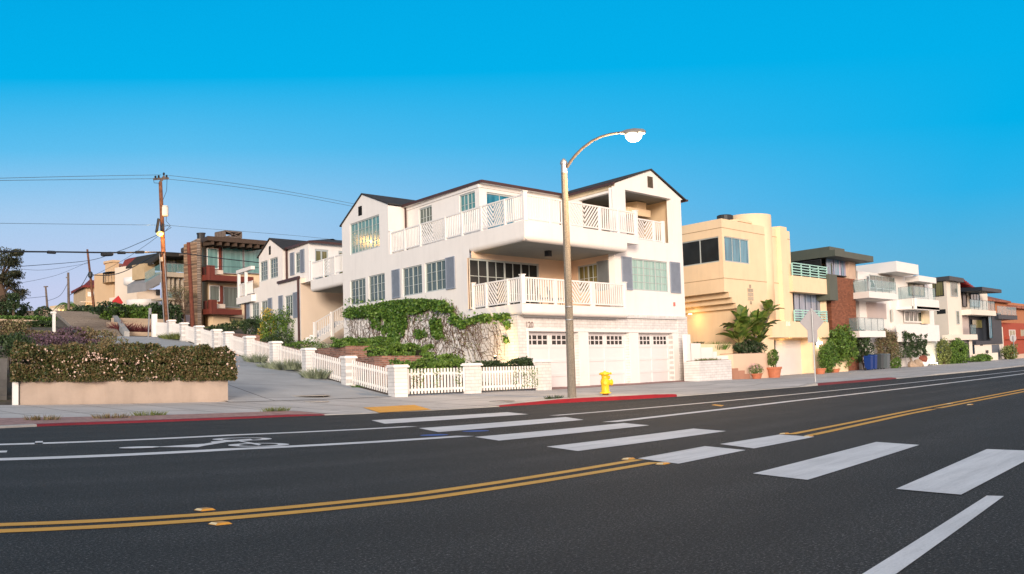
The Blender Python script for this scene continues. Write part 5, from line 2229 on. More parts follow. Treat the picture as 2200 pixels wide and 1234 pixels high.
pf = [p for p in box_pts(FP, s0_, s1_, zpt - .02, zh - .15, -2.0, .19, 4200, 9, .17, skew=.62) if rngf.random() < .10 + max(0, .40 * nz((p[0] * 1.0, p[1], p[2] * 1.5), 1, 2) * 2)]
foliage('flowers', pf, .062, L_FLOWER, hedge, 6, aspect=.9)
hexa_core(MB(), FP, s0_ + 1.75, s1_ - .2, zpt - .05, zh - .22, -2.7, -.14).build('shade_core', CORE, hedge)

# --- ivy on the lower wall of the corner house
def in_poly(x, y, poly):
    c = False
    j = len(poly) - 1
    for i in range(len(poly)):
        xi, yi = poly[i]
        xj, yj = poly[j]
        if (yi > y) != (yj > y) and x < (xj - xi) * (y - yi) / (yj - yi) + xi:
            c = not c
        j = i
    return c


ivy = thing('climbing_ivy', 'green ivy with bare stems spreading over the lower white wall', 'ivy', side(8) + UP * 1)
rng = random.Random(11)
IVYALL = [(745, 672), (752, 664), (800, 657), (850, 648), (905, 644), (955, 648), (975, 660), (985, 682), (1000, 692), (1040, 678), (1095, 676), (1098, 700), (1092, 730), (1075, 745), (1090, 770), (1085, 780), (930, 782), (850, 775), (752, 750)]
DENSE = [([(745, 680), (752, 664), (800, 657), (850, 647), (905, 643), (955, 647), (976, 660), (978, 672), (960, 668), (930, 662), (905, 672), (880, 676), (860, 684), (810, 680), (760, 684)], 1.0),
         ([(798, 670), (880, 668), (878, 700), (868, 725), (850, 744), (835, 745), (822, 712), (800, 705)], .55),
         ([(925, 690), (948, 686), (965, 705), (960, 722), (940, 730), (930, 712)], .6),
         ([(895, 710), (915, 705), (920, 722), (900, 728)], .5),
         ([(975, 672), (1000, 692), (1000, 702), (985, 702), (972, 690)], .9),
         ([(1000, 690), (1040, 676), (1095, 674), (1098, 682), (1050, 690), (1010, 697)], .8),
         ([(1085, 692), (1100, 692), (1098, 704), (1088, 706)], .6), ([(1086, 722), (1098, 722), (1096, 736), (1087, 736)], .6), ([(990, 696), (1006, 696), (1004, 706), (992, 706)], .7)]
P1, P2 = [], []
for poly, dens in DENSE:
    xs = [p[0] for p in poly]
    ys = [p[1] for p in poly]
    area = (max(xs) - min(xs)) * (max(ys) - min(ys))
    for _ in range(int(area * dens * 1.9)):
        x, y = rng.uniform(min(xs), max(xs)), rng.uniform(min(ys), max(ys))
        x += rng.gauss(0, 3.5)
        y += rng.gauss(0, 2.5)
        if rng.random() < .03 or in_poly(x, y, poly):
            s, z = FL.at(x, y)
            p = FL.pt(s, z + rng.gauss(0, .03), abs(rng.gauss(.10, .09)) * (1.3 if dens > .9 else .8))
            if nz((s * 2.2, z * 2.2, 0), 1, 3) < -.33 + (1 - dens) * .4:
                continue
            P1.append(tuple(p))
foliage('leaves', P1, .13, L_BRIGHT, ivy, 12, aspect=.85)
for _ in range(1500):
    x, y = rng.uniform(745, 1098), rng.uniform(644, 782)
    if nz((x * .03, y * .03, 0), 1, 5) < -.05 or x > 1030 and rng.random() < .7:
        continue
    if in_poly(x, y, IVYALL):
        s, z = FL.at(x, y)
        P2.append(tuple(FL.pt(s, z, .05)))
foliage('scattered_leaves', P2, .065, L_OLIVE, ivy, 13, aspect=.8)
m = MB()
for _ in range(1300):
    x, y = rng.uniform(748, 1090), rng.uniform(660, 780)
    if not in_poly(x, y, IVYALL) or (x > 1040 and rng.random() < .4):
        continue
    s, z = FL.at(x, y)
    a = rng.uniform(math.pi * .02, math.pi * .98)
    if x > 985:
        a = rng.uniform(math.pi * .55, math.pi * .95)
    pts = []
    for k in range(rng.randint(5, 9)):
        q = FL.pt(s, z, .02 + rng.random() * .02)
        pts.append(q)
        a += rng.uniform(-.5, .5)
        s += math.cos(a) * .16
        z += math.sin(a) * .16
        if z > 3.5 + (0 if s > -4 else min(1.3, (-s - 4) * .5)) or s > -.2:
            break
    if len(pts) > 2:
        m.tube(pts, [.011 * (1 - .6 * i / len(pts)) for i in range(len(pts))], 3, False)
m.build('stems', TWIG, ivy)
# garden spotlight washing the wall with warm light
sp = FL.off(1.3).pt(*FL.off(1.3).at(1064, 772))
spt = thing('garden_spotlight', 'small lit garden spotlight among the plants at the foot of the ivy wall', 'spotlight', sp)
MB().lathe(sp, [(.05, 0), (.07, .05), (.07, .12), (.05, .13)], 10).build('housing', DARKM, spt)
MB().lathe(sp + UP * .135, [(.045, 0), (.045, .01)], 10).build('lens', m_emit('spot_glow', (1, .75, .4), 20), spt)
l = bpy.data.lights.new('lamp_light', 'SPOT')
l.energy = 430
l.color = (1, .60, .20)
l.spot_size = math.radians(130)
l.spot_blend = 1.0
l.shadow_soft_size = .04
lo = bpy.data.objects.new('lamp_light', l)
COL.objects.link(lo)
lo.parent = spt
lo.location = UP * .16
tgt = FL.pt(-1.9, 2.2, 0) - (sp + UP * .16)
lo.rotation_euler = tgt.to_track_quat('-Z', 'Y').to_euler()

# --- planting on the terraces and behind the fence
def row_bush(F, px0, px1, py0, py1, depth, n, size, mat, name, label, cat, seed, d=0.0, rough=.12, flowers=None, core=True, group=None):
    f = F.off(d)
    a, b = f.at(px0, (py0 + py1) / 2), f.at(px1, (py0 + py1) / 2)
    z1, z0 = f.at((px0 + px1) / 2, py0)[1], f.at((px0 + px1) / 2, py1)[1]
    o = thing(name, label, cat, f.pt((a[0] + b[0]) / 2, z0, -depth / 2), group)
    foliage('leaves', box_pts(f, a[0], b[0], z0, z1, -depth, 0, n, seed, rough), size, mat, o, seed)
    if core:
        MB().fb(f, a[0] + .12, b[0] - .12, z0 + .02, z1 - .14, -depth + .1, -.12).build('shade_core', CORE, o)
    return o


row_bush(T1, 752, 846, 728, 745, 1.4, 5000, .10, L_BRIGHT, 'shrub_row', 'bright green low shrubs topping the upper brick terrace', 'shrub', 21, -.1)
row_bush(T2, 838, 924, 745, 768, 1.6, 5000, .12, L_GREEN, 'shrub_row', 'darker spiky shrubs on the lower brick terrace', 'shrub', 22, -.1, .25)
FV = Frame((0, 30.4), (1, 0))
row_bush(FV, 872, 1012, 779, 800, 1.0, 4500, .10, L_GREEN, 'shrub_row', 'green plants spilling behind the left front picket panel', 'shrub', 23, -.2, .2)
row_bush(Frame((0, 29.0), (1, 0)), 1022, 1156, 777, 797, .8, 5500, .09, L_DARK, 'shrub_row', 'dark vine hedge topping the right front picket panel', 'shrub', 24, -.1, .12)
row_bush(Frame((0, 31.8), (1, 0)), 930, 1000, 764, 782, .8, 1500, .13, L_GREEN, 'shrub_row', 'leafy plants below the ivy left of the wall light', 'shrub', 25, 0, .2, core=False)
vine = []
rv = np.random.default_rng(8)
for _ in range(700):
    x = rv.choice([1125, 1135, 1146, 1108, 1154, 890, 905, 940, 985]) + rv.normal() * 4
    y = rv.uniform(790, 832)
    p = FX.off(-.22).pt(*FX.off(-.22).at(x, y))
    vine.append(tuple(p))
tag(foliage('vine', vine, .07, L_GREEN, None, 31), 'loose vine sprigs threading the front picket panels', 'vine')
for i, (px, py, rx_, n_, lab, mt) in enumerate([(607, 788, 1.5, 900, 'wide silvery grass mound at the fence foot between two piers', L_GREY), (677, 806, .6, 420, 'small silvery grass mound at the fence foot', L_GREY),
                                                 (548, 777, .6, 300, 'grey grass clump furthest down the fence foot from the top', L_GREY), (370, 735, 1.2, 600, 'green mound beside the top end of the picket fence', L_OLIVE)]):
    c = FF.off(.25).pt(*FF.off(.25).at(px, py))
    c.z = gz(c.x, c.y)
    grass_tuft('grass_mound', lab, c, (.35, rx_), n_, .5, mt, 40 + i, .9, w=.015)
for i, (px, py, lab, mt) in enumerate([(775, 833, 'green weeds under the picket panel next to the corner pier', L_BRIGHT), (1110, 836, 'green weeds at the foot of the right front picket panel', L_BRIGHT), (1150, 833, 'grass clump beside the last brick pier', L_BRIGHT),
                                       (592, 884, 'grass clump on the end of the brick parkway strip', L_OLIVE), (240, 899, 'dry grass clump on the brick parkway strip near the left', L_DRY), (320, 893, 'small green weed on the brick parkway strip', L_OLIVE),
                                       (90, 903, 'long dry grass patch on the brick strip at far left', L_DRY), (1190, 857, 'low dark weed between kerb and lamp post', L_DARK), (735, 870, 'x', L_GREY)][:8]):
    c = on_ground(px, py)
    grass_tuft('weeds', lab, c, (.5, .12), 160, .14 if i < 8 else .1, mt, 60 + i, .8, 'weeds', .008)
# shrubs along the slope in front of the second house
def at_side(px, py, d):
    f = FL.off(d)
    return f.pt(*f.at(px, py))


c = at_side(598, 712, .6)
b2 = bush('shrub', 'tall leafy shrub with pale stems against the second white house', 'shrub', c, (.9, 1.7, 1.3), 5000, .12, L_GREEN, 71)
c = at_side(576, 705, 1.0)
bush('shrub', 'shrub with yellow lit leaves beside the tall one at the second white house', 'shrub', c, (.5, .6, 1.5), 1500, .12, L_YEL, 72)
c = at_side(545, 704, .7)
bush('shrub', 'round dark shrub at the downpipe of the second white house', 'shrub', c, (.7, 1.1, .9), 2200, .11, L_DARK, 73)
c = at_side(655, 748, 1.4)
bush('shrub', 'low spreading green shrub below the outside stairs', 'shrub', c, (.9, 1.9, .5), 2600, .11, L_GREEN, 74)
c = at_side(700, 757, 1.6)
bush('shrub', 'thin grey-green bush under the stairs near the brick terrace', 'shrub', c, (.5, 1.2, .6), 1100, .10, L_GREY, 75)
c = at_side(590, 735, 1.8)
bush('shrub', 'small dark shrub in the brick bed below the tall leafy shrub', 'shrub', c, (.6, 1.4, .6), 1500, .11, L_DARK, 76)
fh = FL.off(1.2)
a_, b_ = fh.at(400, 708), fh.at(527, 708)
hz = thing('hedge', 'dark clipped hedge beyond the picket fence in front of the red balconied house', 'hedge', fh.pt((a_[0] + b_[0]) / 2, 3.8))
foliage('leaves', box_pts(fh, fh.at(385, 708)[0], fh.at(525, 708)[0], fh.at(460, 716)[1], fh.at(460, 701)[1], -1.2, 0, 7000, 77, .12), .13, L_DARK, hz, 77)
foliage('flower_tips', box_pts(fh, fh.at(385, 708)[0], fh.at(525, 708)[0], fh.at(460, 708)[1], fh.at(460, 700)[1], -1.2, .03, 900, 78, .12), .10, L_OLIVE, hz, 78)

# ------------------------------------------------------------------ steps at the top of the side street
YT, YBs = 82.6, 63.9
stp = thing('public_steps', 'wide flight of weathered concrete steps climbing to the top of the hill', 'steps', side_pt(25, SST))
tL, tR = on_y(118, 672, YT), on_y(226, 672, YT)
bR = on_y(262, 729, YBs)
bL = on_y(175, 735, YBs)
zt_, zb_ = tR.z, gz(bR.x, YBs)
NS = 34
SG = make_concrete('step_concrete', (.38, .34, .30), 0)
dkm = m_plain('dark_step_patch', (.06, .055, .055), .95)
m = MB()
for k in range(NS):
    f0, f1 = k / NS, (k + 1) / NS
    A = lambda f, L, R: (L.x + (R.x - L.x) * f)
    y0, y1 = YBs + (YT - YBs) * f0, YBs + (YT - YBs) * f1
    xl0, xr0 = bL.x + (tL.x - bL.x) * f0, bR.x + (tR.x - bR.x) * f0
    xl1, xr1 = bL.x + (tL.x - bL.x) * f1, bR.x + (tR.x - bR.x) * f1
    z0, z1 = zb_ + (zt_ - zb_) * f0, zb_ + (zt_ - zb_) * f1
    m.hexa([(xl0, y0, z0 - .5), (xr0, y0, z0 - .5), (xr1, y1 + .02, z0 - .5), (xl1, y1 + .02, z0 - .5)], [(xl0, y0, z1), (xr0, y0, z1), (xr1, y1 + .02, z1), (xl1, y1 + .02, z1)])
SGM = m_brick('riser_shade_concrete', (.36, .315, .27), (.13, .11, .095), XD, 2.4, (zt_ - zb_) / NS, .18, msize=.022)  # dark row lines paint the shade at each riser
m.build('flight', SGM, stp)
m = MB()
m.bar((bR.x + .25, YBs - .2, zb_ - .1), (tR.x + .25, YT, zt_ + .15), .35, .9)
m.build('side_kerb', CONC_P, stp)
rngp = random.Random(3)
m = MB()
for px0, px1, py in ((148, 156, 682.5), (136, 152, 694), (160, 175, 689), (140, 148, 697.5), (155, 162, 693), (165, 187, 687), (140, 150, 675.5)):
    f = (729 - py) / 57.0
    Fk = Frame((0, YBs + (YT - YBs) * f - .03), (1, 0))
    a, b = Fk.at(px0, py), Fk.at(px1, py)
    MB().fb(Fk, a[0], b[0], a[1] - .09, a[1] + .05, 0, .012).build('dark_patch', dkm, stp)  # thin dark patches set on the step faces

# retaining walls, beds and plants right of the steps
RET = m_plain('beige_retaining_wall', (.50, .38, .27), .9, .1, 1, .2)
for (Y, x0, y0, x1, y1, lab) in ((66, 268, 713, 334, 731, 'lowest beige retaining wall at the foot of the public steps'), (69.5, 236, 692, 392, 716, 'middle beige retaining wall behind the dark red plants'),
                                  (73, 246, 683, 378, 694, 'upper beige planter wall under the green bushes right of the steps')):
    f = Frame((0, Y), (1, 0))
    q = MB()
    pb(q, f, x0, y0, x1, y1 + 6, 0, .5)
    tag(q.build('retaining_wall', RET), lab, 'wall')
q = MB()
pb(q, Frame((0, 75), (1, 0)), 371, 676, 408, 694, 0, .5)
tag(q.build('retaining_wall', m_plain('lilac_grey_wall', (.38, .33, .35), .9)), 'lilac-grey wall right of the tall wooden pole', 'wall')
f = Frame((0, 68.5), (1, 0))
for i, px in enumerate((258, 282, 303, 320)):
    c = f.pt(*f.at(px, 712 if i else 716))
    c.z -= .3
    grass_tuft('cordyline', ['tree-like dark red cordyline on a short trunk at the steps', 'dark red spiky cordyline second from the steps', 'dark red spiky cordyline third from the steps', 'dark red spiky cordyline nearest the wooden pole'][i], c + UP * (.35 if i == 0 else 0), (.5, .4), 110, 1.0, L_RED, 80 + i, 1.3, 'cordyline', .035, 'red cordylines')
c = f.pt(*f.at(274, 722))
MB().tube([c - UP * .9, c + UP * .4], .12, 7)
for i, (px, py, rx, rz, n, mt, lab) in enumerate([(270, 675, 1.9, .7, 2600, L_GREEN, 'green bush on the hillside left of the tall wooden pole'), (300, 676, 1.5, .7, 2000, L_GREEN, 'bright green bush next to the tall wooden pole'), (250, 668, 1.8, .6, 1500, L_DARK, 'dark bush behind the bright ones at the steps'),
                                              (334, 676, 1.6, 1.0, 2200, L_DARK, 'dark green bush left against the wooden pole'), (364, 678, 1.2, 1.0, 1600, L_DARK, 'dark bush just right of the wooden pole'), (207, 670, 1.5, .4, 1200, L_DARK, 'dark shrub at the top right of the steps'),
                                              (182, 669, 1.5, .4, 1000, L_DARK, 'dark shrub at the top of the steps below the tan house')]):
    c = on_y(px, py, 75 if px > 230 else 83.5)
    bush('bush', lab, 'bush', c, (rx, 1.2, rz), n, .22, mt, 90 + i)
    # thin bare tree by the modern house
tr = thing('bare_tree', 'bare twiggy tree in front of the modern glass house', 'tree', on_y(400, 690, 74))
base = on_y(399, 696, 74)
m = MB()
rt = random.Random(4)


def limb(m, p, d, L, r, depth, tips):
    q = p + d * L
    m.tube([p, (p + q) / 2 + Vector((rt.uniform(-.06, .06), rt.uniform(-.06, .06), 0)) * L, q], [r, r * .8, r * .55], 5)
    if depth == 0:
        tips.append(q)
        return
    for _ in range(3):
        nd = (d + Vector((rt.uniform(-.7, .7), rt.uniform(-.7, .7), rt.uniform(-.15, .5)))).normalized()
        limb(m, p.lerp(q, rt.uniform(.55, 1)), nd, L * .68, r * .55, depth - 1, tips)


tips = []
limb(m, base - UP * .6, Vector((-.1, 0, 1)).normalized(), 1.6, .13, 4, tips)
m.build('trunk', TWIG, tr)
foliage('leaves', [tuple(t + Vector((rt.gauss(0, .25), rt.gauss(0, .25), rt.gauss(0, .2)))) for t in tips for _ in range(14)], .11, L_DRY, tr, 99)

# ------------------------------------------------------------------ left garden: dry slope, hedges, walls
for i, (px, py, Y, rx, ry, rz, n, sz, mt, lab, cat) in enumerate([
        (135, 733, 41, 1.5, 1.0, .20, 1500, .09, L_PURPLE, 'low mat of purple flowers behind the flowering hedge', 'flower patch'),
        (147, 717, 46, .7, .6, .34, 900, .10, L_PURPLE, 'taller purple flowering bush in the middle of the dry garden', 'bush'),
        (100, 730, 40, 1.0, .9, .20, 1200, .09, L_PURPLE, 'small purple flower patch left in the dry garden', 'flower patch'),
        (195, 722, 46, 1.2, .8, .35, 1500, .12, L_DRY, 'dry brown bush at the foot of the public steps', 'bush'),
        (237, 742, 37, .6, .5, .28, 900, .08, L_DRY, 'small faded bush at the edge of the side street', 'bush'),
        (60, 717, 47, 3.0, .8, .14, 1800, .12, L_DRY, 'long band of dry brown scrub on the left slope', 'scrub'),
        (22, 738, 36, .8, .7, .45, 2400, .10, L_DARK, 'dark green bush above the concrete steps at left', 'bush'),
        (14, 708, 44, 1.2, .8, .5, 1800, .12, L_DRY, 'tall brown dry bush at the left edge', 'bush'),
        (12, 668, 62, 1.7, 1.2, .7, 3200, .16, L_DARK, 'large dark bush under the pine tree at the left edge', 'bush'),
        (75, 685, 58, 1.6, .6, .14, 900, .12, L_BRIGHT, 'bright green ground plants beside the round topiary', 'plants'),
        (20, 683, 58, 1.8, .6, .12, 900, .12, L_BRIGHT, 'pale green ground plants under the dark bush at left', 'plants')]):
    c = on_y(px, py, Y)
    bush(cat.replace(' ', '_'), lab, cat, c, (rx, ry, rz), n, sz, mt, 120 + i)
for i, (x0, x1, lab) in enumerate(((32, 66, 'left one of the two dark clipped hedges below the beige garden wall'), (66, 116, 'right one of the two dark clipped hedges below the beige garden wall'))):
    row_bush(Frame((0, 55), (1, 0)), x0, x1, 694, 710, 1.2, 3200, .13, L_DARK, 'hedge', lab, 'hedge', 140 + i, 0, .15)
q = MB()
pb(q, Frame((0, 57), (1, 0)), -60, 684, 88, 706, 0, .4)
tag(q.build('garden_wall', RET), 'low pale garden wall behind the two clipped hedges', 'wall')
q = MB()
f = Frame((0, 63), (1, 0))
a, b = f.at(40, 668), f.at(104, 668)
q.fb(f, a[0], b[0], a[1] - 2, f.at(70, 668)[1], -.3, 0)
for k in range(4):
    s = b[0] - .25 - k * 0
q.fb(f, b[0] - .5, b[0], f.at(70, 668)[1], f.at(100, 663)[1], -.45, .1)
tag(q.build('garden_wall', RET), 'taller beige stucco garden wall beside the top of the steps', 'wall')
tp_ = thing('topiary', 'small ball-shaped topiary bush against the beige garden wall', 'topiary', on_y(94, 692, 60))
foliage('leaves', blob_pts(on_y(94, 679, 60), (.62, .62, .6), 1300, 3, .08, 1.0, .7), .12, L_DARK, tp_, 3)
MB().tube([on_y(94, 696, 60), on_y(94, 679, 60)], .07, 6).build('stem', TWIG, tp_)
wp = on_y(117, 706, 50)
wps = thing('white_post', 'plain white post at the left foot of the public steps', 'post', wp)
Fw_ = Frame((wp.x, wp.y), (1, 0))
a, b = Fw_.rect(114.5, 674, 119.5, 706)[:2], Fw_.rect(114.5, 674, 119.5, 708)
MB().fb(Fw_, b[0], b[1], b[2] - .2, b[3], -.1, 0).build('shaft', WHITE2, wps)
MB().fb(Fw_, b[0] - .10, b[1] + .03, b[3] + .002, b[3] + .10, -.12, .02).build('cap', WHITE2, wps)
# concrete steps at the very left, their shade put into the dark colour
cs = thing('garden_steps', 'shaded concrete garden steps at the left edge beside the hedge', 'steps', (11.5, 30.5, .2))
for k in range(7):
    y = 30.0 + k * .9
    cx_ = 14.2 + (y - 29.5) * .48
    MB().hexa([(cx_ - 6, y, .0), (cx_ - .1, y, .0), (cx_ + .3, y + .95, .0), (cx_ - 6, y + .95, .0)], [(cx_ - 6, y, .3 + k * .24), (cx_ - .1, y, .3 + k * .24), (cx_ + .3, y + .95, .3 + k * .24), (cx_ - 6, y + .95, .3 + k * .24)]).build('step', m_plain('shade_toned_concrete', (.13, .125, .12), .95, .25, 2, .3), cs)

# pine at the left edge
pine = thing('pine_tree', 'dark spreading pine tree cut by the left edge of the view', 'tree', on_y(5, 690, 62))
m = MB()
tb = on_y(6, 690, 62)
m.tube([tb, on_y(8, 640, 62), on_y(-4, 600, 62), on_y(-10, 560, 62)], [.32, .26, .2, .1], 8)
for e in ((30, 560), (36, 590), (20, 548), (40, 632), (-30, 570), (26, 612)):
    m.tube([on_y(-2, 610 if e[1] < 600 else 640, 62), on_y((e[0] - 2) / 2, (e[1] + 605) / 2, 62), on_y(*e, 62)], [.12, .08, .04], 5)
m.build('trunk', TWIG, pine)
pp = []
rp_ = np.random.default_rng(7)
for i, (px, py, rx, rz) in enumerate(((10, 545, 1.3, .45), (30, 556, .9, .35), (22, 572, 1.2, .35), (42, 548, .45, .25), (-5, 560, 1.6, .6), (38, 590, .9, .35), (14, 600, 1.1, .45), (30, 612, .9, .35), (45, 625, .9, .22), (18, 632, .8, .3), (40, 638, .5, .3), (34, 585, .5, .2), (-10, 590, 1.5, .6))):
    for dx in range(2):
        pp += blob_pts(on_y(px + rp_.normal() * 4, py + rp_.normal() * 3, 62 + rp_.normal() * .8), (rx * .6, .7, rz * .75), 230, 300 + i * 2 + dx, .5, 1.6, .2)
foliage('crown', pp, .17, m_leaf('pine_needles', [(.008, .014, .007), (.02, .03, .012), (.06, .055, .025)], .8), pine, 7, aspect=.35)
tb = on_y(29, 668, 60)
yt = thing('cypress', 'thin dark cypress below the pine crown at left', 'tree', tb)
foliage('crown', blob_pts(on_y(29, 650, 60), (.42, .42, .62), 900, 17, .15, 2, .3), .13, L_DARK, yt, 9)
MB().tube([tb - UP * .5, tb + UP * .5], .08, 6).build('trunk', TWIG, yt)

# fan palm on the skyline
pm_ = thing('palm_tree', 'small feathery palm on the skyline behind the steps', 'palm', on_y(146, 672, 88))
pc = on_y(147, 655, 88)
MB().tube([pc - UP * 1.6, pc], [.18, .13], 8).build('trunk', WOODG, pm_)
rt = random.Random(9)
for k in range(15):
    a = 2 * math.pi * k / 15 + rt.uniform(-.15, .15)
    L = rt.uniform(1.1, 1.5)
    e = rt.uniform(.1, .8)
    m = MB()
    P_ = [pc + Vector((math.cos(a) * L * t, math.sin(a) * L * t, L * (e * t * 1.3 - 1.1 * t * t))) for t in [i / 7 for i in range(8)]]
    m.tube(P_, [.03 - .003 * i for i in range(8)], 4)
    for i in range(1, 8):
        for sd_ in (-1, 1):
            for h in (0, .5):
                p = P_[i - 1].lerp(P_[i], h)
                w = Vector((-math.sin(a) * sd_, math.cos(a) * sd_, -.55)) * (.42 - .03 * i)
                m.face([p, p + (P_[i] - P_[i - 1]) * .3, p + w + (P_[i] - P_[i - 1]) * .5])
    m.build('frond', L_GREEN, pm_)

# ------------------------------------------------------------------ houses on the hill, left to right
ORED = m_plain('red_brown_cladding', (.17, .038, .024), .6, .15, 2, .3)
OCH = m_plain('ochre_stucco', (.58, .40, .24), .9, .05, .7, .1)
OCH2 = m_plain('tan_stucco', (.52, .39, .25), .9, .05, .7, .1)
CREAM = m_plain('cream_stucco', (.72, .60, .48), .9, .04, .7, .1)
RTILE = m_plain('dark_red_roof_tiles', (.20, .035, .03), .8, .3, 6, .3)
BROWN = m_plain('brown_timber', (.075, .05, .035), .7, .2, 4, .2)


def hill_house(label, px, Y):
    return thing('hillside_house', label, 'house', on_y(px, 700, Y))


def hbox(F, x0, y0, x1, y1, d, depth, name, mat, parent):
    q = MB()
    r = pb(q, F, x0, y0, x1, y1, d, depth)
    q.build(name, mat, parent)
    return r


# far tan house with dark red roof
h = hill_house('far tan two-storey house with dark red roof and recessed balcony', 205, 108)
F = Frame((0, 108), (1, 0))
q = MB()
xc = F.at(184, 640)[0]
zr, zl = F.at(184, 614)[1], F.at(184, 690)[1]
xe_ = F.at(246, 640)[0]
rec_ = F.rect(220.5, 622.5, 245, 647)
q.wall(F, xc, xe_, zl, zr, [rec_], 1.2)
Fs2 = Frame((xc, 108), -VL)
q.wall(Fs2, -9, 0, zl, zr)
q.build('wall', OCH2, h)
q = MB().fb(F, rec_[0], rec_[1], rec_[2], rec_[3], -1.3, -1.2)
q.build('recess_back', OCH2, h)
q = MB()
v0, v1 = F.pt(xc, zr, .4) - XD * .5, F.pt(xe_, zr, .4)
q.face([v0, v1, v1 + Vector((0, 4, 1.0)), v0 + Vector((3.0, 4, 1.0))])
q.face([v0, v0 + Vector((3.0, 4, 1.0)), v0 + VL * 10 + Vector((3.0, 0, 1.0)), v0 + VL * 10])
q.bar(v0 - UP * .1, v1 - UP * .1, .1, .25)
q.bar(v0 - UP * .1, v0 + VL * 9 - UP * .1, .1, .25)
q.build('hip_roof', RTILE, h)
hbox(F, 174, 648, 246, 652, .25, .3, 'cornice', CREAM, h)
pwin(F, 188, 627.5, 195, 637.5, 1, 1, h, GL_PALE, WHITE2, .02, fr=.18)
pwin(F, 200, 627.5, 204.5, 638, 1, 1, h, GL_PALE, WHITE2, .02, fr=.18)
pwin(F.off(-1.15), 226, 629, 232.5, 641, 1, 1, h, GL_PALE, WHITE2, .02)
hbox(F, 221, 640, 245, 647, -.05, .06, 'balcony_rail', DARKM, h)
hbox(F, 190, 656, 210.5, 663, .02, .1, 'porch_opening', BLACK, h)
hbox(F, 183, 655, 188, 671, .3, .3, 'porch_pillar', OCH2, h)
small_light(F.pt(*F.at(194, 668), 1.0), 30, (1, .6, .2), h, .35, 'porch_lamp', Vector((0, -.6, .2)))
h = hill_house('small pale house at the skyline beside the palm', 125, 118)
F = Frame((0, 118), (1, 0))
hbox(F, 121, 662, 142, 676, 0, 4, 'wall', CREAM, h)
hbox(F, 149, 653, 178, 680, 1, 5, 'side_wing', OCH2, h)
hbox(F, 126, 665, 137, 672, .05, .3, 'lit_window', m_emit('lit_window', (1, .62, .25), 1.6), h)

# ochre house with chimney and round balcony
h = hill_house('ochre house with tall chimney, clay tile roof and round balcony', 265, 97)
F = Frame((0, 97), (1, 0))
hbox(F, 243.5, 562, 256, 690, .5, 1.6, 'chimney', OCH, h)
hbox(F, 242, 558.5, 257.5, 564, .6, 1.8, 'chimney_cap', OCH, h)
hbox(F, 256, 581, 293, 700, 0, 5, 'wall', OCH, h)
q = MB()
a, b = F.at(255, 582), F.at(294, 582)
q.hexa([F.pt(a[0], a[1] - .15, .9), F.pt(b[0], a[1] - .15, .9), F.pt(b[0], a[1] + .9, -3), F.pt(a[0], a[1] + .9, -3)], [F.pt(a[0], a[1] + .1, .9), F.pt(b[0], a[1] + .1, .9), F.pt(b[0], a[1] + 1.1, -3), F.pt(a[0], a[1] + 1.1, -3)])
q.build('tile_roof', TILE, h)
pwin(F, 264, 588, 284.5, 602, 2, 1, h, GL_PALE, BROWN, .03, fr=.12)
for r4 in ((261, 624, 265, 637), (268, 622, 277, 638), (281, 622, 296, 639)):
    pwin(F, *r4, 1, 1, h, GL_OLIVE, CREAM, .03, fr=.14)
cb = F.pt(F.at(259, 612)[0], 0, .2)
zb2, zt2 = F.at(259, 613)[1], F.at(259, 609)[1]
MB().lathe(cb, [(.3, zb2 - .45), (1.2, zb2), (1.9, zb2 + .2), (1.9, zt2), (1.8, zt2)], 24).build('round_balcony', OCH, h, True)
q = MB()
for k in range(26):
    a = 2 * math.pi * k / 26
    p = cb + Vector((math.cos(a) * 1.85, math.sin(a) * 1.85, 0))
    q.tube([p + UP * zt2, p + UP * (zt2 + 1.0)], .02, 4)
q.lathe(cb, [(1.88, zt2 + .98), (1.88, zt2 + 1.03), (1.82, zt2 + 1.03), (1.82, zt2 + .98)], 24)
q.build('balcony_rail', DARKM, h)
hbox(F, 246, 639, 298, 692, .8, 1, 'base_wall', CREAM, h)

# cream house with curved white balconies
h = hill_house('cream house with curved white balconies', 300, 90)
F = Frame((0, 90), (1, 0))
hbox(F, 294, 568, 314, 640, 0, 4, 'upper_wall', CREAM, h)
hbox(F, 294, 621, 345, 700, .1, 4, 'lower_wall', CREAM, h)
q = MB()
a, b = F.at(296, 568), F.at(314, 560)
q.hexa([F.pt(a[0] - .2, a[1], .4), F.pt(b[0], a[1], .4), F.pt(b[0], a[1], -3), F.pt(a[0], a[1], -3)], [F.pt(a[0] + .4, a[1] + .7, .4), F.pt(b[0], a[1] + .9, .4), F.pt(b[0], a[1] + .9, -3), F.pt(a[0] + .4, a[1] + .7, -3)])
q.build('tile_roof', RTILE, h)
for (px, py, r_, hh) in ((296, 612, 1.7, .6), (300, 657, 1.6, .5)):
    cb = F.pt(F.at(px + 5, py)[0], 0, .3)
    z = F.at(px, py)[1]
    MB().lathe(cb, [(r_ * .6, z - .35), (r_, z), (r_, z + hh), (r_ - .12, z + hh), (r_ - .12, z + .1)], 28).build('curved_balcony', WHITE, h, True)
pwin(F, 335, 622, 343, 635, 1, 1, h, GL_DARK, DARKM, .15)
pwin(F, 300, 588, 309, 599, 2, 1, h, GL_PALE, WHITE2, .05)
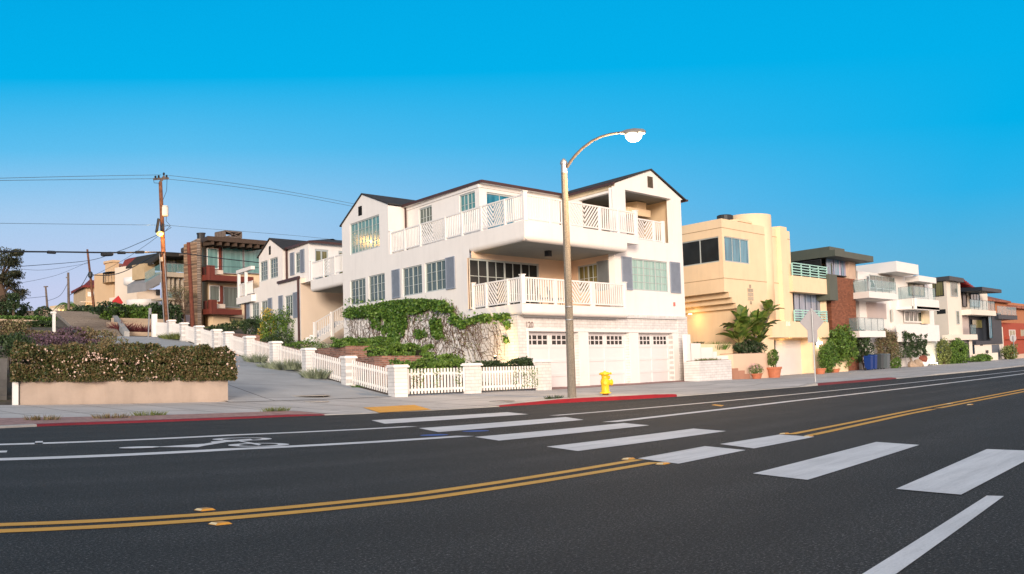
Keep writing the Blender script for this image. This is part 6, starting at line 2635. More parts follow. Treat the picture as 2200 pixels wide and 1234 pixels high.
# red diamond on a pole
f = Frame((0, 84), (1, 0))
rs = thing('diamond_sign', 'plain red diamond-shaped sign in front of the ochre house', 'sign', f.pt(*f.at(253, 672)))
a = f.at(253, 649)
q_ = .55
MB().hexa([f.pt(a[0] - q_, a[1] + .05), f.pt(a[0] - .08, a[1] - q_), f.pt(a[0] - .08, a[1] - q_, -.05), f.pt(a[0] - q_, a[1] + .05, -.05)], [f.pt(a[0] + .08, a[1] + q_), f.pt(a[0] + q_, a[1] - .05), f.pt(a[0] + q_, a[1] - .05, -.05), f.pt(a[0] + .08, a[1] + q_, -.05)]).build('plate', RED_EMBLEM, rs)
MB().tube([f.pt(a[0], a[1] - 2.0, -.1), f.pt(a[0], a[1], -.1)], .04, 6).build('post', METAL, rs)

# modern house with sloping glass balcony
h = hill_house('modern grey-beige house with deep dark eaves and glass balconies left of the stone chimney', 360, 83)
F = Frame((0, 83), (1, 0))
GB = m_plain('greige_render', (.44, .38, .31), .85, .05)
DKE = m_plain('dark_eaves', (.03, .026, .022), .8)
hbox(F, 310, 566, 333, 600, .6, 2, 'beige_wall', m_plain('warm_beige_wall', (.46, .34, .20), .9), h)
q = MB()
a, b, c = F.at(309, 567), F.at(333, 545), F.at(384, 546)
q.hexa([F.pt(a[0], a[1] - .2, 1.2), F.pt(b[0], b[1] - .3, 1.2), F.pt(b[0], b[1] - .3, -3), F.pt(a[0], a[1] - .2, -3)], [F.pt(a[0], a[1], 1.2), F.pt(b[0], b[1], 1.2), F.pt(b[0], b[1], -3), F.pt(a[0], a[1], -3)])
q.hexa([F.pt(b[0], b[1] - .3, 1.2), F.pt(c[0], b[1] - .3, 1.2), F.pt(c[0], b[1] - .3, -3), F.pt(b[0], b[1] - .3, -3)], [F.pt(b[0], b[1], 1.2), F.pt(c[0], b[1], 1.2), F.pt(c[0], b[1], -3), F.pt(b[0], b[1], -3)])
q.build('flat_roof', DKE, h)
q = MB()
r_ = F.rect(369, 553, 412, 556)
q.fb(F, r_[0], r_[1], r_[2] + .2, r_[3] + .25, -3, 2.2)
q.build('slatted_roof', BROWN, h)
for k in range(9):
    x = r_[0] + (r_[1] - r_[0]) * k / 8
    MB().fb(F, x - .05, x + .05, r_[2] + .02, r_[2] + .19, -2, 2.3).build('rafter', WOODG, h)
hbox(F, 333, 552, 408, 585, -1.6, .3, 'back_wall', m_plain('dim_room_wall', (.18, .15, .07), .9), h)
pwin(F.off(-1.5), 352, 556, 378, 586, 4, 1, h, GL_OLIVE, DARKM, .05)
pwin(F.off(-1.3), 395, 557, 406, 580, 1, 1, h, GL_DIM, CREAM, .05)
r_ = hbox(F, 347, 584, 408, 597, 1.4, 3, 'balcony_slab', GB, h)
glass_rail(F.off(1.3), r_[0] + .1, r_[1] - .1, r_[3], F.off(1.3).at(370, 566)[1], h, 5)
q = MB()
fa_ = F.off(1.5)
a, b = fa_.at(313, 607), fa_.at(346, 588)
q.hexa([fa_.pt(a[0], a[1] - .75, 0), fa_.pt(b[0], b[1] - .75, 0), fa_.pt(b[0], b[1] - .75, -3), fa_.pt(a[0], a[1] - .75, -3)], [fa_.pt(a[0], a[1], 0), fa_.pt(b[0], b[1], 0), fa_.pt(b[0], b[1], -3), fa_.pt(a[0], a[1], -3)])
q.build('sloping_balcony', m_plain('grey_fascia', (.25, .25, .26), .7), h)
q = MB()
q.hexa([fa_.pt(a[0], a[1], -.1), fa_.pt(b[0], b[1], -.1), fa_.pt(b[0], b[1], -.13), fa_.pt(a[0], a[1], -.13)], [fa_.pt(a[0], a[1] + .85, -.1), fa_.pt(b[0], b[1] + .85, -.1), fa_.pt(b[0], b[1] + .85, -.13), fa_.pt(a[0], a[1] + .85, -.13)])
q.build('glass_panel', CLEAR, h)
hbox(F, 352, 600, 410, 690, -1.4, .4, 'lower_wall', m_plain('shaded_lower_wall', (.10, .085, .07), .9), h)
hbox(F, 345, 668, 410, 700, .3, 2, 'terrace_wall', GB, h)
for x in (364, 372.5, 383.5, 393):
    hbox(F, x - 1.6, 597, x + 2.2, 668, .9, .4, 'column', GB, h)
r_ = hbox(F, 352, 640, 392, 646, 1.2, 2, 'lower_balcony', GB, h)
glass_rail(F.off(1.1), r_[0] + .1, r_[1] - .1, r_[3], F.off(1.1).at(370, 627)[1], h, 4)

# red-balconied house with stone chimney
h = hill_house('three-storey house with stone chimney, red-brown balconies and big teal windows', 470, 76)
F = Frame((0, 76), (1, 0))
STONE = m_brick('stacked_ledge_stone', (.36, .22, .13), (.10, .07, .05), XD, .45, .09, 1.0, msize=.02)
STONE2 = m_brick('pale_ledge_stone', (.40, .32, .26), (.13, .10, .08), VL, .30, .07, .9, msize=.02)
q = MB()
r_ = F.off(.9).rect(423, 520, 434.5, 712)
q.fb(F, r_[0], r_[1], r_[2], r_[3], -1, .9)
q.build('stone_chimney', STONE, h)
fsc = Frame(F.pt(r_[0], 0, .9), -VL)
q = MB().fb(fsc, -3.2, 0, r_[2], r_[3] + .25, -.3, .004)
q.build('chimney_side', STONE2, h)
q = MB()
xw = F.at(447, 600)[0]
xe2 = F.at(575, 600)[0]
zt3 = F.at(470, 523)[1]
q.wall(F, xw, xe2, 3, zt3)
q.wall(Frame((xw, 76), -VL), -6, 0, 3, zt3)
q.build('wall', YSTUC, h)
q = MB()
fo = F.off(2.0)
a, b = fo.at(446, 507), fo.at(580, 514)
z = a[1]
q.slab([fo.pt(a[0], 0), fo.pt(b[0], 0), fo.pt(b[0], 0, -9), fo.pt(a[0], 0) + VL * 9], z - .36, z)
q.build('flat_roof', BROWN, h)
for k in range(8):
    x = a[0] + .6 + (b[0] - a[0] - 1) * k / 7
    MB().fb(F, x - .12, x + .12, z - .66, z - .362, -.1, 1.9).build('rafter', BROWN, h)
pwin(F.off(.1), 443.5, 533, 468.8, 579, 1, 1, h, GL_TEAL, WHITE2, .1)
fws2 = Frame(F.pt(F.off(.2).at(443.5, 560)[0], 0, .2), -VL)
pwin(F.off(.1), 476, 527.5, 522, 590, 1, 1, h, GL_TEAL, METAL, .1)
pwin(F.off(.1), 522.5, 528.5, 575, 590, 1, 1, h, GL_TEAL, METAL, .1)
pwin(F.off(.1), 449, 613, 471.5, 648, 1, 1, h, GL_DIM, WHITE2, .1)
pwin(F.off(.1), 479, 616, 515, 662, 1, 1, h, GL_DIM, METAL, .1)
hbox(F, 469, 524, 476, 590, .25, .3, 'red_column', ORED, h)
hbox(F, 472, 614, 479, 662, .25, .3, 'red_column', ORED, h)
for (x0, y0, x1, y1, yf, sgn) in ((445.6, 570, 545, 607, 590, 0), (450, 644, 520, 677, 663, 1)):
    fb_ = F.off(1.6)
    r_ = fb_.rect(x0, y0, x1, y1)
    zf = fb_.at(x0, yf)[1]
    q = MB()
    q.fb(fb_, r_[0], r_[1], r_[2], zf, -1.6, 0)
    q.fb(fb_, r_[0], r_[0] + .75, zf + .001, r_[3], -.15, 0)
    f4 = Frame(fb_.pt(r_[0], 0), -VL)
    q.fb(f4, -2.0, -.001, r_[2], zf, -.2, -.002)
    q.fb(f4, -2.0, -1.5, zf, r_[3], -.2, -.002).fb(f4, -.5, -.001, zf, r_[3], -.2, -.002)
    q.build('red_balcony', ORED, h)
    hbox(F, x0 + 14, yf - 10, x0 + 34, yf, 1.2, .1, 'pale_panel', CREAM, h)
hbox(F, 457, 676, 524, 720, .6, 3, 'base_wall', YSTUC, h)
pwin(F.off(.62), 493, 682, 520, 692, 1, 1, h, GL_OLIVE, BROWN, .02)
hbox(F, 441, 680, 453, 706, -.1, .2, 'entrance_door', m_plain('olive_brown_door', (.12, .075, .03), .6), h)
q = MB()
fk = F.off(-3)
a, b = fk.at(484, 509), fk.at(519, 499)
for z in (a[1] + .05, b[1]):
    q.fb(fk, a[0], b[0], z - .08, z + .04, -1.5, 0)
q.bar(fk.pt(a[0], a[1]), fk.pt(b[0], b[1]), .07)
q.bar(fk.pt(a[0], b[1]), fk.pt(b[0], a[1]), .07)
for s in (a[0], b[0]):
    q.fb(fk, s - .06, s + .06, a[1], b[1], -1.5, 0)
q.build('skylight_frame', WOODG, h)
q = MB().lathe(fk.pt(fk.at(432, 515)[0], fk.at(432, 516)[1]), [(.35, 0), (.35, .5), (.4, .5), (.4, .6)], 14)
q.build('roof_flue', DARKM, h)

# ------------------------------------------------------------------ poles and wires
def pole_pts(px0, py0, px1, py1, Y, lean=True):
    F = Frame((0, Y), (1, 0))
    a, b = F.pt(*F.at(px0, py0)), F.pt(*F.at(px1, py1))
    return a, b


pls = {}
for key, (px0, py0, px1, py1, Y, r0, r1, mt, lab) in {
        'main': (357.5, 702, 344.5, 392, 65, .20, .13, WOODP, 'tall weathered wooden utility pole with transformer and lit lamp'),
        'red': (414, 700, 404.5, 521, 70, .17, .14, m_plain('red_brown_pole', (.17, .055, .035), .85, .3, 5, .5), 'shorter red-brown wooden pole in front of the stone chimney'),
        'lean': (203, 671, 187.5, 536, 84, .13, .09, WOODP, 'leaning wooden pole in front of the far tan house'),
        'grey': (148, 680, 146.5, 586, 86, .13, .10, WOODG, 'grey wooden pole standing beside the palm'),
        'far': (102, 664, 98, 616, 110, .14, .10, WOODG, 'thin far pole with a small crossarm at the skyline')}.items():
    a, b = pole_pts(px0, py0, px1, py1, Y)
    o = thing('utility_pole', lab, 'utility pole', a, 'wooden utility poles')
    MB().tube([a - UP * .5, a, a.lerp(b, .5), b], [r0, r0, (r0 + r1) / 2, r1], 9).build('pole', mt, o)
    pls[key] = (a, b, o)
a, b, o = pls['main']
FM = Frame((a.x, a.y), (1, 0))
W = lambda px, py, d=0.0: FM.off(d).pt(*FM.off(d).at(px, py))
q = MB()
q.bar(W(344, 392), W(353, 379), .14, .14)
q.build('top_bracket', WOODG, o)
q = MB()
q.bar(W(330, 385), W(362, 383.5), .12, .14)
q.build('crossarm', WOODG, o)
for px, py in ((334, 384), (341, 383), (352, 377), (358, 382)):
    MB().lathe(W(px, py), [(.05, 0), (.09, .05), (.05, .09), (.09, .13), (.04, .2)], 10).build('insulator', DARKM, o)
MB().lathe(W(353, 465), [(.25, .0), (.30, .05), (.30, .62), (.26, .66), (.28, .68), (.28, .72), (.1, .74)], 18).build('transformer', m_plain('pale_grey_transformer', (.55, .55, .52), .6), o)
MB().bar(W(346, 456), W(350, 456), .1, .25).build('transformer_bracket', DARKM, o)
q = MB()
q.bar(W(341, 470, .3), W(336, 500, .3), .12, .16)
q.build('secondary_rack', DARKM, o)
q = MB()
q.bar(W(351, 482, .3), W(347, 495, .3), .12, .14)
q.build('secondary_rack', DARKM, o)
MB().bar(W(346, 553, .25), W(347, 562, .25), .25, .1).build('cable_box', m_plain('tan_box', (.5, .4, .3), .7), o)
for px in (361.5, 351.5):
    MB().tube([W(px + 1.5, 700, .2), W(px - 9, 545, .2)], .035, 6).build('conduit', METAL, o)
lp = W(344, 503, .55)
MB().tube([W(345, 498), W(344, 497, .5), lp + UP * .1], .03, 6).build('lamp_arm', METAL, o)
MB().lathe(lp, [(.06, -.16), (.20, -.08), (.26, .04), (.14, .16), (.04, .19)], 14).build('lamp_globe', m_emit('sodium_glow', (1, .56, .11), 1.5), o, True)
l = bpy.data.lights.new('lamp_light', 'POINT')
l.energy = 260
l.color = (1, .52, .14)
l.shadow_soft_size = .12
lo = bpy.data.objects.new('lamp_light', l)
COL.objects.link(lo)
lo.parent = o
lo.location = lp + Vector((-.1, -.45, -.2)) - a
for i, pts in enumerate(([(359, 384), (358, 410), (350, 430), (351, 452)], [(358, 455), (357, 475), (366, 485), (355, 497)], [(347, 488), (360, 485), (368, 489), (350, 500)], [(330, 386), (331, 393), (342, 394)], [(347, 432), (352, 448)])):
    MB().tube([W(*p, .1) for p in pts], .018, 5).build('jumper_wire', DARKM, o)
a_, b_, o_ = pls['far']
FF_ = Frame((a_.x, a_.y), (1, 0))
MB().bar(FF_.pt(*FF_.at(94, 616.5)), FF_.pt(*FF_.at(103, 616)), .1, .12).build('crossarm', WOODG, o_)
a_, b_, o_ = pls['lean']
f = Frame((a_.x, a_.y), (1, 0))
MB().lathe(f.pt(*f.at(191, 597), .25), [(.16, 0), (.2, .1), (.2, .4), (.1, .5)], 10).build('splice_can', DARKM, o_)
a_, b_, o_ = pls['grey']
f = Frame((a_.x, a_.y), (1, 0))
MB().bar(f.pt(*f.at(142, 597)), f.pt(*f.at(147, 595)), .08, .1).build('small_bracket', METAL, o_)


def cable(pts, r, label, name='overhead_wire', mat=None, n=24):
    """pts: (px, py, Y); a smooth hanging wire through real points"""
    P = [on_y(*p) for p in pts]
    if len(P) == 2:
        P = [P[0].lerp(P[1], i / n) for i in range(n + 1)]
    else:
        Q = []
        for i in range(len(P) - 1):
            p0, p1, p2, p3 = P[max(0, i - 1)], P[i], P[i + 1], P[min(len(P) - 1, i + 2)]
            for k in range(8):
                t = k / 8
                Q.append(.5 * ((2 * p1) + (p2 - p0) * t + (2 * p0 - 5 * p1 + 4 * p2 - p3) * t * t + (3 * p1 - p0 - 3 * p2 + p3) * t ** 3))
        P = Q + [P[-1]]
    o = MB().tube(P, r, 5).build(name, mat or DARKM)
    return tag(o, label, 'overhead wire')


WIREC = m_plain('faded_wire', (.10, .16, .20), .7, .1)
cable([(-80, 383.5, 55), (0, 383, 58), (170, 379, 61), (346, 376, 65)], .016, 'upper of the two high wires running left from the top of the tall pole', mat=WIREC)
cable([(-80, 389, 55), (0, 388, 58), (170, 386, 61), (340, 384, 65)], .016, 'lower of the two high wires running left from the top of the tall pole', mat=WIREC)
cable([(362, 377, 65), (480, 391, 66), (620, 412, 67), (760, 438, 68)], .016, 'upper of the two high wires running right behind the white house', mat=WIREC)
cable([(361, 385, 65), (480, 398, 66), (620, 418, 67), (760, 444, 68)], .016, 'lower of the two high wires running right behind the white house', mat=WIREC)
cable([(-80, 479, 55), (0, 480, 58), (170, 482, 61), (344, 484, 65)], .013, 'single thin wire left of the tall pole at transformer height', mat=WIREC)
cable([(347, 483, 65), (450, 492, 66), (640, 507, 67), (760, 520, 68)], .013, 'single thin wire running right from the tall pole at transformer height', mat=WIREC)
cable([(-80, 539, 55), (0, 540.5, 57), (120, 541.5, 60), (240, 543, 62), (345, 542, 64.7)], .05, 'thick black bundled cable crossing from the left edge to the tall pole', 'overhead_cable')
cable([(345, 542, 64.7), (400, 545.5, 66), (470, 555, 68), (560, 565, 70)], .035, 'thick black cable sagging right from the tall pole past the stone chimney', 'overhead_cable')
cable([(350, 560, 65), (400, 568, 66), (470, 573, 68), (560, 575, 70)], .016, 'thin lower wire right of the tall pole across the teal windows')
cable([(343, 503, 65), (300, 522, 70), (258, 539, 75), (191, 560, 84), (40, 573, 70)], .022, 'wire sloping down left from the lit lamp over the leaning pole')
cable([(343, 505, 65), (312, 528, 67), (260, 562, 72), (192, 597, 84)], .014, 'thin wire dropping left from the lamp toward the tan house')
cable([(192, 590, 84), (215, 592, 84), (240, 591, 82), (275, 580, 76), (344, 541, 66)], .035, 'dark cable sagging between the leaning pole and the tall pole', 'overhead_cable')
cable([(190, 588, 84), (172, 618, 85), (149, 635, 86)], .030, 'dark cable hanging from the leaning pole to the grey pole', 'overhead_cable')
cable([(190, 566, 84), (100, 580, 78), (40, 578, 70)], .012, 'thin wire left of the leaning pole below the sloping wire')
cable([(190, 563, 84), (120, 592, 80), (30, 611, 72)], .012, 'thin wire slanting down left from the leaning pole to the pine')
cable([(146, 608, 86), (128, 636, 95), (101, 647, 110)], .02, 'thin wire from the grey pole down to the far pole')
cable([(100, 637, 110), (60, 641, 100), (40, 643, 90)], .02, 'thin wire left of the far pole at the skyline')
for k, (p0, p1, lab) in enumerate((((101, 542, 59.6), (120, 543, 60), 'long splice on the thick cable at left'), ((219, 547, 61.6), (241, 546, 62), 'black rectangular cable box hanging below the thick cable'), ((252, 543.5, 62.4), (270, 543.5, 62.7), 'cable loop bundle right of the hanging box'), ((290, 542.5, 63), (310, 542, 63.4), 'splice on the thick cable near the tall pole'))):
    a, b = on_y(*p0), on_y(*p1)
    tag(MB().tube([a, a.lerp(b, .1), a.lerp(b, .9), b], [.03, .10, .10, .03] if k != 1 else [.12, .15, .15, .12], 7).build('cable_splice', DARKM), lab, 'cable splice', 'fittings on the thick cable')
# small sign back on a post at the upper end of the fence
f = Frame((0, 60), (1, 0))
sg_ = thing('street_sign', 'narrow grey sign seen from behind on a thin post near the red plants', 'street sign', f.pt(*f.at(319, 729)))
MB().tube([f.pt(*f.at(318.5, 729)), f.pt(*f.at(321, 662))], .045, 6).build('post', METAL, sg_)
r_ = f.rect(318.5, 662, 324, 676)
MB().fb(f, r_[0], r_[1], r_[2], r_[3], .05, .07).build('plate', SIGNM, sg_)

# ------------------------------------------------------------------ pavement edge by the yellow house: walls, pots, plants
def stand(px, py, d=0.0):
    """ground point under a photo pixel, on the plane d in front of the building line"""
    f = FG.off(d)
    p = f.pt(*f.at(px, py))
    p.z = gz(p.x, p.y)
    return p


q = MB()
f = FG.off(1.0)
prof = [(1475, 719), (1483, 719), (1483, 738), (1505, 738), (1505, 747), (1531, 747), (1531, 756), (1540, 756), (1540, 765), (1574, 765)]
for (xa_, ya_), (xb_, yb_) in zip(prof[::2], prof[1::2]):
    a, b = f.at(xa_, ya_), f.at(xb_, yb_)
    q.fb(f, a[0], b[0] - .002, .0, a[1], -.25, 0)
tag(q.build('stepped_wall', WHITE), 'white stepped wall beside the last garage, behind the white brick planter', 'wall')
q = MB()
f = FG.off(.4)
a = f.at(1480, 736)
b = f.at(1574, 752)
q.fb(f, a[0], b[0], .0, a[1] - .1, -.7, 0)
tag(q.build('raised_ledge', YSTUC), 'yellow ledge wall between stepped white wall and tall plants', 'wall')
pb1 = thing('brick_planter', 'square white painted brick planter box on the pavement', 'planter', stand(1538, 815, 1.9))
f = FG.off(1.9)
r_ = f.rect(1502, 776, 1573, 815.5)
MB().fb(f, r_[0], r_[1], .05, r_[3], -.9, 0).build('brick_box', WHITE_B, pb1)
MB().fb(f, r_[0] + .1, r_[1] - .1, r_[3] + .001, r_[3] + .03, -.8, -.1).build('soil', EARTH, pb1)
c = f.pt((r_[0] + r_[1]) / 2, r_[3], -.45)
grass_tuft('low_plants', 'thin row of low plants in the white brick planter', c, (1.3, .25), 260, .16, L_OLIVE, 201, .5, 'plants')
c = FG.off(.2).pt(*FG.off(.2).at(1545, 752))
grass_tuft('grass_clump', 'wide green grass clump on the ledge left of the banana-like plants', c, (.9, .3), 380, .5, L_GREEN, 202, .8)
c = FG.off(.2).pt(*FG.off(.2).at(1500, 739))
grass_tuft('dark_clump', 'small dark clump on the white wall near the garages', c, (.5, .2), 120, .14, L_DARK, 203, .8)
pl2 = thing('stucco_planter', 'large beige stucco planter under the tall paddle-leaved plants', 'planter', stand(1613, 811, 1.3))
f = FG.off(1.3)
r_ = f.rect(1575, 761, 1653, 811)
MB().fb(f, r_[0], r_[1], .0, r_[3], -1.2, 0).build('box', m_plain('peach_stucco', (.74, .52, .37), .9, .05, 1, .15), pl2)
MB().fb(f, r_[0] + .12, r_[1] - .12, r_[3] + .001, r_[3] + .03, -1.1, -.12).build('soil', EARTH, pl2)
ts = thing('brick_steps', 'short terracotta steps in front of the beige planter', 'steps', stand(1590, 812, 1.7))
f = FG.off(1.75)
for k, (xa_, ya_, xb_) in enumerate(((1575, 792, 1586), (1586, 797, 1600), (1600, 804, 1611))):
    a, b = f.at(xa_, ya_), f.at(xb_, ya_)
    MB().fb(f, a[0], b[0], .05, a[1], -.4, 0).build('step', m_plain('terracotta_step', (.40, .20, .13), .8), ts)


def pot(px, ytop, ybot, w, d, label):
    f = FG.off(d)
    b = stand(px, ybot, d)
    h = f.at(px, ytop)[1] - b.z
    o = thing('plant_pot', label, 'plant pot', b, 'terracotta pots')
    MB().lathe(b, [(w * .36, 0), (w * .48, h * .8), (w * .54, h * .81), (w * .54, h), (w * .46, h), (w * .44, h * .85)], 18).build('pot', TERRA, o)
    MB().lathe(b, [(w * .43, h * .86), (.01, h * .88)], 14).build('soil', EARTH, o)
    return o, b + UP * h


o, t = pot(1664, 789, 808.6, .85, 1.6, 'tall terracotta pot with clipped bush beside the garage door')
bush('potted_bush', 'clipped bush growing in the tall terracotta pot', 'bush', t + UP * .55, (.34, .34, .62), 1500, .09, L_GREEN, 210, stems=True)
o, t = pot(1626, 803, 811.5, .62, 2.0, 'small terracotta pot with pink flowers in front of the beige planter')
bush('potted_flowers', 'pink flowers spilling from the small terracotta pot', 'flowers', t + UP * .22, (.55, .4, .30), 700, .07, L_GREEN, 211)
foliage_f = foliage('pink_flowers', blob_pts(t + UP * .34, (.55, .4, .26), 220, 5), .06, m_leaf('pink_petals', [(.45, .16, .25), (.62, .35, .42)]), None, 5)
foliage_f.parent = COL.objects['potted_flowers'] if 'potted_flowers' in COL.objects else None
if foliage_f.parent:
    foliage_f.location = Vector(foliage_f['_o']) - Vector(foliage_f.parent['_o'])
o, t = pot(1762, 792, 801, .75, 1.5, 'terracotta pot under the big bush by the sign, left one')
o, t = pot(1793, 793, 800, .75, 1.2, 'terracotta pot under the big bush by the sign, right one')


def paddle(m, m2, base, az, lift, stalk, L, w, rt, droop=.6):
    """a strelitzia leaf: long stalk and a folded paddle blade"""
    d0 = Vector((math.cos(az) * math.cos(lift), math.sin(az) * math.cos(lift), math.sin(lift)))
    p = base
    pts = [p]
    d = d0.copy()
    for _ in range(4):
        p = p + d * stalk / 4
        d = (d + Vector((0, 0, -.05))).normalized()
        pts.append(p)
    m2.tube(pts, [.035, .03, .025, .02, .018], 5)
    s = d.cross(UP)
    s = s.normalized() if s.length > .05 else Vector((math.cos(az + 1.57), math.sin(az + 1.57), 0))
    n = 7
    prev = None
    for i in range(n + 1):
        t = i / n
        ww = w * math.sin(math.pi * min(1, (t * .93 + .07))) ** .7
        up = s.cross(d).normalized()
        row = (p - s * ww + up * ww * .35, p, p + s * ww + up * ww * .35)
        if prev:
            m.face([prev[0], prev[1], row[1], row[0]])
            m.face([prev[1], prev[2], row[2], row[1]])
        prev = row
        p = p + d * L / n
        d = (d + Vector((0, 0, -droop / n))).normalized()


L_PADDLE = m_leaf('paddle_leaf', [(.022, .05, .009), (.05, .10, .015), (.09, .145, .022), (.15, .18, .04)], .4)
gb_ = FG.off(.8).pt(*FG.off(.8).at(1615, 757))
for gi, (px, py, n_, R_, lab) in enumerate(((1600, 757, 15, 1.0, 'left clump of tall paddle-leaved plants in the beige planter'), (1622, 757, 15, 1.15, 'right clump of tall paddle-leaved plants rising to the slit window'))):
    f = FG.off(.7)
    b = f.pt(*f.at(px, py))
    o = thing('paddle_leaf_plant', lab, 'plant', b, 'paddle-leaved plants by the yellow house')
    rt = random.Random(20 + gi)
    tm = MB()
    lm, sm = MB(), MB()
    crowns = [(f.pt(*f.at(*c_)), r_) for c_, r_ in ((((1598, 712), .9), ((1588, 735), .8)) if gi == 0 else (((1624, 718), .9), ((1652, 672), .55), ((1640, 692), .5), ((1628, 740), .8)))]
    for c_, r_ in crowns:
        tm.tube([b + Vector((rt.uniform(-.2, .2), 0, -.1)), b.lerp(c_, .5) + Vector((rt.uniform(-.1, .1), 0, 0)), c_ - UP * .1], [.13, .10, .07], 8)
        for k in range(int(17 * (r_ + .25))):
            az = rt.uniform(0, 2 * math.pi)
            paddle(lm, sm, c_ - UP * .1, az, rt.uniform(.6, 1.5), rt.uniform(.3, .75) * r_, rt.uniform(.8, 1.15) * r_ + .15, rt.uniform(.27, .38) * (r_ * .6 + .4), rt, rt.uniform(.5, 1.1))
    tm.build('trunk', WOODG, o)
    lm.build('leaves', L_PADDLE, o)
    sm.build('stalks', m_plain('leaf_stalk', (.20, .16, .05), .6), o)
    foliage('lower_leaves', blob_pts(b + Vector((0, 0, .3)), (1.1, .5, .35), 900, 220 + gi), .14, L_DARK, o, 220 + gi)

for i, (px, py, ybase, d, rx, ry, rz, n_, sz, mt, lab) in enumerate([
        (1808, 742, 800, .8, 1.9, .7, 1.35, 5600, .17, L_GREEN, 'big bamboo-like green bush between the sign and the brick house'),
        (1778, 768, 800, 1.0, 1.0, .5, 1.15, 3000, .13, L_BRIGHT, 'lighter leafy bush above the terracotta pots by the sign'),
        (1853, 745, 795, .4, .8, .6, 1.3, 2400, .15, L_DARK, 'dark bush between the big green bush and the blue bin'),
        (1906, 745, 790, .3, 1.9, .7, 1.3, 3200, .15, L_DRY, 'dark tangled bush behind the rubbish bins'),
        (1923, 781, 789, 1.4, .8, .4, .45, 900, .13, L_GREEN, 'low green bush right of the grey bins'),
        (2057, 760, 781, 1.2, 2.2, .8, 1.2, 5200, .18, L_GREEN, 'large round green bush in front of the cream house'),
        (2027, 757, 782, .9, 1.0, .6, 1.0, 1500, .18, L_OLIVE, 'thin olive bush left of the large round one'),
        (2108, 771, 776, 1.5, 3.4, .6, .35, 2600, .18, L_GREEN, 'low hedge in front of the charcoal house garden wall'),
        (2170, 760, 774, 1.2, 1.9, .7, 1.0, 1700, .22, L_OLIVE, 'olive shrubs round the sign at the far right')]):
    f = FG.off(d)
    c = f.pt(*f.at(px, py))
    bush('bush', lab, 'bush', c, (rx, ry, rz), n_, sz, mt, 240 + i)
f = FG.off(.9)
q = MB()
a = f.at(1795, 768)
b = f.at(1821, 768)
q.hexa([f.pt(a[0], 0), f.pt(b[0], 0), f.pt(b[0], 0, -.25), f.pt(a[0], 0, -.25)], [f.pt(a[0], a[1] - .45), f.pt(b[0], a[1] + .0), f.pt(b[0], a[1] + .0, -.25), f.pt(a[0], a[1] - .45, -.25)])
tag(q.build('sloping_wall', YSTUC), 'short sloping yellow wall at the edge of the big green bush', 'wall')
# box-clipped tree
f = FG.off(.8)
bt = thing('clipped_tree', 'small tree clipped to a dark green box above the rocks', 'tree', stand(1963, 786, .8))
r_ = f.rect(1936, 720, 1990, 766)
foliage('crown', box_pts(f, r_[0], r_[1], r_[2], r_[3], -1.2, .2, 5200, 260, .22), .17, L_DARK, bt, 260)
MB().tube([stand(1962, 786, .5), f.pt(*f.at(1963, 760), -.4), f.pt(*f.at(1966, 735), -.4)], [.10, .08, .05], 7).build('trunk', m_plain('pale_bark', (.30, .24, .18), .9), bt)
ROCK = m_plain('warm_rock', (.42, .31, .22), .9, .3, 3, .8, 8)
for i, (px, py, r_, lab, mt) in enumerate(((1960, 785, .45, 'leftmost of the pale boulders under the clipped tree', ROCK), (1972, 784, .55, 'middle pale boulder under the clipped tree', ROCK), (1984, 784, .42, 'right pale boulder beside the lit white wall', WHITE), (1984, 772, .45, 'red-brown boulder on top of the others', m_plain('red_rock', (.25, .08, .05), .9, .3)))):
    c = FG.off(1.4).pt(*FG.off(1.4).at(px, py))
    rr = random.Random(i)
    m = MB()
    n1, n2 = 7, 10
    for a in range(n1 + 1):
        for b_ in range(n2):
            th, ph = math.pi * a / n1, 2 * math.pi * b_ / n2
            d = Vector((math.sin(th) * math.cos(ph), math.sin(th) * math.sin(ph) * .8, math.cos(th) * .75))
            m.v.append(c + d * r_ * (1 + .35 * nz(d, 1.3, i * 7.0)))
    for a in range(n1):
        for b_ in range(n2):
            k = (b_ + 1) % n2
            m.f.append((a * n2 + b_, (a + 1) * n2 + b_, (a + 1) * n2 + k, a * n2 + k))
    tag(m.build('boulder', mt), lab, 'rock', 'boulders under the clipped tree')


# wheelie bins
def bin_(px, yb, w, h, label, col, d=1.3):
    b = stand(px, yb, d)
    o = thing('wheelie_bin', label, 'bin', b, 'wheelie bins by the brick house')
    M1 = m_plain('bin_plastic', col, .5, .05)
    k = .8
    lo_ = [b + Vector((x * w * k / 2, y * w * k / 2, .06)) for x, y in ((-1, -1), (1, -1), (1, 1), (-1, 1))]
    hi_ = [b + Vector((x * w / 2, y * w / 2, h * .92)) for x, y in ((-1, -1), (1, -1), (1, 1), (-1, 1))]
    MB().hexa(lo_, hi_).build('body', M1, o)
    l0 = [b + Vector((x * w * .53, y * w * .56, h * .921)) for x, y in ((-1, -1), (1, -1), (1, 1), (-1, 1))]
    l1 = [b + Vector((x * w * .45, y * w * .45, h * (1.0 if y < 0 else 1.04))) for x, y in ((-1, -1), (1, -1), (1, 1), (-1, 1))]
    MB().hexa(l0, l1).build('lid', M1, o)
    for s_ in (-1, 1):
        MB().tube([b + Vector((s_ * w * .42, w * .35, .1)), b + Vector((s_ * w * .5, w * .35, .1))], .1, 12).build('wheel', DARKM, o)
    return o


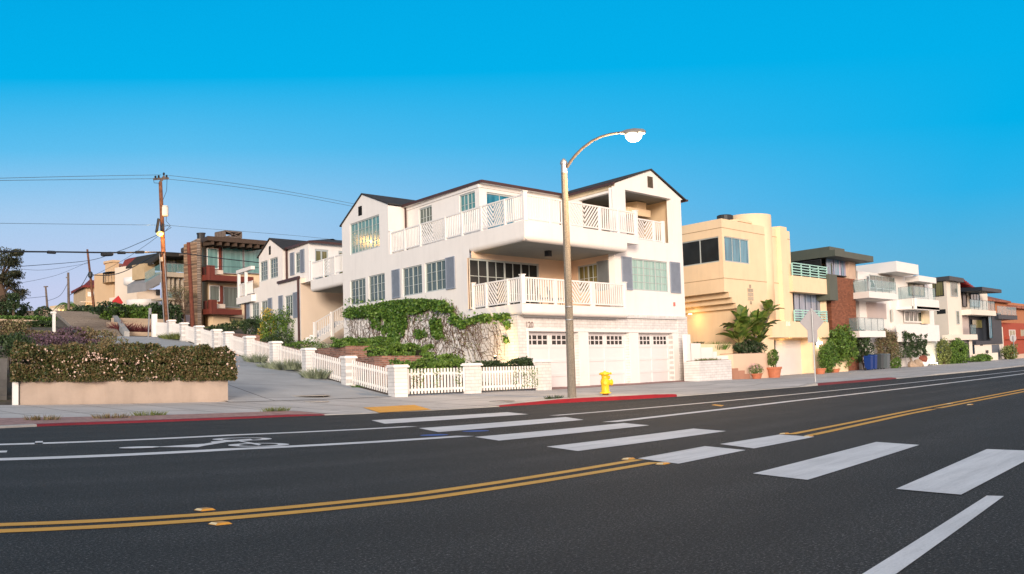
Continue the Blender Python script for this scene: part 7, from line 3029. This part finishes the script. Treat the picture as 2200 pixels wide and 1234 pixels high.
hb = FG.off(1.3)
u = (FG.at(1883, 780)[0] - FG.at(1861, 780)[0])
bin_(1867, 792, u * .25, .98, 'left blue wheelie bin, slightly in front of its twin', (.008, .035, .17), 1.6)
bin_(1876, 791, u * .25, 1.05, 'right blue wheelie bin, next to the grey ones', (.008, .035, .17))
bin_(1889, 791, u * .28, 1.1, 'dark grey wheelie bin next to the blue ones', (.045, .055, .06))
bin_(1902, 790, u * .30, 1.1, 'grey wheelie bin furthest from the blue ones', (.10, .12, .13))
# white planter and lounge chairs on the glass balcony
# stop sign seen from behind
ps = stand(2180, 776, 1.6)
f = Frame((ps.x, ps.y), (math.cos(-.9), math.sin(-.9)))
o = thing('stop_sign', 'back of an octagonal stop sign on a post at the far right', 'road sign', ps)
MB().tube([ps - UP * .2, f.pt(0, f.at(2181, 722)[1])], .06, 7).build('post', METAL, o)
zc_ = f.at(2181, 727)[1]
rr = .40
q = MB()
pts = [(math.cos(math.pi / 8 + k * math.pi / 4) * rr, math.sin(math.pi / 8 + k * math.pi / 4) * rr) for k in range(8)]
q.hexa([f.pt(x, zc_ + y, -.10) for x, y in pts], [f.pt(x, zc_ + y, -.07) for x, y in pts])
q.build('plate', SIGNM, o)
# wall lamps that are lit by the garage
p = FG.off(.1).pt(*FG.off(.1).at(1756, 738))
wl_ = thing('wall_lamp', 'bright lit wall lamp beside the yellow house garage', 'lamp', p)
MB().tube([p + Vector((-.1, 0, 0)), p + Vector((.55, -.1, 0))], .07, 10).build('lamp_tube', m_emit('white_lamp_tube', (1, .92, .75), 14), wl_)
MB().box(p.x - .18, p.x + .0, p.y + .02, p.y + .3, p.z - .12, p.z + .12).build('bracket', DARKM, wl_)


# ------------------------------------------------------------------ things standing on the balconies
def deck_chair(p, label, mat, s=1.0, rz=0.0):
    o = thing('balcony_chair', label, 'chair', p)
    c, sn = math.cos(rz), math.sin(rz)
    T = lambda x, y, z: p + Vector((x * c - y * sn, x * sn + y * c, z)) * s
    MB().hexa([T(-.28, -.25, .38), T(.28, -.25, .38), T(.28, .28, .36), T(-.28, .28, .36)], [T(-.28, -.25, .43), T(.28, -.25, .43), T(.28, .28, .41), T(-.28, .28, .41)]).build('seat', mat, o)
    MB().hexa([T(-.28, .26, .42), T(.28, .26, .42), T(.28, .30, .42), T(-.28, .30, .42)], [T(-.26, .45, 1.0), T(.26, .45, 1.0), T(.26, .49, 1.0), T(-.26, .49, 1.0)]).build('backrest', mat, o)
    for x, y in ((-.25, -.22), (.25, -.22), (.25, .25), (-.25, .25)):
        MB().tube([T(x, y, 0), T(x, y, .38)], .02 * s, 5).build('leg', mat, o)
    return o


for px, lab in ((1172, 'dark chair behind the middle balcony rail, left of the lamp post'), (1196, 'dark chair behind the middle balcony rail, close to the lamp post')):
    f = Frame((0, 31.3), (1, 0))
    p = f.pt(f.at(px, 640)[0], 3.935)
    deck_chair(p, lab, DARKM, 1.0, .4)
f = FG.off(.2)
zdk = FG.off(1.4).at(1866.5, 626)[1]
for px, lab in ((1874, 'left pale lounge chair behind the upper glass balcony'), (1890, 'right pale lounge chair behind the upper glass balcony')):
    deck_chair(f.pt(f.at(px, 615)[0], zdk + .005), lab, m_plain('pale_chair_fabric', (.5, .55, .56), .7), 1.15, .5)
f5 = FG.off(.5)
pw = f5.pt(f5.at(1853, 618)[0], zdk + .005)
o = thing('balcony_planter', 'white square planter at the left end of the upper glass balcony', 'planter', pw)
MB().hexa([pw + Vector(v) for v in ((-.4, -.4, 0), (.4, -.4, 0), (.4, .4, 0), (-.4, .4, 0))], [pw + Vector(v) for v in ((-.5, -.5, .75), (.5, -.5, .75), (.5, .5, .75), (-.5, .5, .75))]).build('pot', WHITE2, o)
